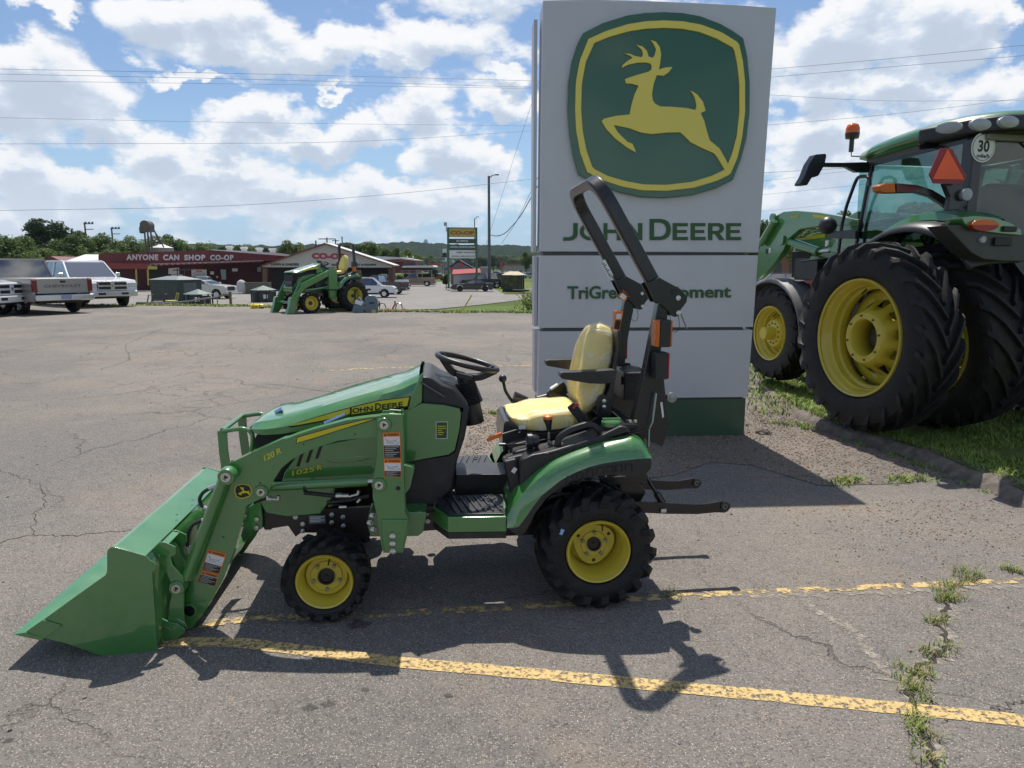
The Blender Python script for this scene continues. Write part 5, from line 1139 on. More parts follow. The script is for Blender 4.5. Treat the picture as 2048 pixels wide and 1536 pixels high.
def big_tractor():
    G = Fr(5.34, 7.66, .12, R(12.5))
    t = thing('farm_tractor', 'huge green farm tractor with dual rear wheels and a glazed cab on the grass median', 'tractor', (5.34, 7.66, .12), R(12.5))
    def X_(c, x, *xy): return [(p.y, p.z) for p in (G.on(a, b, x=x) for a, b in K(c, *xy))]
    def Y_(c, y, *xy): return [(p.x, p.z) for p in (G.on(a, b, y=y) for a, b in K(c, *xy))]
    def ps(nm, x0, x1, m, c, *xy, bevel=.01, par=t): return MB().prism(X_(c, x0, *xy), x0, x1, 'x').build(nm, m, par, bevel=bevel)
    def pb(nm, y0, y1, m, c, *xy, bevel=.01, par=t): return MB().prism(Y_(c, y0, *xy), y0, y1, 'y').build(nm, m, par, bevel=bevel)
    RX = Matrix.Rotation(R(90), 3, 'Z')  # lathe 'y' axis -> -x ... use ax='x'
    def big_wheel(x, y, z, Rr, Wd, rl, side, nl, lh, dual, rz=0.):
        w = bpy.data.objects.new('wheel', None); COL.objects.link(w); w.parent = t; w.location = (x, y, z); w.rotation_euler = (rz, 0, R(-90) * 1)
        # child space: local y is the axle; rotated so +y_child -> ... side=-1 outer towards tractor's -x
        mb = MB(); tyre(mb, Rr, Wd, rl + .016, nl, lh, .062 if Rr > .9 else .05, .50 if Rr > .9 else .55); mb.build('tyre', RUB, w, smooth=32)
        s = side; o = s * Wd * .42
        mb = MB(); mb.lathe([(o, rl - .012), (o + s * .008, rl + .014), (o - s * .01, rl + .018), (o - s * .03, rl - .005), (o - s * .06, rl - .03), (o - s * .10, rl - .035), (o - s * .12, rl - .055), (o - s * .18, rl - .06), (o - s * .20, rl - .085), (o - s * Wd * .55, rl - .09), (o - s * Wd * .75, rl - .05), (o - s * Wd * .84, rl + .01)], n=72, cap=False)
        mb.build('rim', YEL, w, smooth=40, solid=.008)
        if Rr > .9:
            prof = [(.42, .195), (.10, .195), (.085, .205), (.085, .262), (.10, .275), (.20, .325), (.31, .40), (.335, .47), (.34, rl - .08)]
        else:
            prof = [(-.10, 0), (-.10, .082), (-.085, .092), (.06, .092), (.07, .11), (.07, .19), (.10, .21), (.22, .24), (.24, .30), (.22, rl - .08)]
        n = 60; mb = MB(); vs = []
        for d, r in prof:
            for j in range(n): a = j * 2 * math.pi / n; vs.append((r * math.cos(a), o - s * d, r * math.sin(a)))
        fs = []
        for i in range(len(prof) - 1):
            for j in range(n):
                if Rr > .9 and i == 5 and j % 6 in (0, 1, 2): continue
                fs.append((i * n + j, i * n + (j + 1) % n, (i + 1) * n + (j + 1) % n, (i + 1) * n + j))
        mb.add(vs, fs); mb.build('wheel_centre', YEL, w, smooth=35, solid=.012)
        bn, br, bd = (8, .235, .085) if Rr > .9 else (12, .15, .07)
        for k in range(bn):
            a = k * 2 * math.pi / bn + .2
            MB().lathe([(0, .012), (s * .02, .012), (s * .02, 0)], c=(br * math.cos(a), o - s * bd, br * math.sin(a)), n=6).build('wheel_bolt', mat('bolt_olive', (.12, .11, .05), .5, metal=.4), w)
        if Rr < .9:
            for k in range(16):
                if k % 4 == 3: continue
                a = k * 2 * math.pi / 16
                MB().lathe([(0, .011), (s * .02, .011), (s * .02, 0)], c=((rl - .11) * math.cos(a), o - s * .222, (rl - .11) * math.sin(a)), n=6).build('wheel_bolt', MT['bolt_olive'], w)
        MB().tube([((rl - .09) * math.cos(1.7), o - s * .13, (rl - .09) * math.sin(1.7)), ((rl - .14) * math.cos(1.7), o - s * .07, (rl - .14) * math.sin(1.7))], .008, 7).build('valve_stem', DEC, w)
        return w
    # rotating the child space by -90 deg about z sends child +y to +x: outer face side -1 is towards -x
    big_wheel(-1.55, 0, 1.0, 1.0, .44, .605, -1, 22, .05, True)
    big_wheel(-.70, 0, 1.0, 1.0, .60, .605, -1, 22, .05, True, .14)
    big_wheel(.96, 0, 1.0, 1.0, .46, .605, 1, 22, .05, True, .05)
    big_wheel(1.55, 0, 1.0, 1.0, .46, .605, 1, 22, .05, True)
    big_wheel(-.76, 2.84, .775, .71, .40, .385, -1, 18, .042, False)
    big_wheel(.76, 2.84, .775, .71, .40, .385, 1, 18, .042, False)
    MB().tube([(-1.5, 0, 1), (1.5, 0, 1)], .10, 16).build('rear_axle', BPT, t, smooth=40)
    MB().box((0, .5, .95), (.6, 1.5, .6)).box((0, 2.4, .80), (.45, 2.6, .35)).tube([(-.6, 2.84, .775), (.6, 2.84, .775)], .09, 10).build('chassis', BPT, t, bevel=.02)
    MB().box((-.62, 1.25, .95), (.45, 1.0, .75)).build('fuel_tank', BLK, t, bevel=.06)
    # hood
    hood = X_('M', -.42, 372, 1130, 385, 1040, 430, 1000, 520, 962, 620, 945, 720, 925, 850, 890, 1000, 855, 1150, 840, 1150, 1020, 850, 1180, 600, 1250, 380, 1280)
    MB().prism(hood, -.42, .42, 'x').build('hood', GREEN, t, bevel=.06)
    MB().prism(X_('M', -.43, 372, 1090, 500, 1085, 560, 1290, 372, 1290), -.44, .44, 'x').build('hood_grille', DEC, t, bevel=.02)
    ps('hood_stripe', -.428, -.42, YDEC, 'M', 400, 1008, 500, 978, 612, 965, 612, 990, 520, 1004, 430, 1012, bevel=None)
    ps('hood_stripe', -.428, -.42, YDEC, 'M', 890, 940, 1045, 905, 1045, 975, 890, 985, bevel=None)
    mb = MB(); q = lambda x, y: G.on(*K('M', x, y)[0], x=-.431); put_text(mb, 'DEERE', q(900, 960), q(1018, 950), q(900, 936), off=.02); mb.build('hood_lettering', DEC, t)
    # loader
    for s in (-1, 1):
        MB().prism(X_('M', -.78, 118, 1165, 150, 1030, 170, 985, 232, 850, 268, 828, 312, 805, 400, 798, 560, 810, 700, 832, 850, 862, 850, 905, 700, 905, 560, 915, 430, 935, 400, 958, 345, 1005, 312, 1080, 262, 1155, 190, 1240, 128, 1300, 110, 1300), s * .78, s * .68, 'x').build('loader_boom', GREEN, t, bevel=.012)
        a, b = G.on(*K('M', 335, 1012)[0], x=-.72), G.on(*K('M', 568, 1092)[0], x=-.72)
        MB().tube([(s * .72, a.y, a.z), (s * .72, b.y, b.z)], .058, 14).build('lift_cylinder', GREEN, t, smooth=40)
        c = G.on(*K('M', 650, 1085)[0], x=-.72); MB().tube([(s * .72, b.y, b.z), (s * .72, c.y, c.z)], .028, 10).build('cylinder_rod', CHR, t, smooth=40)
        MB().prism(X_('M', -.76, 690, 870, 760, 850, 850, 800, 850, 1040, 810, 1090, 700, 1110, 640, 1090, 700, 1000), s * .76, s * .62, 'x').build('loader_mast', GREEN, t, bevel=.012)
        a, b = G.on(*K('M', 240, 870)[0], x=-.86), G.on(*K('M', 140, 1040)[0], x=-.86)
        MB().tube([(s * .84, a.y, a.z), (s * .84, b.y, b.z)], .05, 12).build('bucket_cylinder', GREEN, t, smooth=40)
        for x, y in ((300, 1012), (238, 850)):
            p = G.on(*K('M', x, y)[0], x=-.80); MB().lathe([(0, .07), (s * .03, .065), (s * .03, 0)], c=(s * .79, p.y, p.z), ax='x', n=18).build('pin_boss', GREEN, t, smooth=40)
    ps('boom_stripe', -.786, -.78, YDEC, 'M', 525, 826, 665, 845, 660, 862, 528, 845, bevel=None)
    mb = MB(); q = lambda x, y: G.on(*K('M', x, y)[0], x=-.787); put_text(mb, '660R', q(366, 853), q(424, 850), q(366, 830), off=.02); mb.build('boom_number', YDEC, t)
    ps('boom_badge', -.786, -.78, DEC, 'M', 185, 1075, 200, 1072, 205, 1100, 195, 1112, 183, 1102, bevel=None)
    ps('boom_label', -.787, -.78, WDEC, 'M', 208, 1068, 222, 1066, 218, 1100, 205, 1104, bevel=None)
    ps('mast_label', -.768, -.76, WDEC, 'M', 772, 868, 802, 868, 802, 905, 772, 905, bevel=None)
    ps('cylinder_label', -.80, -.79, WDEC, 'M', 615, 1015, 640, 1010, 632, 1050, 612, 1058, bevel=None)
    MB().box((-.72, 3.35, .9 + .35), (.2, .7, .12)).build('side_bracket', GREEN, t, bevel=.02)
    p = G.on(*K('M', 555, 1155)[0], x=-.7); MB().lathe([(0, .09), (.05, .09), (.06, .05), (.06, 0)], c=p, ax='z', n=18).build('filter_cap', GREEN, t, smooth=40)
    MB().tube([G.on(*K('M', 440, 1165)[0], x=-.9), G.on(*K('M', 620, 1140)[0], x=-.8)], .015, 6).box(G.on(*K('M', 540, 1220)[0], x=-.6), (.3, .5, .3)).build('battery_box', BPT, t, bevel=.02)
    # front fenders
    for s in (-1, 1):
        rows = []
        for k in range(19):
            a = R(-5 + 150 * k / 18); rr = .80 + (.03 if k in (0, 18) else 0)
            rows.append([(s * x, 2.84 - rr * math.cos(a) * 1, .775 + (rr + dz) * math.sin(a)) for x, dz in ((.99, -.05), (.965, 0), (.6, .01), (.56, -.03))])
        MB().grid(rows).build('front_fender', mat('sunlit_black_fender', (.14, .14, .145), .55), t, smooth=60, solid=.015)  # black plastic, its sunlit grey put into the base colour
    # cab
    rf = [(-.80, 1.52), (-.90, 1.2), (-.93, .3), (-.86, -.25), (-.66, -.52), (-.4, -.62), (.4, -.62), (.66, -.52), (.86, -.25), (.93, .3), (.90, 1.2), (.80, 1.52)]
    z0, z1 = 3.07, 3.24
    zt = lambda x, y: z1 + .07 * (1 - (x / .93) ** 2) - .10 * max(0, (y - .4) / 1.1) ** 2
    mb = MB(); n = len(rf)
    ring = lambda f, g: [(x * f, .45 + (y - .45) * f, g(x, y)) for x, y in rf]
    rows = [ring(.97, lambda x, y: z0 - .06 * max(0, y - .3)), ring(1.0, lambda x, y: z0 + .04 - .07 * max(0, y - .3)), ring(1.0, lambda x, y: z1 - .05 - .10 * max(0, y - .3)), ring(.95, lambda x, y: z1 + .0 - .09 * max(0, y - .3)), ring(.8, lambda x, y: z1 + .045 - .07 * max(0, y - .3)), ring(.4, lambda x, y: z1 + .08 - .03 * max(0, y - .3)), ring(.01, lambda x, y: z1 + .09)]
    mb.grid(rows, closed=True); mb.add(rows[0], [tuple(range(n))]); mb.build('cab_roof', GREEN, t, smooth=50, sub=1)
    rb = [(x * 1.03, .45 + (y - .45) * 1.03) for x, y in rf if y < .5]
    MB().prism([(-.80, .34)] + rb + [(.80, .34)], 3.035, 3.20, 'z').build('roof_overhang', BLK, t, bevel=.04)
    MB().box((0, .45, 3.03), (1.5, 1.7, .10)).build('headliner', mat('headliner', (.22, .22, .21), .9), t, bevel=.02)
    for x, y in ((1505, 198), (1740, 175), (1942, 157)):
        yy = -.46 if x < 1600 else -.665; p = G.on(*K('M', x, y)[0], y=yy); rot = Matrix.Rotation(R(-52 if x < 1600 else 0), 3, 'Z')
        mb = MB(); mb.lathe([(.03, .115), (-.005, .11), (-.018, .07), (-.02, 0)], n=24, mat=Matrix.Diagonal((1, 1, .48)))
        mb.v = [tuple(rot @ Vector(v) + p) for v in mb.v]; mb.build('roof_lamp', GLS, t, smooth=40)
    pil = lambda nm, a, b, w=.07, d=.07: MB().tube([a, b], 0, 4, sq=(w, d)).build(nm, BPT, t, bevel=.012)
    for s in (-1, 1):
        pil('front_pillar', (s * .76, 1.40, 1.35), (s * .80, 1.12, 2.98), .05, .05)
        pil('corner_pillar', (s * .80, -.28, 1.9), (s * .80, -.28, 3.0), .12, .14)
        g = [(1.38, 1.42), (1.13, 2.95), (-.22, 3.0), (-.22, 2.10), (.1, 2.22), (.5, 2.1), (.85, 1.8), (1.0, 1.4)]
        MB().prism(g, s * .80, s * .806, 'x').build('side_glass', CABG, t)
        mb = MB()
        for i in range(len(g)): a, b = g[i], g[(i + 1) % len(g)]; mb.tube([(s * .803, a[0], a[1]), (s * .803, b[0], b[1])], 0, 4, sq=(.035, .03))
        mb.build('door_frame', BPT, t)
    MB().prism([(-.74, 2.0), (.74, 2.0), (.74, 3.0), (-.74, 3.0)], -.34, -.335).build('rear_glass', glass_mat('rear_glass', (.42, .52, .45), .03, rmax=.25), t)
    MB().prism([(-.74, 1.5), (.74, 1.5), (.78, 2.98), (-.78, 2.98)], 1.36, 1.365).build('windscreen', CABG, t)
    MB().box((0, -.30, 1.75), (1.7, .25, .62)).box((0, .5, 1.40), (1.5, 1.8, .15)).build('cab_floor', BPT, t, bevel=.03)
    MB().box((0, .30, 1.85), (.55, .5, .2)).box((0, .06, 2.25), (.52, .16, .75)).build('driver_seat', mat('cab_seat', (.05, .045, .04), .8), t, bevel=.06)
    MB().box((.35, .42, 2.05), (.12, .5, .1)).box((.50, .55, 2.45), (.05, .12, .30)).build('control_console', BLK, t, bevel=.02)
    MB().tube([(0, 1.15, 1.5), (0, .95, 2.15)], .05, 8).tube([(.2 * math.cos(k * .524), .92 - .05 * math.sin(k * .524), 2.18 + .19 * math.sin(k * .524)) for k in range(13)], .015, 6).build('steering_wheel', BPT, t)
    MB().tube([(-.30, -.37, 3.0), (.45, -.38, 2.55)], .012, 6).build('wiper', BPT, t)
    pb('side_visor', .2, .22, BPT, 'M', 1290, 318, 1560, 275, 1590, 262, 1590, 320, 1540, 332, 1300, 358)
    # fenders
    for s in (-1, 1):
        def arc(r, x, a0, a1, n=22, dz=0): return [(s * x, -r * math.cos(R(a0 + (a1 - a0) * k / (n - 1))) * 1.0, 1.0 + dz + r * math.sin(R(a0 + (a1 - a0) * k / (n - 1)))) for k in range(n)]
        A0, A1 = 40, 155
        MB().grid([arc(1.10, 1.27, A0, A1), arc(1.15, 1.25, A0, A1), arc(1.20, 1.12, A0, A1), arc(1.22, .80, A0, A1)]).build('rear_fender', BLK2, t, smooth=60, solid=.02)
        MB().grid([arc(1.225, 1.02, 62, 120), arc(1.30, .99, 64, 118), arc(1.34, .86, 65, 117), arc(1.33, .62, 65, 117), arc(1.2, .60, 62, 120)]).build('fender_top', GREEN, t, smooth=50)
        MB().prism([(.0 - .95, 1.55), (-.60, 1.9), (-.25, 1.95), (-.25, 1.3), (-.8, 1.3)], s * .62, s * .60, 'x').build('inner_fender', BPT, t)
    # rear quarter of the near fender with its lamp
    pb('fender_end', -1.02, -.80, BLK2, 'M', 1480, 905, 1600, 900, 1780, 935, 1980, 975, 2048, 985, 2140, 1010, 2140, 1165, 1900, 1163, 1760, 1150, 1660, 1095, 1580, 1010, bevel=.05)
    pb('fender_lamp_pod', -1.05, -.85, GREEN, 'M', 1600, 850, 1700, 835, 1850, 850, 1960, 890, 2030, 940, 2030, 975, 1900, 965, 1700, 940, 1620, 890, bevel=.04)
    for m_, dz in ((AMB, 1), (RED, 0)):
        c = G.on(*K('M', 1775, 902)[0], y=-1.09); mb = MB(); pts = [(c.x + .145 * math.cos(k * math.pi / 16), c.z + .052 * math.sin(k * math.pi / 16)) for k in (range(0, 17) if dz else range(16, 33))]
        mb.prism(pts, -1.085, -1.04); mb.build('tail_lens', m_, t, bevel=.006)
    c = G.on(*K('M', 1765, 1005)[0], y=-1.05); MB().lathe([(0, .035), (-.02, .03), (-.02, 0)], c=(c.x, -1.02, c.z), n=16).build('work_socket', GLS, t, smooth=40)
    c = G.on(*K('M', 1905, 1022)[0], y=-1.05); MB().box((c.x, -1.03, c.z), (.19, .04, .075)).build('switch_pod', DEC, t, bevel=.01)
    c = G.on(*K('M', 1950, 930)[0], y=-1.07); MB().box((c.x, -1.06, c.z), (.15, .03, .05)).build('reflector_slot', DEC, t, bevel=.01)
    # lamp arm, triangle, disc
    pb('lamp_arm', -.28, -.22, BPT, 'M', 1125, 598, 1280, 612, 1390, 645, 1480, 700, 1560, 770, 1520, 800, 1470, 755, 1380, 700, 1270, 668, 1125, 672, bevel=.01)
    pb('reflector', -.287, -.28, mat('dark_red', (.12, .012, .015), .4), 'M', 1130, 612, 1275, 626, 1270, 664, 1130, 662, bevel=None)
    pb('amber_lens', -.31, -.20, AMB, 'M', 1005, 618, 1040, 602, 1120, 598, 1125, 668, 1050, 668, 1010, 655, bevel=.015)
    pb('lens_bezel', -.27, -.24, BPT, 'M', 1000, 610, 1045, 596, 1135, 594, 1135, 674, 1045, 676, 1003, 662, bevel=.01)
    pb('triangle_bracket', -.40, -.34, BPT, 'M', 1475, 600, 1600, 600, 1625, 700, 1580, 790, 1500, 800, 1515, 700, bevel=.01)
    sm = pb('slow_triangle', -.47, -.455, mat('triangle_red', (.28, .015, .02), .4), 'M', 1450, 345, 1530, 350, 1637, 545, 1606, 607, 1398, 601, 1366, 535, bevel=.003)
    pb('triangle_centre', -.476, -.47, mat('triangle_orange', (.95, .12, .03), .5), 'M', 1498, 352, 1618, 573, 1392, 570, bevel=None, par=sm)
    c = G.on(*K('M', 1765, 340)[0], y=-.37)
    for r, m_, o in ((.150, DEC, -.352), (.144, WDEC, -.354), (.128, DEC, -.356), (.123, WDEC, -.358)): sd_ = MB().prism([(c.x + r * math.cos(k * math.pi / 18), c.z + r * math.sin(k * math.pi / 18)) for k in range(36)], o, o + .004).build('speed_disc', m_, t)
    mb = MB(); A = lambda dx, dz: Vector((c.x + dx, -.3595, c.z + dz)); put_text(mb, '30', A(-.068, -.045), A(.068, -.045), A(-.068, .068), off=.03); mb.build('speed_number', DEC, t)
    mb = MB(); put_text(mb, 'mile/h', A(-.072, -.10), A(.080, -.10), A(-.072, -.062), off=.03); mb.build('speed_unit', DEC, t)
    c = G.on(*K('M', 1622, 683)[0], y=-.42); MB().lathe([(.05, .03), (.02, .055), (-.03, .06), (-.045, 0)], c=(c.x, -.42, c.z), n=20).build('rear_work_lamp', GLS, t, smooth=40)
    # mirror and arm
    pb('mirror_arm', 1.25, 1.31, BPT, 'M', 940, 448, 880, 448, 760, 452, 600, 452, 600, 480, 700, 482, 765, 482, 800, 500, 840, 520, 940, 520, bevel=.01)
    pb('mirror', 1.20, 1.32, BPT, 'M', 545, 392, 620, 387, 627, 400, 612, 470, 570, 545, 540, 556, 520, 560, 488, 614, 440, 614, 432, 605, 468, 545, 500, 460, bevel=.03)
    pb('mirror_arm', 1.25, 1.35, BPT, 'M', 1770, 470, 1950, 475, 1955, 488, 1850, 490, 1780, 510, bevel=.005)
    pb('mirror', 1.22, 1.28, mat('mirror_glass', (.35, .42, .42), .15, metal=.6), 'M', 1965, 480, 2050, 500, 2020, 570, 1950, 650, 1915, 655, 1940, 570, bevel=.01)
    # beacon
    b0 = G.on(*K('M', 810, 250)[0], y=1.35); zt_ = G.on(*K('M', 810, 168)[0], y=1.35).z; zm = G.on(*K('M', 810, 240)[0], y=1.35).z; zb = G.on(*K('M', 810, 278)[0], y=1.35).z
    r = .085
    MB().lathe([(zm, r * .97), (zm + (zt_ - zm) * .5, r * .93), (zm + (zt_ - zm) * .85, r * .75), (zt_, r * .3), (zt_, 0)], c=(b0.x, 1.35, 0), ax='z', n=24).build('beacon_dome', mat('beacon_amber', (.85, .17, .03), .2, trans=.2), t, smooth=50)
    MB().lathe([(zb, r * .35), (zb, r * .9), (zm, r), (zm, 0)], c=(b0.x, 1.35, 0), ax='z', n=24).tube([(b0.x, 1.35, zb), (b0.x, 1.35, G.on(*K('M', 810, 375)[0], y=1.35).z)], .028, 10).build('beacon_base', BPT, t, smooth=40)
    e = [G.on(*K('M', x, y)[0], y=1.35) for x, y in ((803, 370), (803, 405), (940, 410), (938, 450))]; MB().tube(e, .008, 6).build('beacon_bracket', STL, t)
    # hand rail and steps, ball marker lamp
    hr = [G.on(*K('M', x, y)[0], x=-.98) for x, y in ((935, 620), (935, 565), (905, 548), (850, 556), (828, 600), (770, 760), (735, 900), (708, 1120))]
    MB().tube(arc_pts(hr, .05), .02, 8).build('hand_rail', BPT, t, smooth=50)
    c = G.on(*K('M', 632, 905)[0], x=-1.0); MB().lathe([(-.11, .01), (-.1, .05), (-.06, .095), (0, .115), (.06, .095), (.10, .05), (.11, .01)], c=c, ax='z', n=18).build('marker_lamp', BLK, t, smooth=60)
    ps('lamp_bracket', -1.0, -.95, BPT, 'M', 610, 960, 700, 945, 800, 935, 830, 940, 830, 1000, 700, 1000, 630, 990)
    MB().box((-.90, 1.55, .95), (.30, .30, .03)).box((-.90, 1.60, .65), (.30, .28, .03)).box((-.90, 1.65, .38), (.30, .26, .03)).box((-.76, 1.6, .75), (.03, .3, .9)).build('cab_step', BPT, t, bevel=.01)
    return t
BIG = big_tractor()
# ------------------------------------------------------------------ vehicles
CARP = {}
def car_paint(n, c, metal=.0, rough=.3): return mat('car_' + n, c, rough, metal=metal, coat=.7, var=.03)
CHROME = mat('chrome', (.60, .61, .64), .25, metal=1, var=.05)
LAMPG = mat('headlamp', (.60, .62, .65), .1, spec=.8)
def arch(cx, r, z0, n=9): return [(cx + r * math.cos(math.pi * k / (n - 1)), z0 + r * math.sin(math.pi * k / (n - 1))) for k in range(n)]
def vehicle(kind, paint, loc, head, label, group=None, L=None, W_=None, H=None, name=None, detail=1, cover=None):
    """front towards local +x; head = world angle of the front"""
    nm = {'pickup': 'pickup_truck', 'crew': 'pickup_truck', 'suv': 'parked_suv', 'coupe': 'parked_coupe'}[kind]; cat = {'pickup': 'pickup', 'crew': 'pickup', 'suv': 'suv', 'coupe': 'car'}[kind]
    t = thing(nm, label, cat, loc, head, group)
    if kind in ('pickup', 'crew'): L0, W0, H0, wb, wr = 5.8, 2.0, 1.92, 1.82, .40
    elif kind == 'suv': L0, W0, H0, wb, wr = 4.9, 1.92, 1.78, 1.45, .37
    else: L0, W0, H0, wb, wr = 4.8, 1.9, 1.36, 1.43, .34
    L = L or L0; W_ = W_ or W0; H = H or H0; k = L / L0; hw = W_ / 2; l = L / 2; zb = .30 if kind == 'coupe' else .45
    if kind in ('pickup', 'crew'):
        cab = (1.25, -1.35) if kind == 'crew' else (1.15, -.55)
        bt = 1.22
        top = [(l, .70), (l - .02, 1.00), (l - .12, 1.12), (cab[0] * k + .1, bt + .02), (cab[1] * k, bt + .03)]
        glassz = [(cab[0] * k, bt), (cab[0] * k - .72, H - .06), (cab[0] * k - .95, H), (cab[1] * k + .25, H - .01), (cab[1] * k + .05, bt)]
        rear = [(cab[1] * k, zb)]
    elif kind == 'suv':
        top = [(l, .62), (l - .03, .90), (l - .25, 1.02), (l - 1.25, 1.10), (-l + .12, 1.12)]; glassz = [(l - 1.25, 1.08), (l - 1.95, H - .05), (l - 2.3, H), (-l + .55, H - .03), (-l + .12, 1.10)]; rear = [(-l, 1.0), (-l + .02, .55)]
    else:
        top = [(l, .50), (l - .03, .72), (l - .3, .84), (l - 1.55, .93), (-l + .5, .98), (-l + .06, .95)]; glassz = [(l - 1.55, .92), (l - 2.35, H - .04), (l - 2.7, H), (-l + 1.6, H - .03), (-l + .55, .97)]; rear = [(-l, .8), (-l + .05, .5)]
    wz = wr; ra = wr + .09
    def under(lo, hi): # bottom from rear to front with arches between x=lo..hi
        out = [(lo, zb)]
        for cx in (-wb * k, wb * k):
            if lo < cx - ra and cx + ra < hi + .01: out += [(cx - ra, zb)] + list(reversed(arch(cx, ra, wz))) + [(cx + ra, zb)]
        return out + [(hi, zb)]
    lo = rear[-1][0] if kind not in ('pickup', 'crew') else cab[1] * k
    und = under(lo + (0 if kind in ('pickup', 'crew') else .1), l - .05)
    out = top + rear + und
    def layered(nm, P, m, w, tuck, par=t):
        cx = sum(p[0] for p in P) / len(P); cz = sum(p[1] for p in P) / len(P); mb = MB()
        rows = []
        for y, f in ((-w, 1 - tuck), (-w + .05, 1), (w - .05, 1), (w, 1 - tuck)): rows.append([(x if abs(x) < l - .3 else x * (1 - (1 - f) * .6), y, z) for x, z in P])
        return mb.grid(rows, closed=True), rows
    def slab(nm, P, m, w0, w1, par=t, bevel=.03): return MB().prism(P, w0, w1).build(nm, m, par, bevel=bevel)
    body = slab('body', out, paint, -hw, hw, bevel=.06)
    if kind in ('pickup', 'crew'):
        x1 = cab[1] * k - .003
        sidep = [(x1, 1.24), (-l + .02, 1.25), (-l, .80), (-l + .03, zb + .08)] + under(-l + .05, x1)
        for s in (-1, 1): slab('bed_side', sidep, paint, s * hw, s * (hw - .09), bevel=.02)
        MB().box(((x1 - l) / 2, 0, .78), (x1 + l - .06, W_ - .2, .06)).build('bed_floor', DEC, t)
        tg = MB().box((-l + .03, 0, .985), (.06, W_ - .26, .52)).build('tailgate', paint, t, bevel=.02)
        MB().box((-l - .004, 0, 1.13), (.02, .18, .07)).build('tailgate_handle', DEC, tg)
        MB().box((-l - .07, 0, .58), (.18, W_ - .02, .22)).build('rear_bumper', CHROME if detail else DEC, t, bevel=.05)
        MB().box((-l - .165, 0, .60), (.012, .34, .16)).build('licence_plate', mat('plate_blue', (.25, .30, .45), .5), t)
        for s in (-1, 1): MB().box((-l + .02, s * (hw - .075), 1.0), (.10, .16, .42)).build('tail_lamp', mat('car_red_lens', (.16, .01, .01), .25), t, bevel=.02)
    else:
        MB().box((-l + .02, 0, .45 if kind == 'coupe' else .55), (.14, W_ - .1, .22)).build('rear_bumper', paint, t, bevel=.05)
        for s in (-1, 1): MB().box((-l + .05, s * (hw - .16), .82 if kind == 'coupe' else 1.0), (.10, .28, .14)).build('tail_lamp', RED, t, bevel=.02)
    # cabin: tapered glasshouse in glass, roof and pillars in paint
    tp = .16
    def gh(w, f=0.): return [(x, z) for x, z in glassz]
    zlo = min(z for x, z in glassz); zhi = max(z for x, z in glassz)
    mb = MB(); n = len(glassz); ww = lambda z: hw - .06 - tp * (z - zlo) / (zhi - zlo)
    vs = [(x, -ww(z), z) for x, z in glassz] + [(x, ww(z), z) for x, z in glassz]
    mb.add(vs, [tuple(range(n)), tuple(range(n, 2 * n))] + [(i, (i + 1) % n, (i + 1) % n + n, i + n) for i in range(n)])
    mb.build('window_glass', CARG, t)
    MB().box(((glassz[0][0] + glassz[-1][0]) / 2, 0, (zlo + zhi) / 2 - .1), (abs(glassz[0][0] - glassz[-1][0]) * .45, W_ * .7, (zhi - zlo) * .7)).build('cabin_seats', DEC, t, bevel=.05)
    mb = MB()
    roof = [p for p in glassz if p[1] > zhi - .08]
    mb.add([(x, -ww(z) - .008, z + .005) for x, z in roof] + [(x, ww(z) + .008, z + .005) for x, z in roof] + [(x, -ww(z) - .008, z - .035) for x, z in roof] + [(x, ww(z) + .008, z - .035) for x, z in roof],
           [(i, i + 1, i + 1 + len(roof), i + len(roof)) for i in range(len(roof) - 1)] + [(i + 2 * len(roof), i + 1 + 2 * len(roof), i + 1 + 3 * len(roof), i + 3 * len(roof)) for i in range(len(roof) - 1)] +
           [(i, i + 1, i + 1 + 2 * len(roof), i + 2 * len(roof)) for i in range(len(roof) - 1)] + [(i + len(roof), i + 1 + len(roof), i + 1 + 3 * len(roof), i + 3 * len(roof)) for i in range(len(roof) - 1)])
    mb.build('roof', paint, t)
    mb = MB()
    for s in (-1, 1):
        for a, b in ((0, 1), (1, 2), (3, 4), (2, 3)):
            p, q = glassz[a], glassz[b]; mb.tube([(p[0], s * (ww(p[1]) + .002), p[1]), (q[0], s * (ww(q[1]) + .002), q[1])], 0, 4, sq=(.07, .05))
        xm = (glassz[1][0] + glassz[3][0]) / 2 if kind != 'pickup' else None
        if xm: mb.tube([(xm, s * (ww(zlo) + .002), zlo), (xm, s * (ww(zhi) + .002), zhi)], 0, 4, sq=(.09, .05))
    for a in (1, 3): p = glassz[a]; mb.tube([(p[0], -ww(p[1]), p[1]), (p[0], ww(p[1]), p[1])], 0, 4, sq=(.06, .04))
    mb.build('pillars', paint, t)
    for s in (-1, 1):
        MB().box((glassz[0][0] - .25, s * (hw + .12), zlo + .12), (.10, .20, .17)).build('side_mirror', CHROME if kind == 'crew' else paint, t, bevel=.03)
    # front
    gh_ = .85 if kind in ('pickup', 'crew') else (.70 if kind == 'suv' else .55); gw = W_ * (.62 if kind != 'coupe' else .7); hh = .36 if kind in ('pickup', 'crew') else .16
    gr = MB().box((l - .005, 0, gh_ + .05), (.06, gw * .94, hh)).build('grille', DEC, t, bevel=.03)
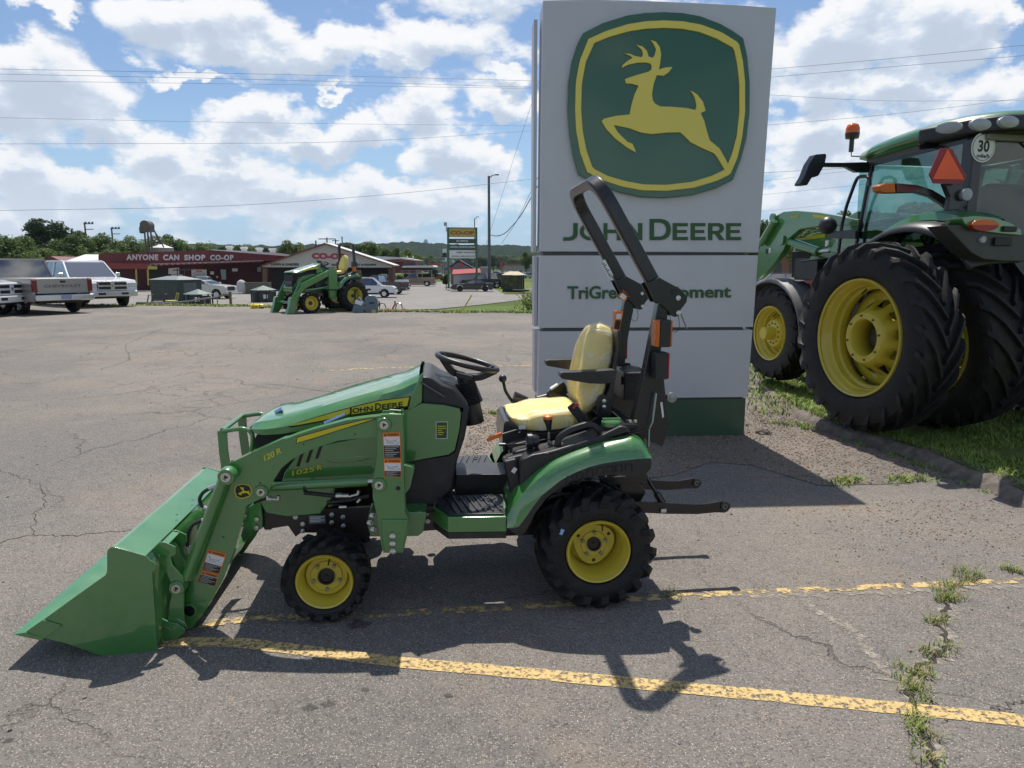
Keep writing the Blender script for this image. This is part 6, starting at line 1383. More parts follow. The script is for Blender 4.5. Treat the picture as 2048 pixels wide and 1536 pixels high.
    if kind == 'crew':
        mb = MB()
        for s in (-1, 1):
            for zz in (-1, 1):
                c = (l + .03, s * gw * .23, gh_ + .05 + zz * hh * .24); w, h = gw * .43, hh * .42
                mb.tube([(c[0], c[1] - w / 2, c[2] - h / 2), (c[0], c[1] + w / 2, c[2] - h / 2), (c[0], c[1] + w / 2, c[2] + h / 2), (c[0], c[1] - w / 2, c[2] + h / 2), (c[0], c[1] - w / 2, c[2] - h / 2)], 0, 4, sq=(.045, .045))
        mb.box((l + .03, 0, gh_ + .05), (.05, .16, hh)); mb.build('grille_frame', CHROME if cover is None else cover, gr, bevel=.008)
        mb = MB(); mb.prism([(-.045, .02), (-.02, -.05), (.02, -.05), (.045, .02), (.02, .055), (-.02, .055)], l + .055, l + .065, 'x'); mb.v = [(a, b, c + gh_ + .06) for a, b, c in mb.v]; mb.build('emblem', STL, gr)
    for s in (-1, 1):
        MB().box((l - .06, s * (hw - .19), gh_ + .08), (.16, .32, .20 if kind != 'coupe' else .12)).build('headlamp', LAMPG, t, bevel=.03)
    fb = MB().box((l + .02, 0, zb + .12), (.16, W_ - .04, .24)).build('front_bumper', (CHROME if kind == 'crew' and cover is None else paint), t, bevel=.05)
    if kind in ('crew',):
        MB().box((l + .10, .45, zb + .13), (.01, .28, .09)).build('fog_lamp', DEC, fb); MB().box((l + .10, -.45, zb + .13), (.01, .28, .09)).build('fog_lamp', DEC, fb)
    MB().box((0, 0, zb - .02), (L * .93, W_ * .75, .10)).build('underbody', DEC, t)
    for cx in (-wb * k, wb * k):
        for s in (-1, 1):
            w = bpy.data.objects.new('wheel', None); COL.objects.link(w); w.parent = t; w.location = (cx, s * (hw - .13), wr)
            MB().lathe([(-.11, wr * .6), (-.12, wr * .82), (-.10, wr * .97), (-.05, wr), (.05, wr), (.10, wr * .97), (.12, wr * .82), (.11, wr * .6)], n=28, cap=False).build('tyre', RUB, w, smooth=50)
            rmm = DEC if kind == 'coupe' else CHROME
            mb = MB(); mb.lathe([(s * .115, wr * .62), (s * .10, wr * .60), (s * .06, wr * .5), (s * .05, 0)], n=24, cap=False)
            for q in range(5): a = q * 1.2566; mb.box((wr * .33 * math.cos(a), s * .085, wr * .33 * math.sin(a)), (wr * .5, .04, wr * .15), Matrix.Rotation(-a, 3, 'Y'))
            mb.build('rim', rmm, w, smooth=30)
    return t
LZ0 = .25
W1, GR1, BK1, TAN, SILV = car_paint('white', (.72, .73, .75), rough=.25), car_paint('pewter', (.33, .315, .29), .3), car_paint('black', (.012, .014, .02)), car_paint('tan', (.26, .205, .15), .4), car_paint('silver', (.42, .43, .45), .5)
def gp_(px, py, z=LZ): p = onz(px, py, z); return p
def at(px, Y, z): d = ray(px, 600); return Vector((d.x / d.y * Y, Y, z))
# three trucks at the left edge
def truck_at(px, Y, z, head, off):
    p = at(px, Y, z); return p - Vector((math.cos(R(head)), math.sin(R(head)), 0)) * off
vehicle('crew', W1, truck_at(27, 23.4, LZ0, -2, 2.95), R(-2), 'white pickup cut off by the left edge of the photo', 'pickups parked at the left', cover=W1)
ch = vehicle('pickup', GR1, truck_at(129, 24.4, LZ0, 151, -2.9), R(151), 'pewter grey pickup showing its tailgate and chrome rear bumper', 'pickups parked at the left')
mb = MB(); put_text(mb, 'CHEVROLET', (-2.905, .62, .93), (-2.905, -.62, .93), (-2.905, .62, 1.03), off=.03)
mb.build('tailgate_lettering', mat('emboss', (.12, .11, .10), .5), ch)
MB().box((-1.75, 0, 1.235), (2.2, 1.75, .03)).build('bed_cover', mat('tonneau', (.42, .40, .36), .6), ch, bevel=.01)
vehicle('crew', W1, truck_at(228, 28.6, LZ0 - .02, -36, 2.95), R(-36), 'white crew cab pickup with a chrome mesh grille facing the camera', 'pickups parked at the left')
# farther vehicles on the store lot
def onlot(px, py, kind, paint, hd, label, **k): return vehicle(kind, paint, onz(px, py, LZ) , R(hd), label, 'vehicles on the farm store lot', **k)
onlot(945, 583, 'coupe', BK1, 184, 'black coupe parked nearest in front of the tall store sign', detail=0)
onlot(965, 577, 'pickup', BK1, 188, 'black pickup parked just behind the black coupe', detail=0)
onlot(965, 568.5, 'suv', SILV, 186, 'silver suv half hidden behind the black pickup', detail=0)
onlot(1013, 566, 'suv', car_paint('navy', (.02, .04, .10)), 10, 'dark blue suv behind the tan-roofed gazebo', detail=0)
onlot(830, 572.5, 'pickup', TAN, 182, 'tan single cab pickup parked before the covered stall', detail=0)
onlot(738, 595, 'suv', W1, 5, 'white suv parked right of the brown wooden post', detail=0)
onlot(758, 588, 'pickup', car_paint('umber', (.09, .08, .07), .3), 165, 'grey brown pickup tail beyond the white suv', detail=0)
onlot(768, 581, 'pickup', W1, 200, 'white pickup farther along beside the store corner', detail=0)
onlot(722, 584, 'suv', BK1, 20, 'black suv half hidden by the wooden post', detail=0)
onlot(414, 597, 'pickup', car_paint('offwhite', (.6, .58, .5)), -12, 'small old white pickup beyond the green gazebos', detail=0, L=4.9, W_=1.75, H=1.6)
onlot(467, 577, 'pickup', BK1, 160, 'black pickup parked by the red store wall', detail=0)
# ------------------------------------------------------------------ the mid tractor: same family, upright roll bar, no bucket
def mid_tractor():
    loc = at(687, 26.6, LZ0 - .02); th = R(44)
    far = at(697, 26.6, LZ0)
    t = thing('utility_tractor', 'green utility tractor with upright roll bar at the far side of the lot', 'tractor', loc, th)
    M_ = Fr(loc.x, loc.y, loc.z, th); sc_ = 1.22
    keep = ('hood', 'hood_corner', 'grille', 'front_bumper', 'side_panel', 'cowl_panel', 'instrument_cowl', 'lower_body', 'steering_column', 'foot_platform', 'platform_skirt', 'tunnel', 'fender', 'fender_flare', 'fender_console', 'seat_frame', 'frame_rail', 'hood_decal', 'hood_stripe', 'transmission', 'crossbeam', 'front_support', 'belly_panel', 'lower_link')
    for ch in list(TRACTOR.children):
        b = ch.name.split('.')[0]
        if b in keep or b in ('seat_cushion', 'seat_back', 'steering_wheel'):
            c = ch.copy(); COL.objects.link(c); c.parent = t; c.scale = (sc_,) * 3; c.location = (0, 0, .30)
            if b == 'steering_wheel': d = ch.children[0].copy(); COL.objects.link(d); d.parent = c
        elif b == 'wheel':
            c = copy_tree(ch, t); x, y, z = ch.location; front = x < -1
            s = .39 / .228 if front else .61 / .33
            c.scale = (s, s * .78, s); c.location = (x * sc_ - (.04 if front else 0), y * 1.45, .39 if front else .61)
            for g in list(c.children):
                if g.name.split('.')[0] in ('wheel_bolt', 'valve_stem'): bpy.data.objects.remove(g)
    for s in (-1, 1):
        MB().tube([(.12, s * .56, .9), (.22, s * .56, 1.75)], 0, 4, sq=(.09, .09)).build('roll_bar_post', BPT, t, bevel=.01)
        MB().box((.13, s * .66, 1.62), (.12, .14, .2)).build('indicator', AMB, t, bevel=.02)
        MB().box((.20, s * .56, 1.80), (.2, .14, .22)).build('hinge_block', BPT, t, bevel=.02)
        arm = [(-.75, 1.60), (-.95, 1.60), (-2.05, 1.12), (-2.35, .75), (-2.62, .05), (-2.50, .02), (-2.40, .10), (-2.16, .68), (-1.95, .92), (-.95, 1.38), (-.75, 1.40)]
        MB().prism(arm, s * .66, s * .56).build('loader_boom', GREEN, t, bevel=.01)
        MB().prism([(-.62, 1.66), (-.95, 1.66), (-1.0, 1.1), (-.95, .55), (-.70, .55), (-.62, 1.1)], s * .68, s * .54).build('mast', GREEN, t, bevel=.01)
        MB().prism([(-2.74, .0), (-2.50, -.02), (-2.30, .22), (-2.42, .62), (-2.56, .60), (-2.62, .30)], s * .70, s * .52).build('bucket_carrier', GREEN, t, bevel=.01)
        MB().tube([(-2.10, s * .60, 1.20), (-2.52, s * .60, .45)], .045, 8).build('bucket_cylinder', GREEN, t)
        MB().tube([(-1.9, s * .50, .85), (-.9, s * .50, .95)], .045, 8).build('lift_cylinder', GREEN, t)
    MB().tube([(-2.42, -.6, .42), (-2.42, .6, .42)], .05, 8).build('cross_tube', GREEN, t)
    MB().box((-2.40, 0, .43), (.02, .5, .05)).build('tube_decal', YDEC, t)
    hoop = arc_pts([(.22, -.56, 1.75), (.20, -.52, 2.60), (.20, .52, 2.60), (.22, .56, 1.75)], .18, 6)
    MB().tube(hoop, 0, 4, sq=(.09, .09), up=(1, 0, 0)).build('roll_bar_hoop', BPT, t, bevel=.01)
    for s in (-1, 1): MB().box((-1.98, s * .22, 1.22), (.08, .26, .13), Matrix.Rotation(R(20), 3, 'Y')).build('headlamp', LAMPG, t, bevel=.02)
    MB().tube([(-1.46 * sc_, -.6, .39), (-1.46 * sc_, .6, .39)], .07, 8).tube([(0, -.5, .61), (0, .5, .61)], .10, 8).build('axle', BPT, t)
    t.scale = (.97,) * 3
    for y in (-.35, .35): MB().tube(arc_pts([(-2.0, y, .8), (-2.12, y, 1.15), (-2.0, y, 1.32)], .1), .025, 6).build('grille_guard', GREEN, t)
mid_tractor()
# ------------------------------------------------------------------ small yard items
BRN = mat('weathered_wood', (.17, .12, .075), .9, var=.3, vs=5, bump=.5, bs=12)
p = at(724, 29, LZ - .3); tag(MB().tube([p, p + Vector((-.12, 0, 2.62 + .25))], [.15, .13], 12).build('wooden_post', BRN, smooth=50), 'leaning brown wooden post behind the utility tractor', 'post')
def implement():
    g = mat('implement_blue', (.10, .15, .19), .45, coat=.2)
    o = at(738, 25.4, LZ0 - .05); t = thing('rotary_tiller', 'blue grey tractor implement with a rounded housing beside the utility tractor', 'implement', o, R(10))
    MB().prism([(-.15, 0), (.32, 0), (.32, .5), (.22, .66), (.0, .68), (-.15, .55)], -.25, .25).build('housing', g, t, bevel=.03)
    MB().prism([(-.62, .05), (-.2, .02), (-.15, .35), (-.35, .62), (-.55, .3)], -.3, .3).build('chute', g, t, bevel=.02)
    MB().tube([(-.5, .1, .3), (-.5, .1, .8), (-.4, .1, .9)], .04, 8).build('drive_shaft', BPT, t)
    MB().box((.1, -.256, .4), (.18, .01, .06)).build('nameplate', DEC, t); MB().box((.16, -.256, .10), (.14, .01, .10)).build('sticker', YDEC, t)
    MB().box((-.36, -.31, .42), (.26, .02, .14), Matrix.Rotation(R(20), 3, 'Y')).build('label', WDEC, t)
implement()
RM = mat('mower_red', (.30, .03, .035), .45)
for i, (px, lab) in enumerate(((764, 'red tractor attachment lying next to the grey implement'), (796, 'red attachment with a black hoop, right of its twin'))):
    o = at(px, 27.2, LZ0 - .18); t = thing('red_attachment', lab, 'implement', o, R(-5 + 8 * i), 'red attachments on the verge')
    MB().box((0, 0, .12), (.65, .4, .12)).box((.2, 0, .19), (.12, .45, .06)).build('deck', RM, t, bevel=.03)
    MB().tube(arc_pts([(-.1, -.1, .15), (-.05, -.1, .42), (.12, -.1, .42), (.2, -.1, .15)], .05), .018, 6).build('hoop', BPT, t)
    MB().tube([(-.25, 0, .15), (-.12, 0, .38), (-.12, 0, .50)], .03, 6).build('hitch', RM if i else BPT, t)
o = at(514, 27.8, LZ0 - .08); t = thing('spray_tank', 'small yellow spray tank with black straps on the verge', 'tank', o, R(4))
MB().lathe([(-.26, .02), (-.25, .10), (-.2, .125), (.2, .125), (.25, .10), (.26, .02)], c=(0, 0, .14), ax='x', n=20).build('tank', mat('tank_yellow', (.75, .60, .03), .4), t, smooth=50)
for x in (-.14, .12): MB().lathe([(x - .012, .13), (x + .012, .13)], c=(0, 0, .14), ax='x', n=20, cap=False).build('strap', DEC, t, solid=.006)
MB().box((.20, -.06, .08), (.12, .14, .14)).build('pump', DEC, t, bevel=.02); MB().box((-.02, -.127, .15), (.10, .006, .04)).build('tank_label', DEC, t)
tag(MB().tube([at(920, 27.6, LZ0 - .2), at(943, 27.6, .2) + Vector((0, .1, .58))], .028, 8).build('guy_marker', mat('marker_yellow', (.55, .47, .12), .6)), 'leaning pale yellow guy wire marker on the verge', 'marker')
# shed and gazebos
SHG = mat('shed_green', (.035, .05, .038), .6, var=.2, dirt=((.07, .07, .06), .4, .8)); SHR = mat('shed_roof', (.19, .21, .22), .5)
def shed():
    a = K('b', 635, 985)[0]; o = onz(355, 606, LZ); t = thing('storage_shed', 'dark green enclosed shed with a pale hipped roof beyond the lot edge', 'shed', (o.x, o.y, LZ), R(-24))
    MB().box((0, 0, .9), (2.9, 2.2, 1.8)).build('wall', SHG, t, bevel=.03)
    MB().add([(-1.55, -1.2, 1.78), (1.55, -1.2, 1.78), (1.55, 1.2, 1.78), (-1.55, 1.2, 1.78), (-.6, -.2, 2.05), (.6, -.2, 2.05), (.6, .2, 2.05), (-.6, .2, 2.05)], [(0, 1, 5, 4), (1, 2, 6, 5), (2, 3, 7, 6), (3, 0, 4, 7), (4, 5, 6, 7), (0, 1, 2, 3)]).build('roof', SHR, t)
    MB().box((0, -1.11, .12), (2.7, .03, .06)).box((0, -1.11, .24), (2.7, .03, .05)).build('trim', SHR, t)
    MB().box((1.46, 0, .8), (.02, 1.2, 1.5)).build('side_door', mat('shed_side', (.10, .11, .115), .5), t)
shed()
def gazebo(px, py, w, h, roofc, label, body, rz=0, hip=.35):
    o = onz(px, py, LZ); t = thing('garden_gazebo', label, 'gazebo', (o.x, o.y, LZ), R(rz), 'garden gazebos on display')
    hw = w / 2; n = 8
    vs = [(hw * 1.08 * math.cos(k * 2 * math.pi / n + .39), hw * 1.08 * math.sin(k * 2 * math.pi / n + .39), h - hip) for k in range(n)] + [(0, 0, h)]
    MB().add(vs, [(k, (k + 1) % n, n) for k in range(n)] + [tuple(range(n))]).build('roof', roofc, t)
    for k in range(n): x, y = hw * .98 * math.cos(k * 2 * math.pi / n + .39), hw * .98 * math.sin(k * 2 * math.pi / n + .39); MB().box((x, y, (h - hip) / 2), (.08, .08, h - hip)).build('post', DEC, t)
    MB().lathe([(0, hw * .93), (h - hip - .15, hw * .93)], ax='z', n=8).build('screen_wall', body, t)
    MB().box((hw * .3, -hw * .9, .45), (.32, .03, .32)).build('notice', WDEC, t)
GZR = mat('gazebo_roof', (.11, .17, .15), .6, var=.1)
gazebo(398, 610, 1.9, 1.15, GZR, 'green octagonal gazebo with pale green roof right of the dark shed', SHG)
gazebo(528, 604, 1.9, 1.3, GZR, 'green octagonal gazebo right of the sloping pipe rail, above the yellow tank', SHG, 10)
def tan_gazebo():
    o = onz(1027, 584, LZ); t = thing('hunting_blind', 'camouflage screened gazebo with a tan hipped roof on the grass', 'gazebo', (o.x, o.y, LZ), R(-8)); w = 2.15; h = 2.25
    MB().add([(-w * .56, -1.1, h - .35), (w * .56, -1.1, h - .35), (w * .56, 1.1, h - .35), (-w * .56, 1.1, h - .35), (-.5, -.3, h + .02), (.5, -.3, h + .02), (.5, .3, h + .02), (-.5, .3, h + .02)], [(0, 1, 5, 4), (1, 2, 6, 5), (2, 3, 7, 6), (3, 0, 4, 7), (4, 5, 6, 7), (0, 1, 2, 3)]).build('roof', mat('tan_cloth', (.58, .50, .33), .8), t)
    for x in (-1, 1):
        for y in (-.95, .95): MB().box((x * w * .48, y, (h - .35) / 2), (.13, .13, h - .35)).build('post', DEC, t)
    MB().box((0, .2, .95), (w * .9, 1.3, 1.7)).build('camouflage_screen', mat('camo', (.07, .075, .04), .9, var=.5, vs=2.5, dirt=((.22, .22, .12), .8, 2.2)), t)
    MB().box((0, -.9, .25), (w, .2, .35)).build('skirt', DEC, t)
tan_gazebo()
for px, py, w, h, lab in ((1000, 574, .7, 1.9, 'tall black cabinet left of the tan-roofed gazebo'), (1008, 578, .8, 1.0, 'low black grill cabinet beside the tall black one')):
    o = onz(px, py, LZ); t = thing('black_cabinet', lab, 'cabinet', (o.x, o.y, LZ)); MB().box((0, 0, h / 2), (w, .6, h)).build('carcass', DEC, t, bevel=.03); MB().box((0, -.31, h * .6), (w * .8, .02, h * .5)).build('door_panel', mat('dark_steel', (.08, .085, .09), .35, metal=.5), t)
o = onz(1046, 584, LZ); t = thing('flat_trailer', 'low flat trailer with a pale deck right of the tan-roofed gazebo', 'trailer', (o.x, o.y - .8, LZ), R(6))
MB().box((0, 0, .30), (2.4, 1.1, .08)).build('deck', mat('deck_pale', (.4, .41, .42), .4, metal=.3), t); MB().box((-.1, 0, .18), (1.4, .9, .14)).build('chassis', DEC, t)
# pipe rail
def rail():
    t = thing('pipe_rail', 'low galvanised pipe rail sloping up along the edge behind the trucks', 'fence', (0, 0, 0))
    pts = [onz(*K('b', 505, 995)[0], LZ0 - .1)]
    Ps = []
    for x, y, Y in ((505, 997, 31.5), (850, 1003, 31), (1055, 985, 31), (1235, 955, 31), (1370, 938, 31), (1510, 903, 30.5), (1640, 893, 40)):
        q = K('b', x, y)[0]; Ps.append(ony(q[0], q[1], Y))
    MB().tube(Ps, .035, 6).build('rail', STL, t)
    for i in (1, 2, 3, 4):
        MB().tube([Ps[i], Ps[i] - Vector((0, 0, .45))], .025, 6).build('post', STL, t)
    q = Ps[5]; MB().tube([q + Vector((0, 0, .1)), q - Vector((0, 0, .75))], .06, 6).build('end_post', BRN, t)
    q = K('b', 1300, 1030)[0]; a = ony(q[0], q[1], 30.5); MB().box(a, (3.2, .15, .12)).build('kerb_timber', BRN, t)
rail()
# ------------------------------------------------------------------ buildings
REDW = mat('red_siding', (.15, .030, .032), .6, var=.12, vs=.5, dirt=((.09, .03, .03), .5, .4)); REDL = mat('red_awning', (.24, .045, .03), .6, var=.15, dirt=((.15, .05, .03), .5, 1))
def siding(name, c, s=3.2):
    m = mat(name, c, .6, var=.06, vs=.4); nt = m.node_tree; b = nt.nodes['Principled BSDF']
    tc = nt.nodes.new('ShaderNodeTexCoord'); w = nt.nodes.new('ShaderNodeTexWave'); w.bands_direction = 'X'; w.inputs['Scale'].default_value = s; bp = nt.nodes.new('ShaderNodeBump'); bp.inputs['Strength'].default_value = .8; bp.inputs['Distance'].default_value = .05
    nt.links.new(tc.outputs['Object'], w.inputs[0]); nt.links.new(w.outputs['Fac'], bp.inputs['Height']); nt.links.new(bp.outputs[0], b.inputs['Normal']); return m
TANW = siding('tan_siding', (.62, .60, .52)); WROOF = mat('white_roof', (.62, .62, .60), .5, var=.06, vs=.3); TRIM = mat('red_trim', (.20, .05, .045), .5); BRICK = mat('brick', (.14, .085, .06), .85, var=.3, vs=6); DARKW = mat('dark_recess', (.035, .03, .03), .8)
def red_store():
    a = Vector((-47.6, 80, 0)); th = R(17); S = Fr(a.x, a.y, LZ, th)
    t = thing('farm_store', 'long dark red store with white painted words along its fascia', 'building', (a.x, a.y, LZ), th)
    q = lambda y, *xy: S.xz(K('b', *xy), y)
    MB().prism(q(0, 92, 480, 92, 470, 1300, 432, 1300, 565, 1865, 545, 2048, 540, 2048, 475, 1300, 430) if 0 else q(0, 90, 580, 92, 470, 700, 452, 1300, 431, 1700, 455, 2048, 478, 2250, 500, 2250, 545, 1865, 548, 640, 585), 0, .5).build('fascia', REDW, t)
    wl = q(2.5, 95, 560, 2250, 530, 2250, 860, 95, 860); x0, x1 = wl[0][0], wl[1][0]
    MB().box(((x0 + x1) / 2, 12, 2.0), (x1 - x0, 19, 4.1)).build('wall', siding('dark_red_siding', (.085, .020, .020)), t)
    MB().prism(q(-.3, 1290, 425, 1310, 433, 2250, 508, 2250, 490, 2048, 466, 1700, 443), -.3, 20).build('roof', WROOF, t)
    cp = q(-1.2, 640, 578, 1865, 542, 1865, 550, 640, 600)
    cn = MB().prism(cp, -1.3, .0).build('canopy', mat('canopy_pale', (.40, .30, .28), .6, var=.2, vs=2), t)
    for k in range(20):
        x = 660 + k * 60; y = 592 - k * 1.85
        MB().prism(q(-1.35, x, y - 6, x + 30, y - 7, x + 38, y + 8, x + 8, y + 9), -1.36, -1.31).build('canopy_rib', REDL, cn)
    MB().prism(q(-2.0, 180, 572, 625, 577, 625, 636, 235, 634), -2.2, -.1).build('awning', REDL, t)
    for x in (497, 622):
        MB().prism(q(-2.1, x - 8, 640, x + 8, 640, x + 16, 812, x, 812), -2.2, -2.0).build('yellow_post', mat('post_yellow', (.45, .36, .06), .5), t)
    MB().prism(q(-2.1, 625, 600, 728, 610, 725, 640, 625, 640), -2.2, -2.15).build('yellow_notice', mat('notice_yellow', (.42, .38, .10), .5), t)
    MB().prism(q(2.35, 640, 640, 838, 645, 838, 775, 640, 780), 2.35, 2.45).build('doorway', DEC, t)
    for nm, pts, m_ in (('notice_board', (845, 628, 960, 622, 960, 690, 845, 690), WDEC), ('notice_board', (875, 695, 998, 695, 998, 755, 875, 755), WDEC), ('notice_board', (1092, 640, 1255, 642, 1258, 720, 1095, 718), WDEC), ('notice_board', (1298, 662, 1336, 662, 1336, 695, 1298, 695), WDEC), ('notice_board', (1405, 640, 1465, 642, 1468, 750, 1420, 750), mat('poster', (.35, .45, .45), .5)), ('notice_board', (1532, 630, 1592, 630, 1592, 662, 1532, 662), WDEC), ('meter_box', (1362, 712, 1378, 712, 1378, 732, 1362, 732), WDEC), ('wall_board', (1802, 615, 1845, 615, 1845, 665, 1802, 665), mat('board_grey', (.3, .33, .33), .5))):
        MB().prism(q(2.3, *pts), 2.3, 2.42).build(nm, m_, t)
    for k in range(3):
        MB().prism(q(2.28, 1108, 676 + k * 13, 1245, 678 + k * 13, 1245, 683 + k * 13, 1108, 681 + k * 13), 2.28, 2.30).build('notice_line', STL, t)
    MB().prism(q(2.28, 1140, 650, 1210, 651, 1210, 666, 1140, 666), 2.28, 2.30).build('notice_line', ORG, t)
    WL = mat('white_paint', (.62, .60, .58), .6, var=.12, vs=2)
    def w3(x, y): r = S.xz(K('b', x, y), -.03)[0]; return Vector((r[0], -.04, r[1]))
    for s, xa, xb, y0, y1 in (('ANYONE', 392, 735, 542, 477), ('CAN', 788, 962, 542, 480), ('SHOP', 1016, 1243, 544, 481), ('CO-OP', 1295, 1546, 543, 482)):
        mb = MB(); put_text(mb, s, w3(xa, y0), w3(xb, y0), w3(xa, y1), off=.05, ext=.02, spacing=1.15); mb.build('painted_lettering', WL, t)
    for x, y, h in ((1505, 432, 44), (1663, 440, 42), (1828, 446, 38), (1968, 450, 36)):
        r = S.xz(K('b', x, y), 3)[0]; hh = h / 5.389 / 1380 * 85; rr = 42 / 5.389 / 1380 * 85 * 1.0
        MB().lathe([(-.4, rr * .7), (hh * .5, rr * .7), (hh * .5, rr), (hh * .95, rr), (hh, rr * .8), (hh, 0)], c=(r[0], 3, r[1]), ax='z', n=20).build('roof_vent', WROOF, t, smooth=40)
red_store()
def annex():
    Y = 84; t = thing('store_annex', 'low shed with a white metal roof left of the red store', 'building', (0, 0, 0))
    f = lambda *xy, Y=Y: [(ony(a, b, Y).x, ony(a, b, Y).z) for a, b in K('a', *xy)]
    r = f(485, 446, 962, 450, 966, 506, 612, 506)
    MB().add([(r[0][0], Y + 7, r[0][1] + .3), (r[1][0], Y + 7, r[1][1] + .3), (r[2][0], Y, r[2][1]), (r[3][0], Y, r[3][1]), (r[0][0] + .2, Y + 7, r[0][1]), (r[1][0], Y + 7, r[1][1]), (r[2][0], Y, r[2][1] - .2), (r[3][0], Y, r[3][1] - .2)], [(0, 1, 2, 3), (4, 5, 6, 7), (2, 3, 7, 6), (0, 1, 5, 4), (1, 2, 6, 5), (3, 0, 4, 7)]).build('roof', WROOF, t)
    w = f(420, 486, 490, 450, 612, 507, 966, 509, 966, 900, 420, 900)
    MB().prism(w, Y + .1, Y + 6.5).build('wall', REDW, t)
annex()
def grey_roof():
    Y = 60; f = lambda *xy: [(ony(a, b, Y).x, ony(a, b, Y).z) for a, b in K('a', *xy)]
    t = thing('low_shed', 'low grey roofed shed showing above the pickup cabs', 'shed', (0, 0, 0))
    MB().prism(f(-400, 510, 60, 495, 330, 492, 520, 500, 535, 560, -400, 560), Y, Y + 5).build('roof', mat('roof_weathered', (.22, .20, .18), .7, var=.2), t)
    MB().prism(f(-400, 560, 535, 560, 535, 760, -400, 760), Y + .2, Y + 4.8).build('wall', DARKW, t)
grey_roof()
def coop():
    Y = 82; o = at(656, Y, LZ); t = thing('garden_centre', 'tan gabled store front with four dark bays and coloured lettering', 'building', (o.x, Y, LZ))
    def f(*xy, Y=Y, c='c'): return [(ony(a, b, Y).x - o.x, ony(a, b, Y).z - LZ) for a, b in K(c, *xy)]
    MB().prism(f(150, 612, 910, 345, 1735, 612, 1735, 636, 150, 628), -.05, .25).build('gable', TANW, t)
    MB().prism(f(135, 612, 912, 336, 1745, 606, 1745, 620, 912, 352, 150, 620), -.5, 3.2).build('roof', TRIM, t)
    MB().prism(f(912, 333, 1748, 603, 1748, 610, 912, 341), -.55, 3.2).build('roof_sheet', WROOF, t)
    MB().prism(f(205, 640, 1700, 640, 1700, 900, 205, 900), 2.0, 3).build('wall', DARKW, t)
    for a, b in ((150, 206), (598, 648), (1062, 1110), (1235, 1280), (1668, 1735)):
        MB().prism(f(a, 626, b, 626, b, 905, a, 905), 0, .6).build('brick_pier', BRICK, t)
    MB().prism(f(150, 628, 1735, 634, 1735, 642, 150, 638), -.08, .0).build('lintel', DARKW, t)
    w3 = lambda x, y: (lambda r: Vector((r[0], -.08, r[1])))(f(x, y)[0])
    LR = mat('sign_red', (.40, .035, .06), .5); LG = mat('store_green', (.03, .06, .045), .5)
    mb = MB(); put_text(mb, 'CO-OP', w3(748, 530), w3(1140, 536), w3(748, 455), off=.06, ext=.03); mb.build('sign_lettering', LR, t)
    for s, xa, xb, y0, y1 in (('LAWN & GARDEN', 258, 590, 610, 580), ('APPAREL', 700, 878, 614, 586), ('HUNTING', 985, 1160, 614, 586), ('PET & EQUINE', 1268, 1522, 614, 587)):
        mb = MB(); put_text(mb, s, w3(xa, y0), w3(xb, y0), w3(xa, y1), off=.04, ext=.02); mb.build('painted_lettering', LG, t)
    MB().box((w3(1240, 700).x, 1.98, 1.3), (.9, .05, 2.2)).build('glass_door', mat('door_glass', (.10, .12, .13), .15), t)
    MB().tube([(w3(1722, 620).x, -.1, w3(1722, 620).z), (w3(1722, 620).x, -.1, .1)], .08, 6).build('downpipe', TRIM, t)
coop()
def covered_stall():
    Y = 112; o = at(845, Y, LZ); f = lambda *xy: [(ony(a, b, Y).x - o.x, ony(a, b, Y).z - LZ) for a, b in K('d', *xy)]
    t = thing('covered_stall', 'open sided dark stall with a flat white roof beside the store', 'shed', (o.x, Y, LZ))
    MB().prism(f(270, 684, 300, 672, 640, 668, 658, 682, 650, 694, 285, 694), -1, 5).build('roof', WROOF, t)
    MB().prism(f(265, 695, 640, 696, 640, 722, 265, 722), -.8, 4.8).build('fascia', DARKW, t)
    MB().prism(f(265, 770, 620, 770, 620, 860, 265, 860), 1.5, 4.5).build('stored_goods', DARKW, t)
    for x in (268, 355, 510, 625): MB().prism(f(x, 700, x + 7, 700, x + 7, 880, x, 880), -.7, -.4).build('post', STL, t)
    for y in (728, 758): MB().prism(f(265, y, 630, y, 630, y + 5, 265, y + 5), -.35, -.25).build('rail', STL, t)
    Y2 = 126; o2 = at(800, Y2, LZ); f = lambda *xy: [(ony(a, b, Y2).x - o2.x, ony(a, b, Y2).z - LZ) for a, b in K('d', *xy)]
    t = thing('rear_store', 'red trimmed store with a long white roof behind the gabled front', 'building', (o2.x, Y2, LZ))
    MB().prism(f(-140, 575, -30, 558, 250, 570, 445, 600, 440, 612, 250, 592, -140, 610), -1, 9).build('roof', WROOF, t)
    MB().prism(f(-140, 610, 250, 596, 442, 612, 430, 640, 250, 630, -140, 640), -.8, 8).build('fascia', TRIM, t)
    MB().prism(f(-140, 640, 430, 640, 430, 760, -140, 760), -.2, 8).build('wall', REDW, t)
    for x in (280, 325, 368, 405): MB().prism(f(x, 632, x + 26, 632, x + 26, 672, x, 672), -.25, -.2).build('window', mat('win_dark', (.10, .12, .14), .2), t)
    for x in (310, 380): MB().tube([(f(x, 572)[0][0], 2, f(x, 590)[0][1]), (f(x, 572)[0][0], 2, f(x, 550)[0][1])], .12, 6).build('roof_pipe', WROOF, t)
covered_stall()
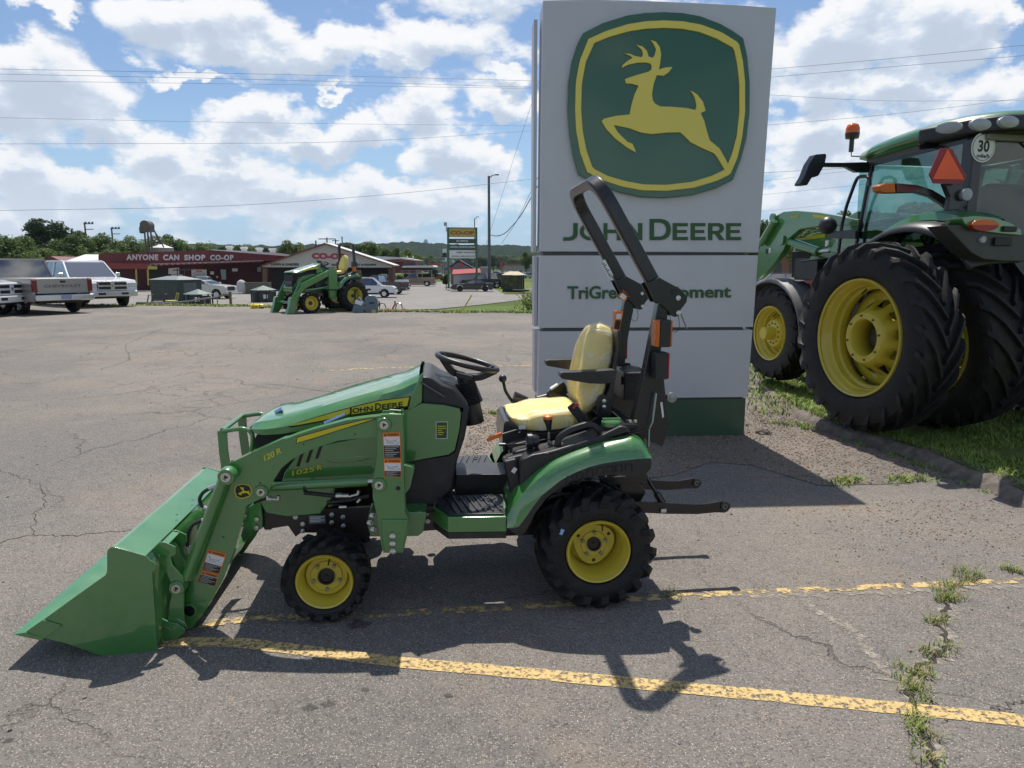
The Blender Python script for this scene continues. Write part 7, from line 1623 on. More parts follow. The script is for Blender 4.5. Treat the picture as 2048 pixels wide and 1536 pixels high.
def pylon():
    Y = 86; o = at(923, Y, LZ); f = lambda *xy: [(ony(a, b, Y).x - o.x, ony(a, b, Y).z - LZ) for a, b in K('d', *xy)]
    t = thing('store_pylon_sign', 'tall green framed store sign with a yellow and red panel on top', 'sign', (o.x, Y, LZ))
    PG = mat('pylon_green', (.05, .13, .075), .5)
    MB().prism(f(806, 210, 830, 210, 838, 945, 815, 945), 0, .3).build('post', PG, t); MB().prism(f(1148, 210, 1172, 210, 1176, 945, 1152, 945), 0, .3).build('post', PG, t)
    MB().prism(f(806, 208, 1172, 212, 1172, 220, 806, 217), 0, .3).build('crossbar', PG, t)
    MB().prism(f(830, 218, 1150, 222, 1150, 328, 832, 326), .05, .25).build('top_panel', mat('pylon_yellow', (.42, .36, .08), .5), t)
    MB().prism(f(828, 345, 1150, 347, 1150, 402, 830, 402), .05, .25).build('green_panel', mat('pylon_dark', (.045, .075, .06), .5), t)
    MB().prism(f(828, 418, 1150, 418, 1150, 480, 830, 480), .05, .25).build('grey_panel', MT['pylon_dark'], t)
    MB().prism(f(832, 486, 1158, 488, 1158, 582, 834, 580), .05, .25).build('message_board', WDEC, t)
    w3 = lambda x, y: (lambda r: Vector((r[0], .03, r[1])))(f(x, y)[0])
    for s, xa, xb, y0, y1, m_ in (('CO-OP', 848, 1134, 297, 252, mat('pylon_red', (.38, .05, .03), .5)), ('PET SUPPLIES', 920, 1062, 385, 362, WDEC), ('HUNTING / OUTDOOR SUPPLIES', 842, 1142, 456, 434, WDEC), ('GENERIC  ROUNDUP $18.99', 922, 1150, 522, 503, DEC), ('BLACKOIL  SUNFLOWER  $12.99', 866, 1142, 567, 549, DEC)):
        mb = MB(); put_text(mb, s, w3(xa, y0), w3(xb, y0), w3(xa, y1), off=.05 if s == 'CO-OP' else .025); mb.build('sign_lettering', m_, t)
    MB().tube([(w3(798, 260).x, .1, w3(798, 260).z), (w3(796, 180).x, .1, w3(796, 180).z)], .05, 6).box(w3(788, 170), (.35, .3, .42)).build('flood_lamp', STL, t)
pylon()
def red_roof():
    Y = 92; o = at(928, Y, LZ); f = lambda *xy: [(ony(a, b, Y).x - o.x, ony(a, b, Y).z - LZ) for a, b in K('d', *xy)]
    t = thing('display_shed', 'white display shed with a bright red metal roof below the store sign', 'shed', (o.x, Y, LZ))
    r = f(862, 722, 1200, 706, 1212, 756, 872, 776)
    MB().add([(r[0][0], 2.2, r[0][1]), (r[1][0], 2.2, r[1][1]), (r[2][0], -.3, r[2][1]), (r[3][0], -.3, r[3][1])], [(0, 1, 2, 3)]).build('roof', siding('red_roof', (.50, .10, .09), 4), t, solid=.08)
    MB().prism(f(880, 778, 1205, 758, 1205, 900, 880, 900), 0, 2.2).build('wall', mat('shed_white', (.42, .43, .45), .6), t)
    MB().prism(f(872, 776, 884, 776, 884, 900, 874, 900), -.02, .0).build('corner_trim', RM, t)
    Y = 97; o = at(928, Y, LZ); f = lambda *xy: [(ony(a, b, Y).x - o.x, ony(a, b, Y).z - LZ) for a, b in K('d', *xy)]
    t = thing('gabled_shed', 'grey gabled shed with black roof edges behind the red roofed shed', 'shed', (o.x, Y, LZ))
    MB().prism(f(770, 722, 952, 602, 1140, 706, 1120, 712, 952, 622, 790, 724), -.1, 4).build('roof', DEC, t)
    MB().prism(f(850, 690, 952, 622, 1110, 710, 1110, 900, 850, 900), 0, 3.8).build('wall', mat('grey_wall', (.16, .17, .18), .7), t)
    for pts in ((955, 640, 1000, 640, 1000, 680, 955, 680), (835, 690, 885, 690, 885, 722, 835, 722)): MB().prism(f(*pts), -.08, -.01).build('red_notice', mat('notice_red', (.55, .05, .06), .5), t)
red_roof()
def silo():
    Y = 125; f = lambda x, y: ony(*K('b', x, y)[0], Y); t = thing('grain_silo', 'round grain silo with a pale conical roof behind the red store', 'silo', (0, 0, 0))
    a, b = f(600, 405), f(832, 405); cx = (a.x + b.x) / 2; rr = (b.x - a.x) / 2; top = f(700, 362).z; ez = f(700, 405).z
    MB().lathe([(LZ, rr), (ez, rr)], c=(cx, Y + rr, 0), ax='z', n=28).build('drum', mat('silo_grey', (.22, .21, .20), .6, var=.2, vs=.3), t, smooth=40)
    MB().lathe([(ez, rr * 1.04), (top - .3, rr * .45), (top, rr * .15), (top, 0)], c=(cx, Y + rr, 0), ax='z', n=28).build('roof', WROOF, t, smooth=30)
    RU = mat('rusty_steel', (.13, .105, .085), .7, var=.3); t = thing('grain_elevator', 'rusty grain elevator leg with a domed head rising over the silo', 'tower', (0, 0, 0))
    for x in (618, 650, 684): MB().tube([(f(x, 205).x, Y - 1, f(x, 205).z), (f(x, 300).x, Y - 1, LZ)], .16, 6).build('leg', RU, t)
    c = f(650, 200); MB().lathe([(-.9, .1), (-.9, .85), (.9, .85), (.9, .1)], c=(c.x, Y - 1, c.z + .45), n=20).box((c.x, Y - 1, c.z - .1), (1.7, 1.6, 1.1)).build('head', RU, t, smooth=40)
    mb = MB(); x0, x1, z0, z1 = f(573, 0).x, f(620, 0).x, f(0, 250).z, f(0, 190).z
    for z in (z0, (z0 + z1) / 2, z1): mb.box(((x0 + x1) / 2, Y - 1.6, z), (x1 - x0, .2, .26))
    for x in (x0, (x0 + x1) / 2, x1): mb.box((x, Y - 1.6, (z0 + z1) / 2), (.24, .2, z1 - z0))
    mb.build('platform', RU, t)
    for (x0, y0, x1, y1) in ((695, 225, 760, 370), (715, 260, 795, 400)): MB().tube([f(x0, y0), f(x1, y1)], .14, 6).build('chute', RU, t)
silo()
# poles, tower, far strip
PO = mat('pole_grey', (.11, .12, .13), .6); PW = mat('pole_wood', (.10, .085, .07), .9)
def pole(nm, label, px, Y, ytop, r, arms=(), mat_=PW, cat='pole', ybase=None):
    t = thing(nm, label, cat, at(px, Y, LZ)); h = ony(px, ytop, Y).z - LZ; MB().tube([(0, 0, -.2), (0, 0, h)], [r, r * .7], 8).build('shaft', mat_, t, smooth=50)
    for z, w, dx in arms: MB().box((dx, 0, h - z), (w, .15, .18)).build('crossarm', mat_, t)
    return t, h
t, h = pole('street_light', 'tall steel street light left of the dealership sign', 979, 92, 352, .22, mat_=PO, cat='street lamp')
for s, w in ((1, 1.0),): MB().tube([(0, 0, h - .3), (.5, 0, h + .1), (.9, 0, h + .15)], .06, 6).box((1.05, 0, h + .15), (.5, .25, .14)).build('lamp_arm', PO, t)
t, h = pole('street_light', 'small street light rising behind the store pylon sign', 950.5, 150, 437, .14, mat_=PO, cat='street lamp'); MB().tube([(0, 0, h - .2), (.6, 0, h + .4), (.95, 0, h + .35)], .07, 6).build('lamp_arm', PO, t)
for i, (px, yt, Y) in enumerate(((184.5, 445, 170), (236.5, 455, 180))):
    t, h = pole('floodlight_pole', ('taller' if i == 0 else 'shorter') + ' wooden floodlight pole above the trees at left', px, Y, yt, .25, ((.3, 2.4, .9), (1.6, 2.2, .9)), PW)
    for k in range(3): MB().box((.4 + k * .8, -.2, h - .1), (.35, .3, .45)).build('flood_lamp', PO, t)
for px, yt, Y, lab in ((659, 475, 150, 'wooden utility pole with two crossarms behind the gabled store'), (637, 481, 140, 'short pole stub left of the utility pole'), (676, 478, 170, 'hazy utility pole right of the gable peak'), (689, 473, 180, 'thin utility pole before the trees right of the gable')):
    pole('utility_pole', lab, px, Y, yt, .2, ((.3, 3.6, 0), (2.0, 4.4, 0)) if 'two' in lab else (((.4, 1.6, 0),) if 'hazy' in lab else ()))
def water_tower():
    Y = 2130; o = at(854, Y, 0); z0 = ony(854, 489, Y).z; z1 = ony(854, 478, Y).z; t = thing('water_tower', 'pale water tower standing on the far wooded ridge', 'water tower', (o.x, Y, 0)); c = mat('tower_pale', (.45, .52, .58), .5)
    r = 6.5; MB().lathe([(z0 - 1, r * .4), (z0 + 1.5, r * .9), (z0 + 4, r), (z0 + 8, r), (z1 - 1, r * .6), (z1, r * .1), (z1, 0)], ax='z', n=20).build('tank', c, t, smooth=50)
    for k in range(6): a = k * 1.047; MB().tube([(r * .9 * math.cos(a), r * .9 * math.sin(a), z0 + 2), (r * math.cos(a), r * math.sin(a), z0 - 20)], .4, 5).build('leg', c, t)
water_tower()
def far_strip():
    rnd = random.Random(21)
    B = [(1008, 1052, 527, 548, 420, (.24, .09, .07), 'low brick red roofed shop across the valley'), (858, 882, 527, 541, 380, (.42, .08, .05), 'far shop with a bright red roof left of the pylon sign'), (886, 905, 519, 540, 330, (.30, .31, .33), 'pale grey block glimpsed behind the pylon sign'), (1052, 1068, 529, 552, 300, (.35, .35, .34), 'grey building cut off by the dealership sign'), (1000, 1012, 532, 542, 430, (.45, .15, .12), 'tiny shop with a red front in the far strip'), (962, 975, 533, 548, 340, (.45, .46, .48), 'white box building left of the street light')]
    for a, b, y0, y1, Y, c, lab in B:
        p0, p1 = ony(a, y0, Y), ony(b, y1, Y); t = thing('far_shop', lab, 'building', ((p0.x + p1.x) / 2, Y, LZ), 0, 'shops across the valley'); h = p0.z - LZ
        MB().box((0, 4, h * .4), (p1.x - p0.x, 8, h * .8)).build('wall', mat('far_wall', (.30, .28, .26), .8), t)
        MB().prism([(-(p1.x - p0.x) / 2 - .3, h * .78), ((p1.x - p0.x) / 2 + .3, h * .78), ((p1.x - p0.x) / 2, h), (-(p1.x - p0.x) / 2, h)], -.3, 8.3).build('roof', mat('far_roof_%d' % int(c[0] * 100 + Y), c, .7), t)
    n = 0
    cols = [W1, SILV, BK1, car_paint('far_red', (.3, .03, .03)), W1]
    words = ['first', 'second', 'third', 'fourth', 'fifth', 'sixth', 'seventh', 'eighth', 'ninth', 'tenth', 'eleventh', 'twelfth', 'thirteenth', 'fourteenth']
    proto = {}
    for i, (px, Y) in enumerate(((1040, 210), (1048, 200), (1058, 215), (1030, 300), (1000, 330), (1010, 290), (1020, 380), (990, 260), (872, 150), (878, 165), (868, 185), (1063, 180), (1036, 330), (1053, 260))):
        p = at(px, Y, LZ); m_ = cols[i % 5]; t = thing('distant_car', 'distant parked vehicle, %s in the far lots beyond the store' % words[i], 'car', (p.x, p.y, LZ), R(rnd.uniform(0, 360)), 'cars parked far away')
        if m_.name not in proto:
            a_ = MB().prism([(2.2, .3), (2.2, .75), (1.2, .9), (-2.1, .95), (-2.2, .35)], -.9, .9).build('body', m_, t, bevel=.1); b_ = MB().prism([(1.0, .9), (.3, 1.45), (-1.2, 1.45), (-1.8, .95)], -.78, .78).build('cabin', MT['win_dark'], t, bevel=.08)
            c_ = MB(); [c_.lathe([(-.1, .32), (.1, .32)], c=(x, y, .32), n=14) for x in (-1.35, 1.35) for y in (-.82, .82)]; c_ = [MB().lathe([(-.1, .32), (.1, .32)], c=(x, y, .32), n=14).build('wheel', RUB, t) for x in (-1.35, 1.35) for y in (-.82, .82)]; proto[m_.name] = [a_, b_] + c_
        else:
            for q in proto[m_.name]: c = q.copy(); COL.objects.link(c); c.parent = t
    for px, yt, yb, Y, w, m_, lab in ((889, 497, 530, 260, 8, WDEC, 'tall stacked roadside sign left of the store pylon'), (1002, 523, 545, 300, 5, mat('far_red_sign', (.4, .06, .05), .5), 'small red roadside sign in the far strip'), (933, 520, 535, 180, 7, mat('far_blue_sign', (.05, .08, .25), .5), 'small blue roadside sign under the store pylon'), (884, 515, 523, 240, 12, mat('pale_blue_sign', (.3, .38, .5), .5), 'wide pale blue sign beside the stacked sign')):
        p, q = ony(px, yt, Y), ony(px, yb, Y); t = thing('roadside_sign', lab, 'sign', (p.x, Y, LZ), 0, 'roadside signs far away'); ww = w / 1380 * Y
        MB().box((0, 0, (p.z - LZ) / 2), (.3, .3, p.z - LZ)).build('post', PO, t); n_ = 3 if 'stacked' in lab else 1
        for k in range(n_): zz = p.z - LZ - (p.z - q.z) * .8 * (k + .5) / n_; MB().box((0, -.2, zz), (ww, .3, (p.z - q.z) * .7 / n_)).build('panel', (m_, DEC, m_)[k], t)
far_strip()
# equipment before the red store: boom frame, orange tractor, block wall, sack
def yard():
    o = onz(395, 582, LZ); t = thing('spreader_frame', 'tangled boom equipment parked before the red store doors', 'machine', (o.x, o.y, LZ), R(4))
    fr = mat('frame_dark', (.06, .065, .07), .6)
    for x in (-2.1, -1.3, .1, 1.2): MB().tube([(x, 0, .2), (x, 0, 2.6 if x < 0 else 1.8)], .06, 6).build('upright', fr, t)
    for z in (.6, 1.4, 2.4): MB().tube([(-2.6, 0, z), (1.6 if z < 2 else -.2, .2, z + .1)], .06, 6).build('boom', fr, t)
    MB().box((.8, 0, 1.2), (1.5, 1.4, 1.0)).build('tank', mat('tank_blue', (.22, .27, .32), .3, metal=.3), t, bevel=.2)
    MB().box((-1.0, 0, .45), (2.6, 1.4, .5)).build('chassis', fr, t, bevel=.05)
    for x in (-1.6, 1.5): MB().lathe([(-.15, .5), (.15, .5)], c=(x, -.7, .5), n=18).build('wheel', RUB, t)
    o = onz(509, 572, LZ); t = thing('orange_tractor', 'small orange tractor by the corner of the red store', 'tractor', (o.x, o.y, LZ), R(30)); OR = mat('tractor_orange', (.35, .09, .03), .5)
    MB().box((-.8, 0, 1.0), (1.6, .8, .7)).build('hood', OR, t, bevel=.1); MB().box((.6, 0, 1.0), (1.2, 1.2, .6)).build('body', DEC, t, bevel=.05)
    for x, r in ((-1.1, .45), (.8, .75)):
        for y in (-.75, .75): MB().lathe([(-.18, r), (.18, r)], c=(x, y, r), n=20).build('wheel', RUB, t, bevel=.04)
    for y in (-.6, .6): MB().tube([(.9, y, 1.2), (.9, y, 2.5)], .06, 6).build('canopy_post', DEC, t)
    MB().box((.6, 0, 2.5), (1.5, 1.5, .12)).build('canopy', DEC, t, bevel=.04)
    o = onz(510, 588, LZ); tag(MB().box((o.x, o.y, LZ + .55), (3.4, .4, 1.3)).build('retaining_wall', mat('wall_grey', (.12, .115, .09), .85, var=.2), bevel=.02), 'low grey retaining block wall under the orange tractor', 'wall')
    o = onz(484, 588, LZ); mb = MB(); mb.lathe([(0, .42), (.3, .52), (.9, .5), (1.3, .35), (1.45, .1)], c=(o.x, o.y, LZ), ax='z', n=14); tag(mb.build('bulk_sack', mat('sack_white', (.45, .44, .42), .8, bump=.5, bs=6), smooth=60), 'white bulk sack standing against the grey block wall', 'sack')
    for k, (px, py, c) in enumerate(((288, 604, (.05, .08, .06)), (296, 602, (.12, .06, .05)), (302, 605, (.40, .33, .06)))):
        o = at(px, 34, LZ - .0); t = thing('garden_cart', ('dark green', 'brown red', 'yellow')[k] + ' yard cart beside the white truck and the shed', 'cart', (o.x, 34 + k, LZ), R(20 * k), 'yard carts by the shed')
        m_ = mat('cart_%d' % k, c, .6); MB().box((0, 0, .75), (.5, .7, .5)).build('tray', m_, t, bevel=.04); MB().tube([(.2, .2, .8), (.35, .2, 1.35), (.35, -.2, 1.35), (.2, -.2, .8)], .03, 6).build('handle', m_, t)
        for y in (-.25, .25): MB().lathe([(-.05, .2), (.05, .2)], c=(0, y, .2), n=14).build('wheel', RUB, t)
        for x in (-.2, .2): MB().tube([(x, 0, .55), (x * 1.2, 0, .1)], .02, 6).build('leg', m_, t)
yard()
# ------------------------------------------------------------------ trees, hills, cables
def foliage_mat(name, c1, c2):
    m = bpy.data.materials.new(name); m.use_nodes = True; nt = m.node_tree; N = nt.nodes; b = N['Principled BSDF']; b.inputs['Roughness'].default_value = .6; b.inputs['Specular IOR Level'].default_value = .25
    g = N.new('ShaderNodeNewGeometry'); mx = N.new('ShaderNodeMix'); mx.data_type = 'RGBA'; mx.inputs[6].default_value = (*c1, 1); mx.inputs[7].default_value = (*c2, 1)
    tc = N.new('ShaderNodeTexCoord'); nz = N.new('ShaderNodeTexNoise'); nz.inputs['Scale'].default_value = .7; nz.inputs['Detail'].default_value = 3; ad = N.new('ShaderNodeMath'); ad.operation = 'MULTIPLY_ADD'; ad.inputs[1].default_value = .55; mr = N.new('ShaderNodeMapRange'); mr.inputs[1].default_value = .3; mr.inputs[2].default_value = .95
    nt.links.new(tc.outputs['Object'], nz.inputs[0]); nt.links.new(g.outputs['Random Per Island'], ad.inputs[0]); nt.links.new(nz.outputs['Fac'], ad.inputs[2]); nt.links.new(ad.outputs[0], mr.inputs[0]); nt.links.new(mr.outputs[0], mx.inputs[0]); nt.links.new(mx.outputs[2], b.inputs['Base Color'])
    tr = N.new('ShaderNodeBsdfTranslucent'); nt.links.new(mx.outputs[2], tr.inputs[0]); ms = N.new('ShaderNodeMixShader'); ms.inputs[0].default_value = .35
    nt.links.new(b.outputs[0], ms.inputs[1]); nt.links.new(tr.outputs[0], ms.inputs[2]); nt.links.new(ms.outputs[0], N['Material Output'].inputs[0]); return m
LFA = foliage_mat('leaves_mid', (.040, .080, .018), (.115, .175, .042)); LFB = foliage_mat('leaves_light', (.070, .115, .024), (.17, .23, .055)); LFD = foliage_mat('leaves_dark', (.020, .040, .014), (.045, .080, .024))
BARK = mat('bark', (.09, .07, .055), .9, var=.3, vs=3, bump=.6, bs=8)
def crown(seed, m, n=7500, loose=.0, leaf=.20):
    """unit tree: height 10, crown from 2.5 to 10"""
    rnd = random.Random(seed); bl = []
    for i in range(13):
        a = rnd.random() * 6.283; rr = rnd.uniform(.2, 2.6); z = rnd.uniform(3.6, 8.4); r = rnd.uniform(1.1, 1.9) * (1 - .35 * abs(z - 5.8) / 4)
        bl.append((rr * math.cos(a) * (1.15 - (z - 3) / 11), rr * math.sin(a) * (1.15 - (z - 3) / 11), z, r))
    bl.append((0, 0, 6, 2.4)); mb = MB()
    for _ in range(n):
        bx, by, bz, r = rnd.choice(bl); v = Vector((rnd.gauss(0, 1), rnd.gauss(0, 1), rnd.gauss(0, 1))).normalized(); q = rnd.random() ** .3 * r * (1 + loose * rnd.random())
        p = Vector((bx, by, bz)) + v * q; p.z = max(2.0, p.z)
        if noise.noise(p * .9 + Vector((seed, 0, 0))) < -.30: continue
        s = leaf * rnd.uniform(.6, 1.3); nn = (v + Vector((rnd.gauss(0, .6), rnd.gauss(0, .6), rnd.gauss(.3, .6)))).normalized(); u = nn.orthogonal().normalized(); w = nn.cross(u); a = rnd.random() * 6.28
        u, w = u * math.cos(a) + w * math.sin(a), w * math.cos(a) - u * math.sin(a)
        mb.add([p - u * s, p - w * s * .6, p + u * s, p + w * s * .6], [(0, 1, 2, 3)])
    me = bpy.data.meshes.new('crown'); me.from_pydata(mb.v, [], mb.f); me.materials.append(m); return me
def trunkm(seed):
    rnd = random.Random(seed); mb = MB(); mb.tube([(0, 0, -.5), (.05, .05, 2.4), (.0, .1, 4.5), (.1, 0, 7.5)], [.34, .26, .18, .05], 8)
    for k in range(6): a = rnd.random() * 6.28; z = rnd.uniform(2.6, 5.5); mb.tube([(0, 0, z), (1.1 * math.cos(a), 1.1 * math.sin(a), z + 1.1), (2.0 * math.cos(a), 2.0 * math.sin(a), z + 2.0)], [.12, .08, .03], 6)
    me = bpy.data.meshes.new('trunk'); me.from_pydata(mb.v, [], mb.f); me.materials.append(BARK); return me
CR = {k: [crown(s, m) for s in ss] for k, m, ss in (('mid', LFA, (1, 2, 3)), ('light', LFB, (4, 5)), ('dark', LFD, (6, 7)))}
CRL = [crown(11, LFB, 2600, .9, .2), crown(12, LFA, 2800, .8, .2)]
TK = [trunkm(1), trunkm(2)]
rt = random.Random(99)
def tree(px, Y, ytop, kind, label, group, wide=1., base=LZ, loose=False):
    p = at(px, Y, base); h = (ony(px, ytop, Y).z - base) / 10
    t = thing('loose_tree' if loose else 'leafy_tree', label, 'tree', (p.x, p.y, base), rt.random() * 6.28, group)
    c = bpy.data.objects.new('crown', CRL[rt.randrange(2)] if loose else rt.choice(CR[kind])); COL.objects.link(c); c.parent = t
    k = bpy.data.objects.new('trunk', TK[rt.randrange(2)]); COL.objects.link(k); k.parent = t
    t.scale = (h * wide, h * wide, h); return t
GL = 'trees behind the red store'
tree(108, 150, 427, 'dark', 'tallest tree, dark and round crowned, above the pickups at left', None, 1.25)
for px, Y, yt, k, w in ((-60, 95, 430, 'mid', 1.2), (8, 90, 452, 'mid', 1.15), (60, 110, 456, 'mid', 1.2), (35, 120, 468, 'light', 1.2), (150, 130, 462, 'mid', 1.1), (175, 140, 455, 'mid', 1.1), (212, 150, 462, 'light', 1.2), (245, 150, 476, 'mid', 1.2), (275, 145, 468, 'light', 1.1), (318, 150, 464, 'light', 1.0), (350, 160, 463, 'mid', 1.05), (378, 165, 473, 'light', 1.1), (405, 180, 482, 'light', 1.1), (90, 100, 490, 'light', 1.4), (130, 112, 496, 'mid', 1.4), (190, 120, 500, 'light', 1.5), (230, 125, 488, 'mid', 1.4), (30, 100, 500, 'dark', 1.5)):
    tree(px, Y, yt, k, {'mid': 'mid green tree in the wood behind the red store', 'light': 'bright green tree in the wood behind the red store', 'dark': 'dark low tree directly behind the left pickups'}[k], GL, w)
tree(425, 190, 480, 'light', 'thin leafed tree right of the wood behind the red store', None, .9, loose=True)
for px, Y, yt, k, w in ((460, 260, 486, 'mid', 1.6), (478, 250, 484, 'mid', 1.2), (505, 280, 486, 'light', 1.6), (540, 280, 489, 'mid', 1.4), (575, 160, 474, 'light', .8), (604, 160, 482, 'light', .95), (590, 190, 488, 'mid', 1.3), (690, 150, 478, 'mid', 1.0), (715, 160, 483, 'mid', 1.2), (742, 160, 477, 'light', 1.1), (765, 170, 484, 'mid', 1.2), (790, 190, 490, 'mid', 1.2), (812, 200, 492, 'light', 1.0), (835, 170, 504, 'light', 1.3), (706, 170, 490, 'light', 1.2)):
    tree(px, Y, yt, k, {'mid': 'mid green tree behind the gabled store roof', 'light': 'bright green tree behind the gabled store roof'}[k], 'trees behind the gabled store', w)
for i in range(46):
    px = 862 + i * 4.7 + rt.uniform(-3, 3); Y = rt.uniform(480, 900); yt = rt.uniform(507, 518)
    tree(px, Y, yt, rt.choice(('mid', 'dark')), 'distant tree in the hazy valley left of the dealership sign', 'trees in the hazy valley', 1.3)
tree(1052, 260, 500, 'mid', 'nearest valley tree beside the dealership sign edge', None, 1.0)
tree(868, 120, 530, 'dark', 'small dark tree between the covered stall and the pylon sign', None, 1.0)
tree(893, 88, 545, 'dark', 'low dark bush at the foot of the pylon sign', None, .9)
tree(800, 95, 545, 'mid', 'small shrub by the corner of the gabled store', None, .9)
for px, Y, yt, k, w in ((1510, 75, 428, 'mid', .9), (1545, 110, 438, 'dark', 1.1), (1600, 85, 440, 'mid', 1.0), (1668, 75, 412, 'mid', .9), (1712, 70, 396, 'mid', 1.0), (1760, 75, 402, 'mid', 1.0), (1810, 80, 392, 'dark', 1.1), (1850, 70, 385, 'mid', 1.1), (1905, 75, 380, 'mid', 1.1), (1960, 60, 345, 'dark', 1.1), (2010, 55, 320, 'mid', 1.1), (2070, 55, 300, 'dark', 1.2), (1640, 140, 430, 'dark', 1.4), (1740, 130, 415, 'dark', 1.3), (1860, 120, 400, 'dark', 1.3)):
    tree(px, Y, yt, k, {'mid': 'mid green roadside tree behind the large farm tractor', 'dark': 'dark roadside tree behind the large farm tractor'}[k], 'trees behind the large tractor', w, base=-.3)
# twiggy shrub left of the sign
def twigs():
    rnd = random.Random(4); o = at(1062, 26.6, LZ0 - .25); t = thing('bare_shrub', 'twiggy bare shrub at the left edge of the dealership sign', 'shrub', o)
    mb = MB()
    for k in range(26):
        a = rnd.random() * 6.28; l = rnd.uniform(.6, 1.5); d = Vector((math.cos(a) * .45, math.sin(a) * .45, 1)).normalized(); p = [Vector((0, 0, 0)), d * l * .5, d * l * .8 + Vector((rnd.gauss(0, .1), 0, 0)), d * l + Vector((rnd.gauss(0, .2), 0, 0))]
        mb.tube(p, [.014, .009, .006, .003], 4)
    mb.build('twigs', BARK, t); mb = MB()
    for _ in range(420):
        p = Vector((rnd.gauss(0, .22), rnd.gauss(0, .22), rnd.uniform(.05, .9))); s = .03; mb.add([p + Vector((-s, 0, 0)), p + Vector((0, 0, s)), p + Vector((s, 0, 0)), p + Vector((0, s, -s))], [(0, 1, 2, 3)])
    mb.build('leaves', LFB, t, recalc=False)
twigs()
def hills():
    bm = MB(); NX = 620; rows = []
    m = foliage_mat('hill_forest', (.014, .030, .014), (.024, .044, .020)); m.node_tree.nodes['Principled BSDF'].inputs['Specular IOR Level'].default_value = 0; m.node_tree.nodes['Principled BSDF'].inputs['Roughness'].default_value = 1
    for j in range(46):
        row = []; y = 1150 + j * 22
        for i in range(NX):
            x = -1900 + i * 3800 / (NX - 1); ppx = 1024 + 1380 * x / y
            base = (536 - 489) / 1380 * 1900 - 4
            ridge = base + 14 * noise.noise(Vector((x * .0016, 0, 1))) + 8 * noise.noise(Vector((x * .005, 2, 1)))
            f = j / 45; e = min(1, max(0, f * 1.25)) ; e = e * e * (3 - 2 * e)
            z = LZ + ridge * e * 1.02 + (noise.noise(Vector((x * .035, y * .02, 0))) * 6 + noise.noise(Vector((x * .10, y * .06, 0))) * 5) * (0.35 + .65 * e) * (1 if j else 0)
            row.append((x, y, z))
        rows.append(row)
    bm.grid(rows); o = bm.build('hills', m); tag(o, 'wooded hills closing the far side of the valley', 'hills', kind='structure')
hills()
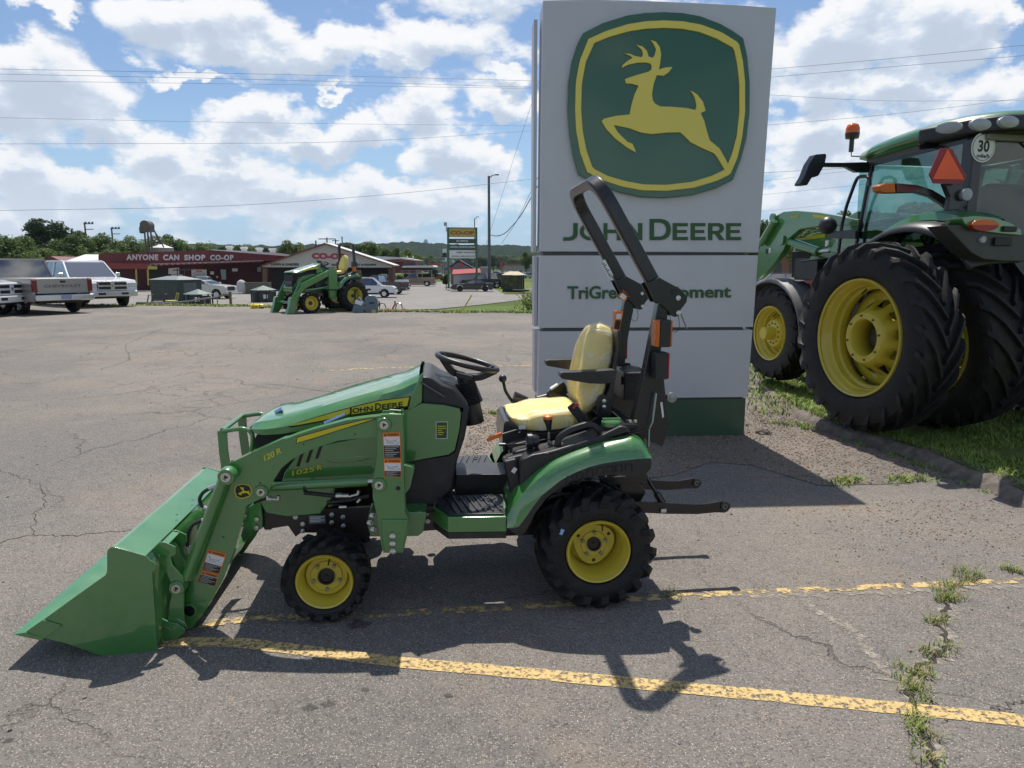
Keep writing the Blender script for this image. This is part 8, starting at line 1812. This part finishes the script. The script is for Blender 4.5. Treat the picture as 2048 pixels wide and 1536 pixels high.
# cables
CB = mat('cable', (.13, .14, .16), .6)
def cable(label, pts, Y, r=.016, m=CB):
    P = [ony(x, y, Y) for x, y in pts]; P = resample(arc_pts(P, 40, 6), 40)
    tag(MB().tube(P, r, 5).build('power_cable', m), label, 'cable', 'overhead power cables')
for lab, pts, Y, r in (('highest overhead cable crossing the sky left of the sign', ((-60, 137), (500, 147), (1120, 163)), 45, .014), ('second highest overhead cable left of the sign', ((-60, 147), (500, 158), (1120, 176)), 45, .014), ('third overhead cable from the top left of the sign', ((-60, 161), (500, 168), (1120, 178)), 46, .012),
                    ('faint overhead cable midway up the left sky', ((-60, 234), (500, 246), (1120, 252)), 50, .012), ('overhead cable below the faint one, rising to the right', ((-60, 288), (700, 286), (1120, 258)), 50, .014), ('lowest long overhead cable, rising over the red store to the sign', ((-60, 422), (450, 414), (800, 388), (1120, 352)), 52, .018),
                    ('overhead cable topmost right of the sign', ((1500, 142), (1800, 116), (2110, 84)), 45, .014), ('overhead cable just under the topmost at right', ((1500, 158), (1800, 132), (2110, 106)), 45, .014), ('thin level overhead cable above the beacon', ((1500, 187), (1750, 203), (2110, 200)), 50, .012), ('overhead cable dropping left behind the beacon', ((1500, 253), (1800, 228), (2110, 188)), 50, .014),
                    ('dark cable passing behind the tractor mirror', ((1500, 347), (1700, 336), (2110, 305)), 55, .02), ('thin cable under the tractor mirror', ((1500, 365), (1800, 330), (2110, 285)), 60, .013), ('cable low above the green loader arm', ((1500, 392), (1800, 362), (2110, 325)), 60, .013), ('lowest faint cable right of the sign', ((1500, 425), (1800, 396), (2110, 360)), 65, .012)):
    cable(lab, pts, Y, r * .75)
cable('thick service cable drooping from the street light to the right', ((981, 470), (995, 473), (1012, 466), (1040, 435), (1075, 372)), 88, .06)
cable('thin cable slanting up beside the thick drooping one', ((1003, 487), (1030, 450), (1080, 345)), 90, .025); cable('hair thin cable rising steeply left of the sign', ((972, 490), (1020, 340), (1085, 140)), 95, .02)
# building and car glimpsed under the loader of the large tractor
p = at(1582, 90, LZ); t = thing('brick_house', 'salmon walled building glimpsed behind the large tractor loader', 'building', p)
MB().box((0, 3, 2.4), (7, 6, 4.8)).build('wall', mat('salmon', (.42, .20, .14), .8), t); MB().prism([(-4, 4.8), (4, 4.8), (0, 6.6)], -.5, 6.5).build('roof', mat('house_roof', (.14, .14, .145), .8), t)
for x in (-2, 0, 2): MB().box((x, -.02, 2.6), (1, .06, 1.3)).build('window', MT['win_dark'], t)
vehicle('suv', car_paint('blue', (.10, .14, .25)), at(1547, 62, -.4), R(175), 'small blue suv seen under the large tractor loader', None, detail=0)
vehicle('suv', car_paint('wine', (.30, .03, .03)), at(1572, 66, -.4), R(185), 'red suv seen under the large tractor loader', None, detail=0)

def haze():
    m = bpy.data.materials.new('haze'); m.use_nodes = True; nt = m.node_tree; N = nt.nodes; N.clear(); o = N.new('ShaderNodeOutputMaterial'); v = N.new('ShaderNodeVolumePrincipled')
    v.inputs['Density'].default_value = .00008; v.inputs['Color'].default_value = (.72, .85, 1, 1); v.inputs['Anisotropy'].default_value = 0; nt.links.new(v.outputs[0], o.inputs['Volume'])
    b = MB().box((0, 2200, 59), (9000, 6200, 124)).build('haze', m); tag(b, 'thin summer haze over the whole valley', None, kind='stuff')
haze()

sheet('grass_verge', [(lambda p: (p.x, p.y))(onz(a, b, LZ)) for a, b in ((986, 577), (1008, 588), (1090, 586), (1090, 566), (1040, 563), (995, 568))], LZ + .02, GRS, 'grass patch round the tan-roofed gazebo', 'grass')
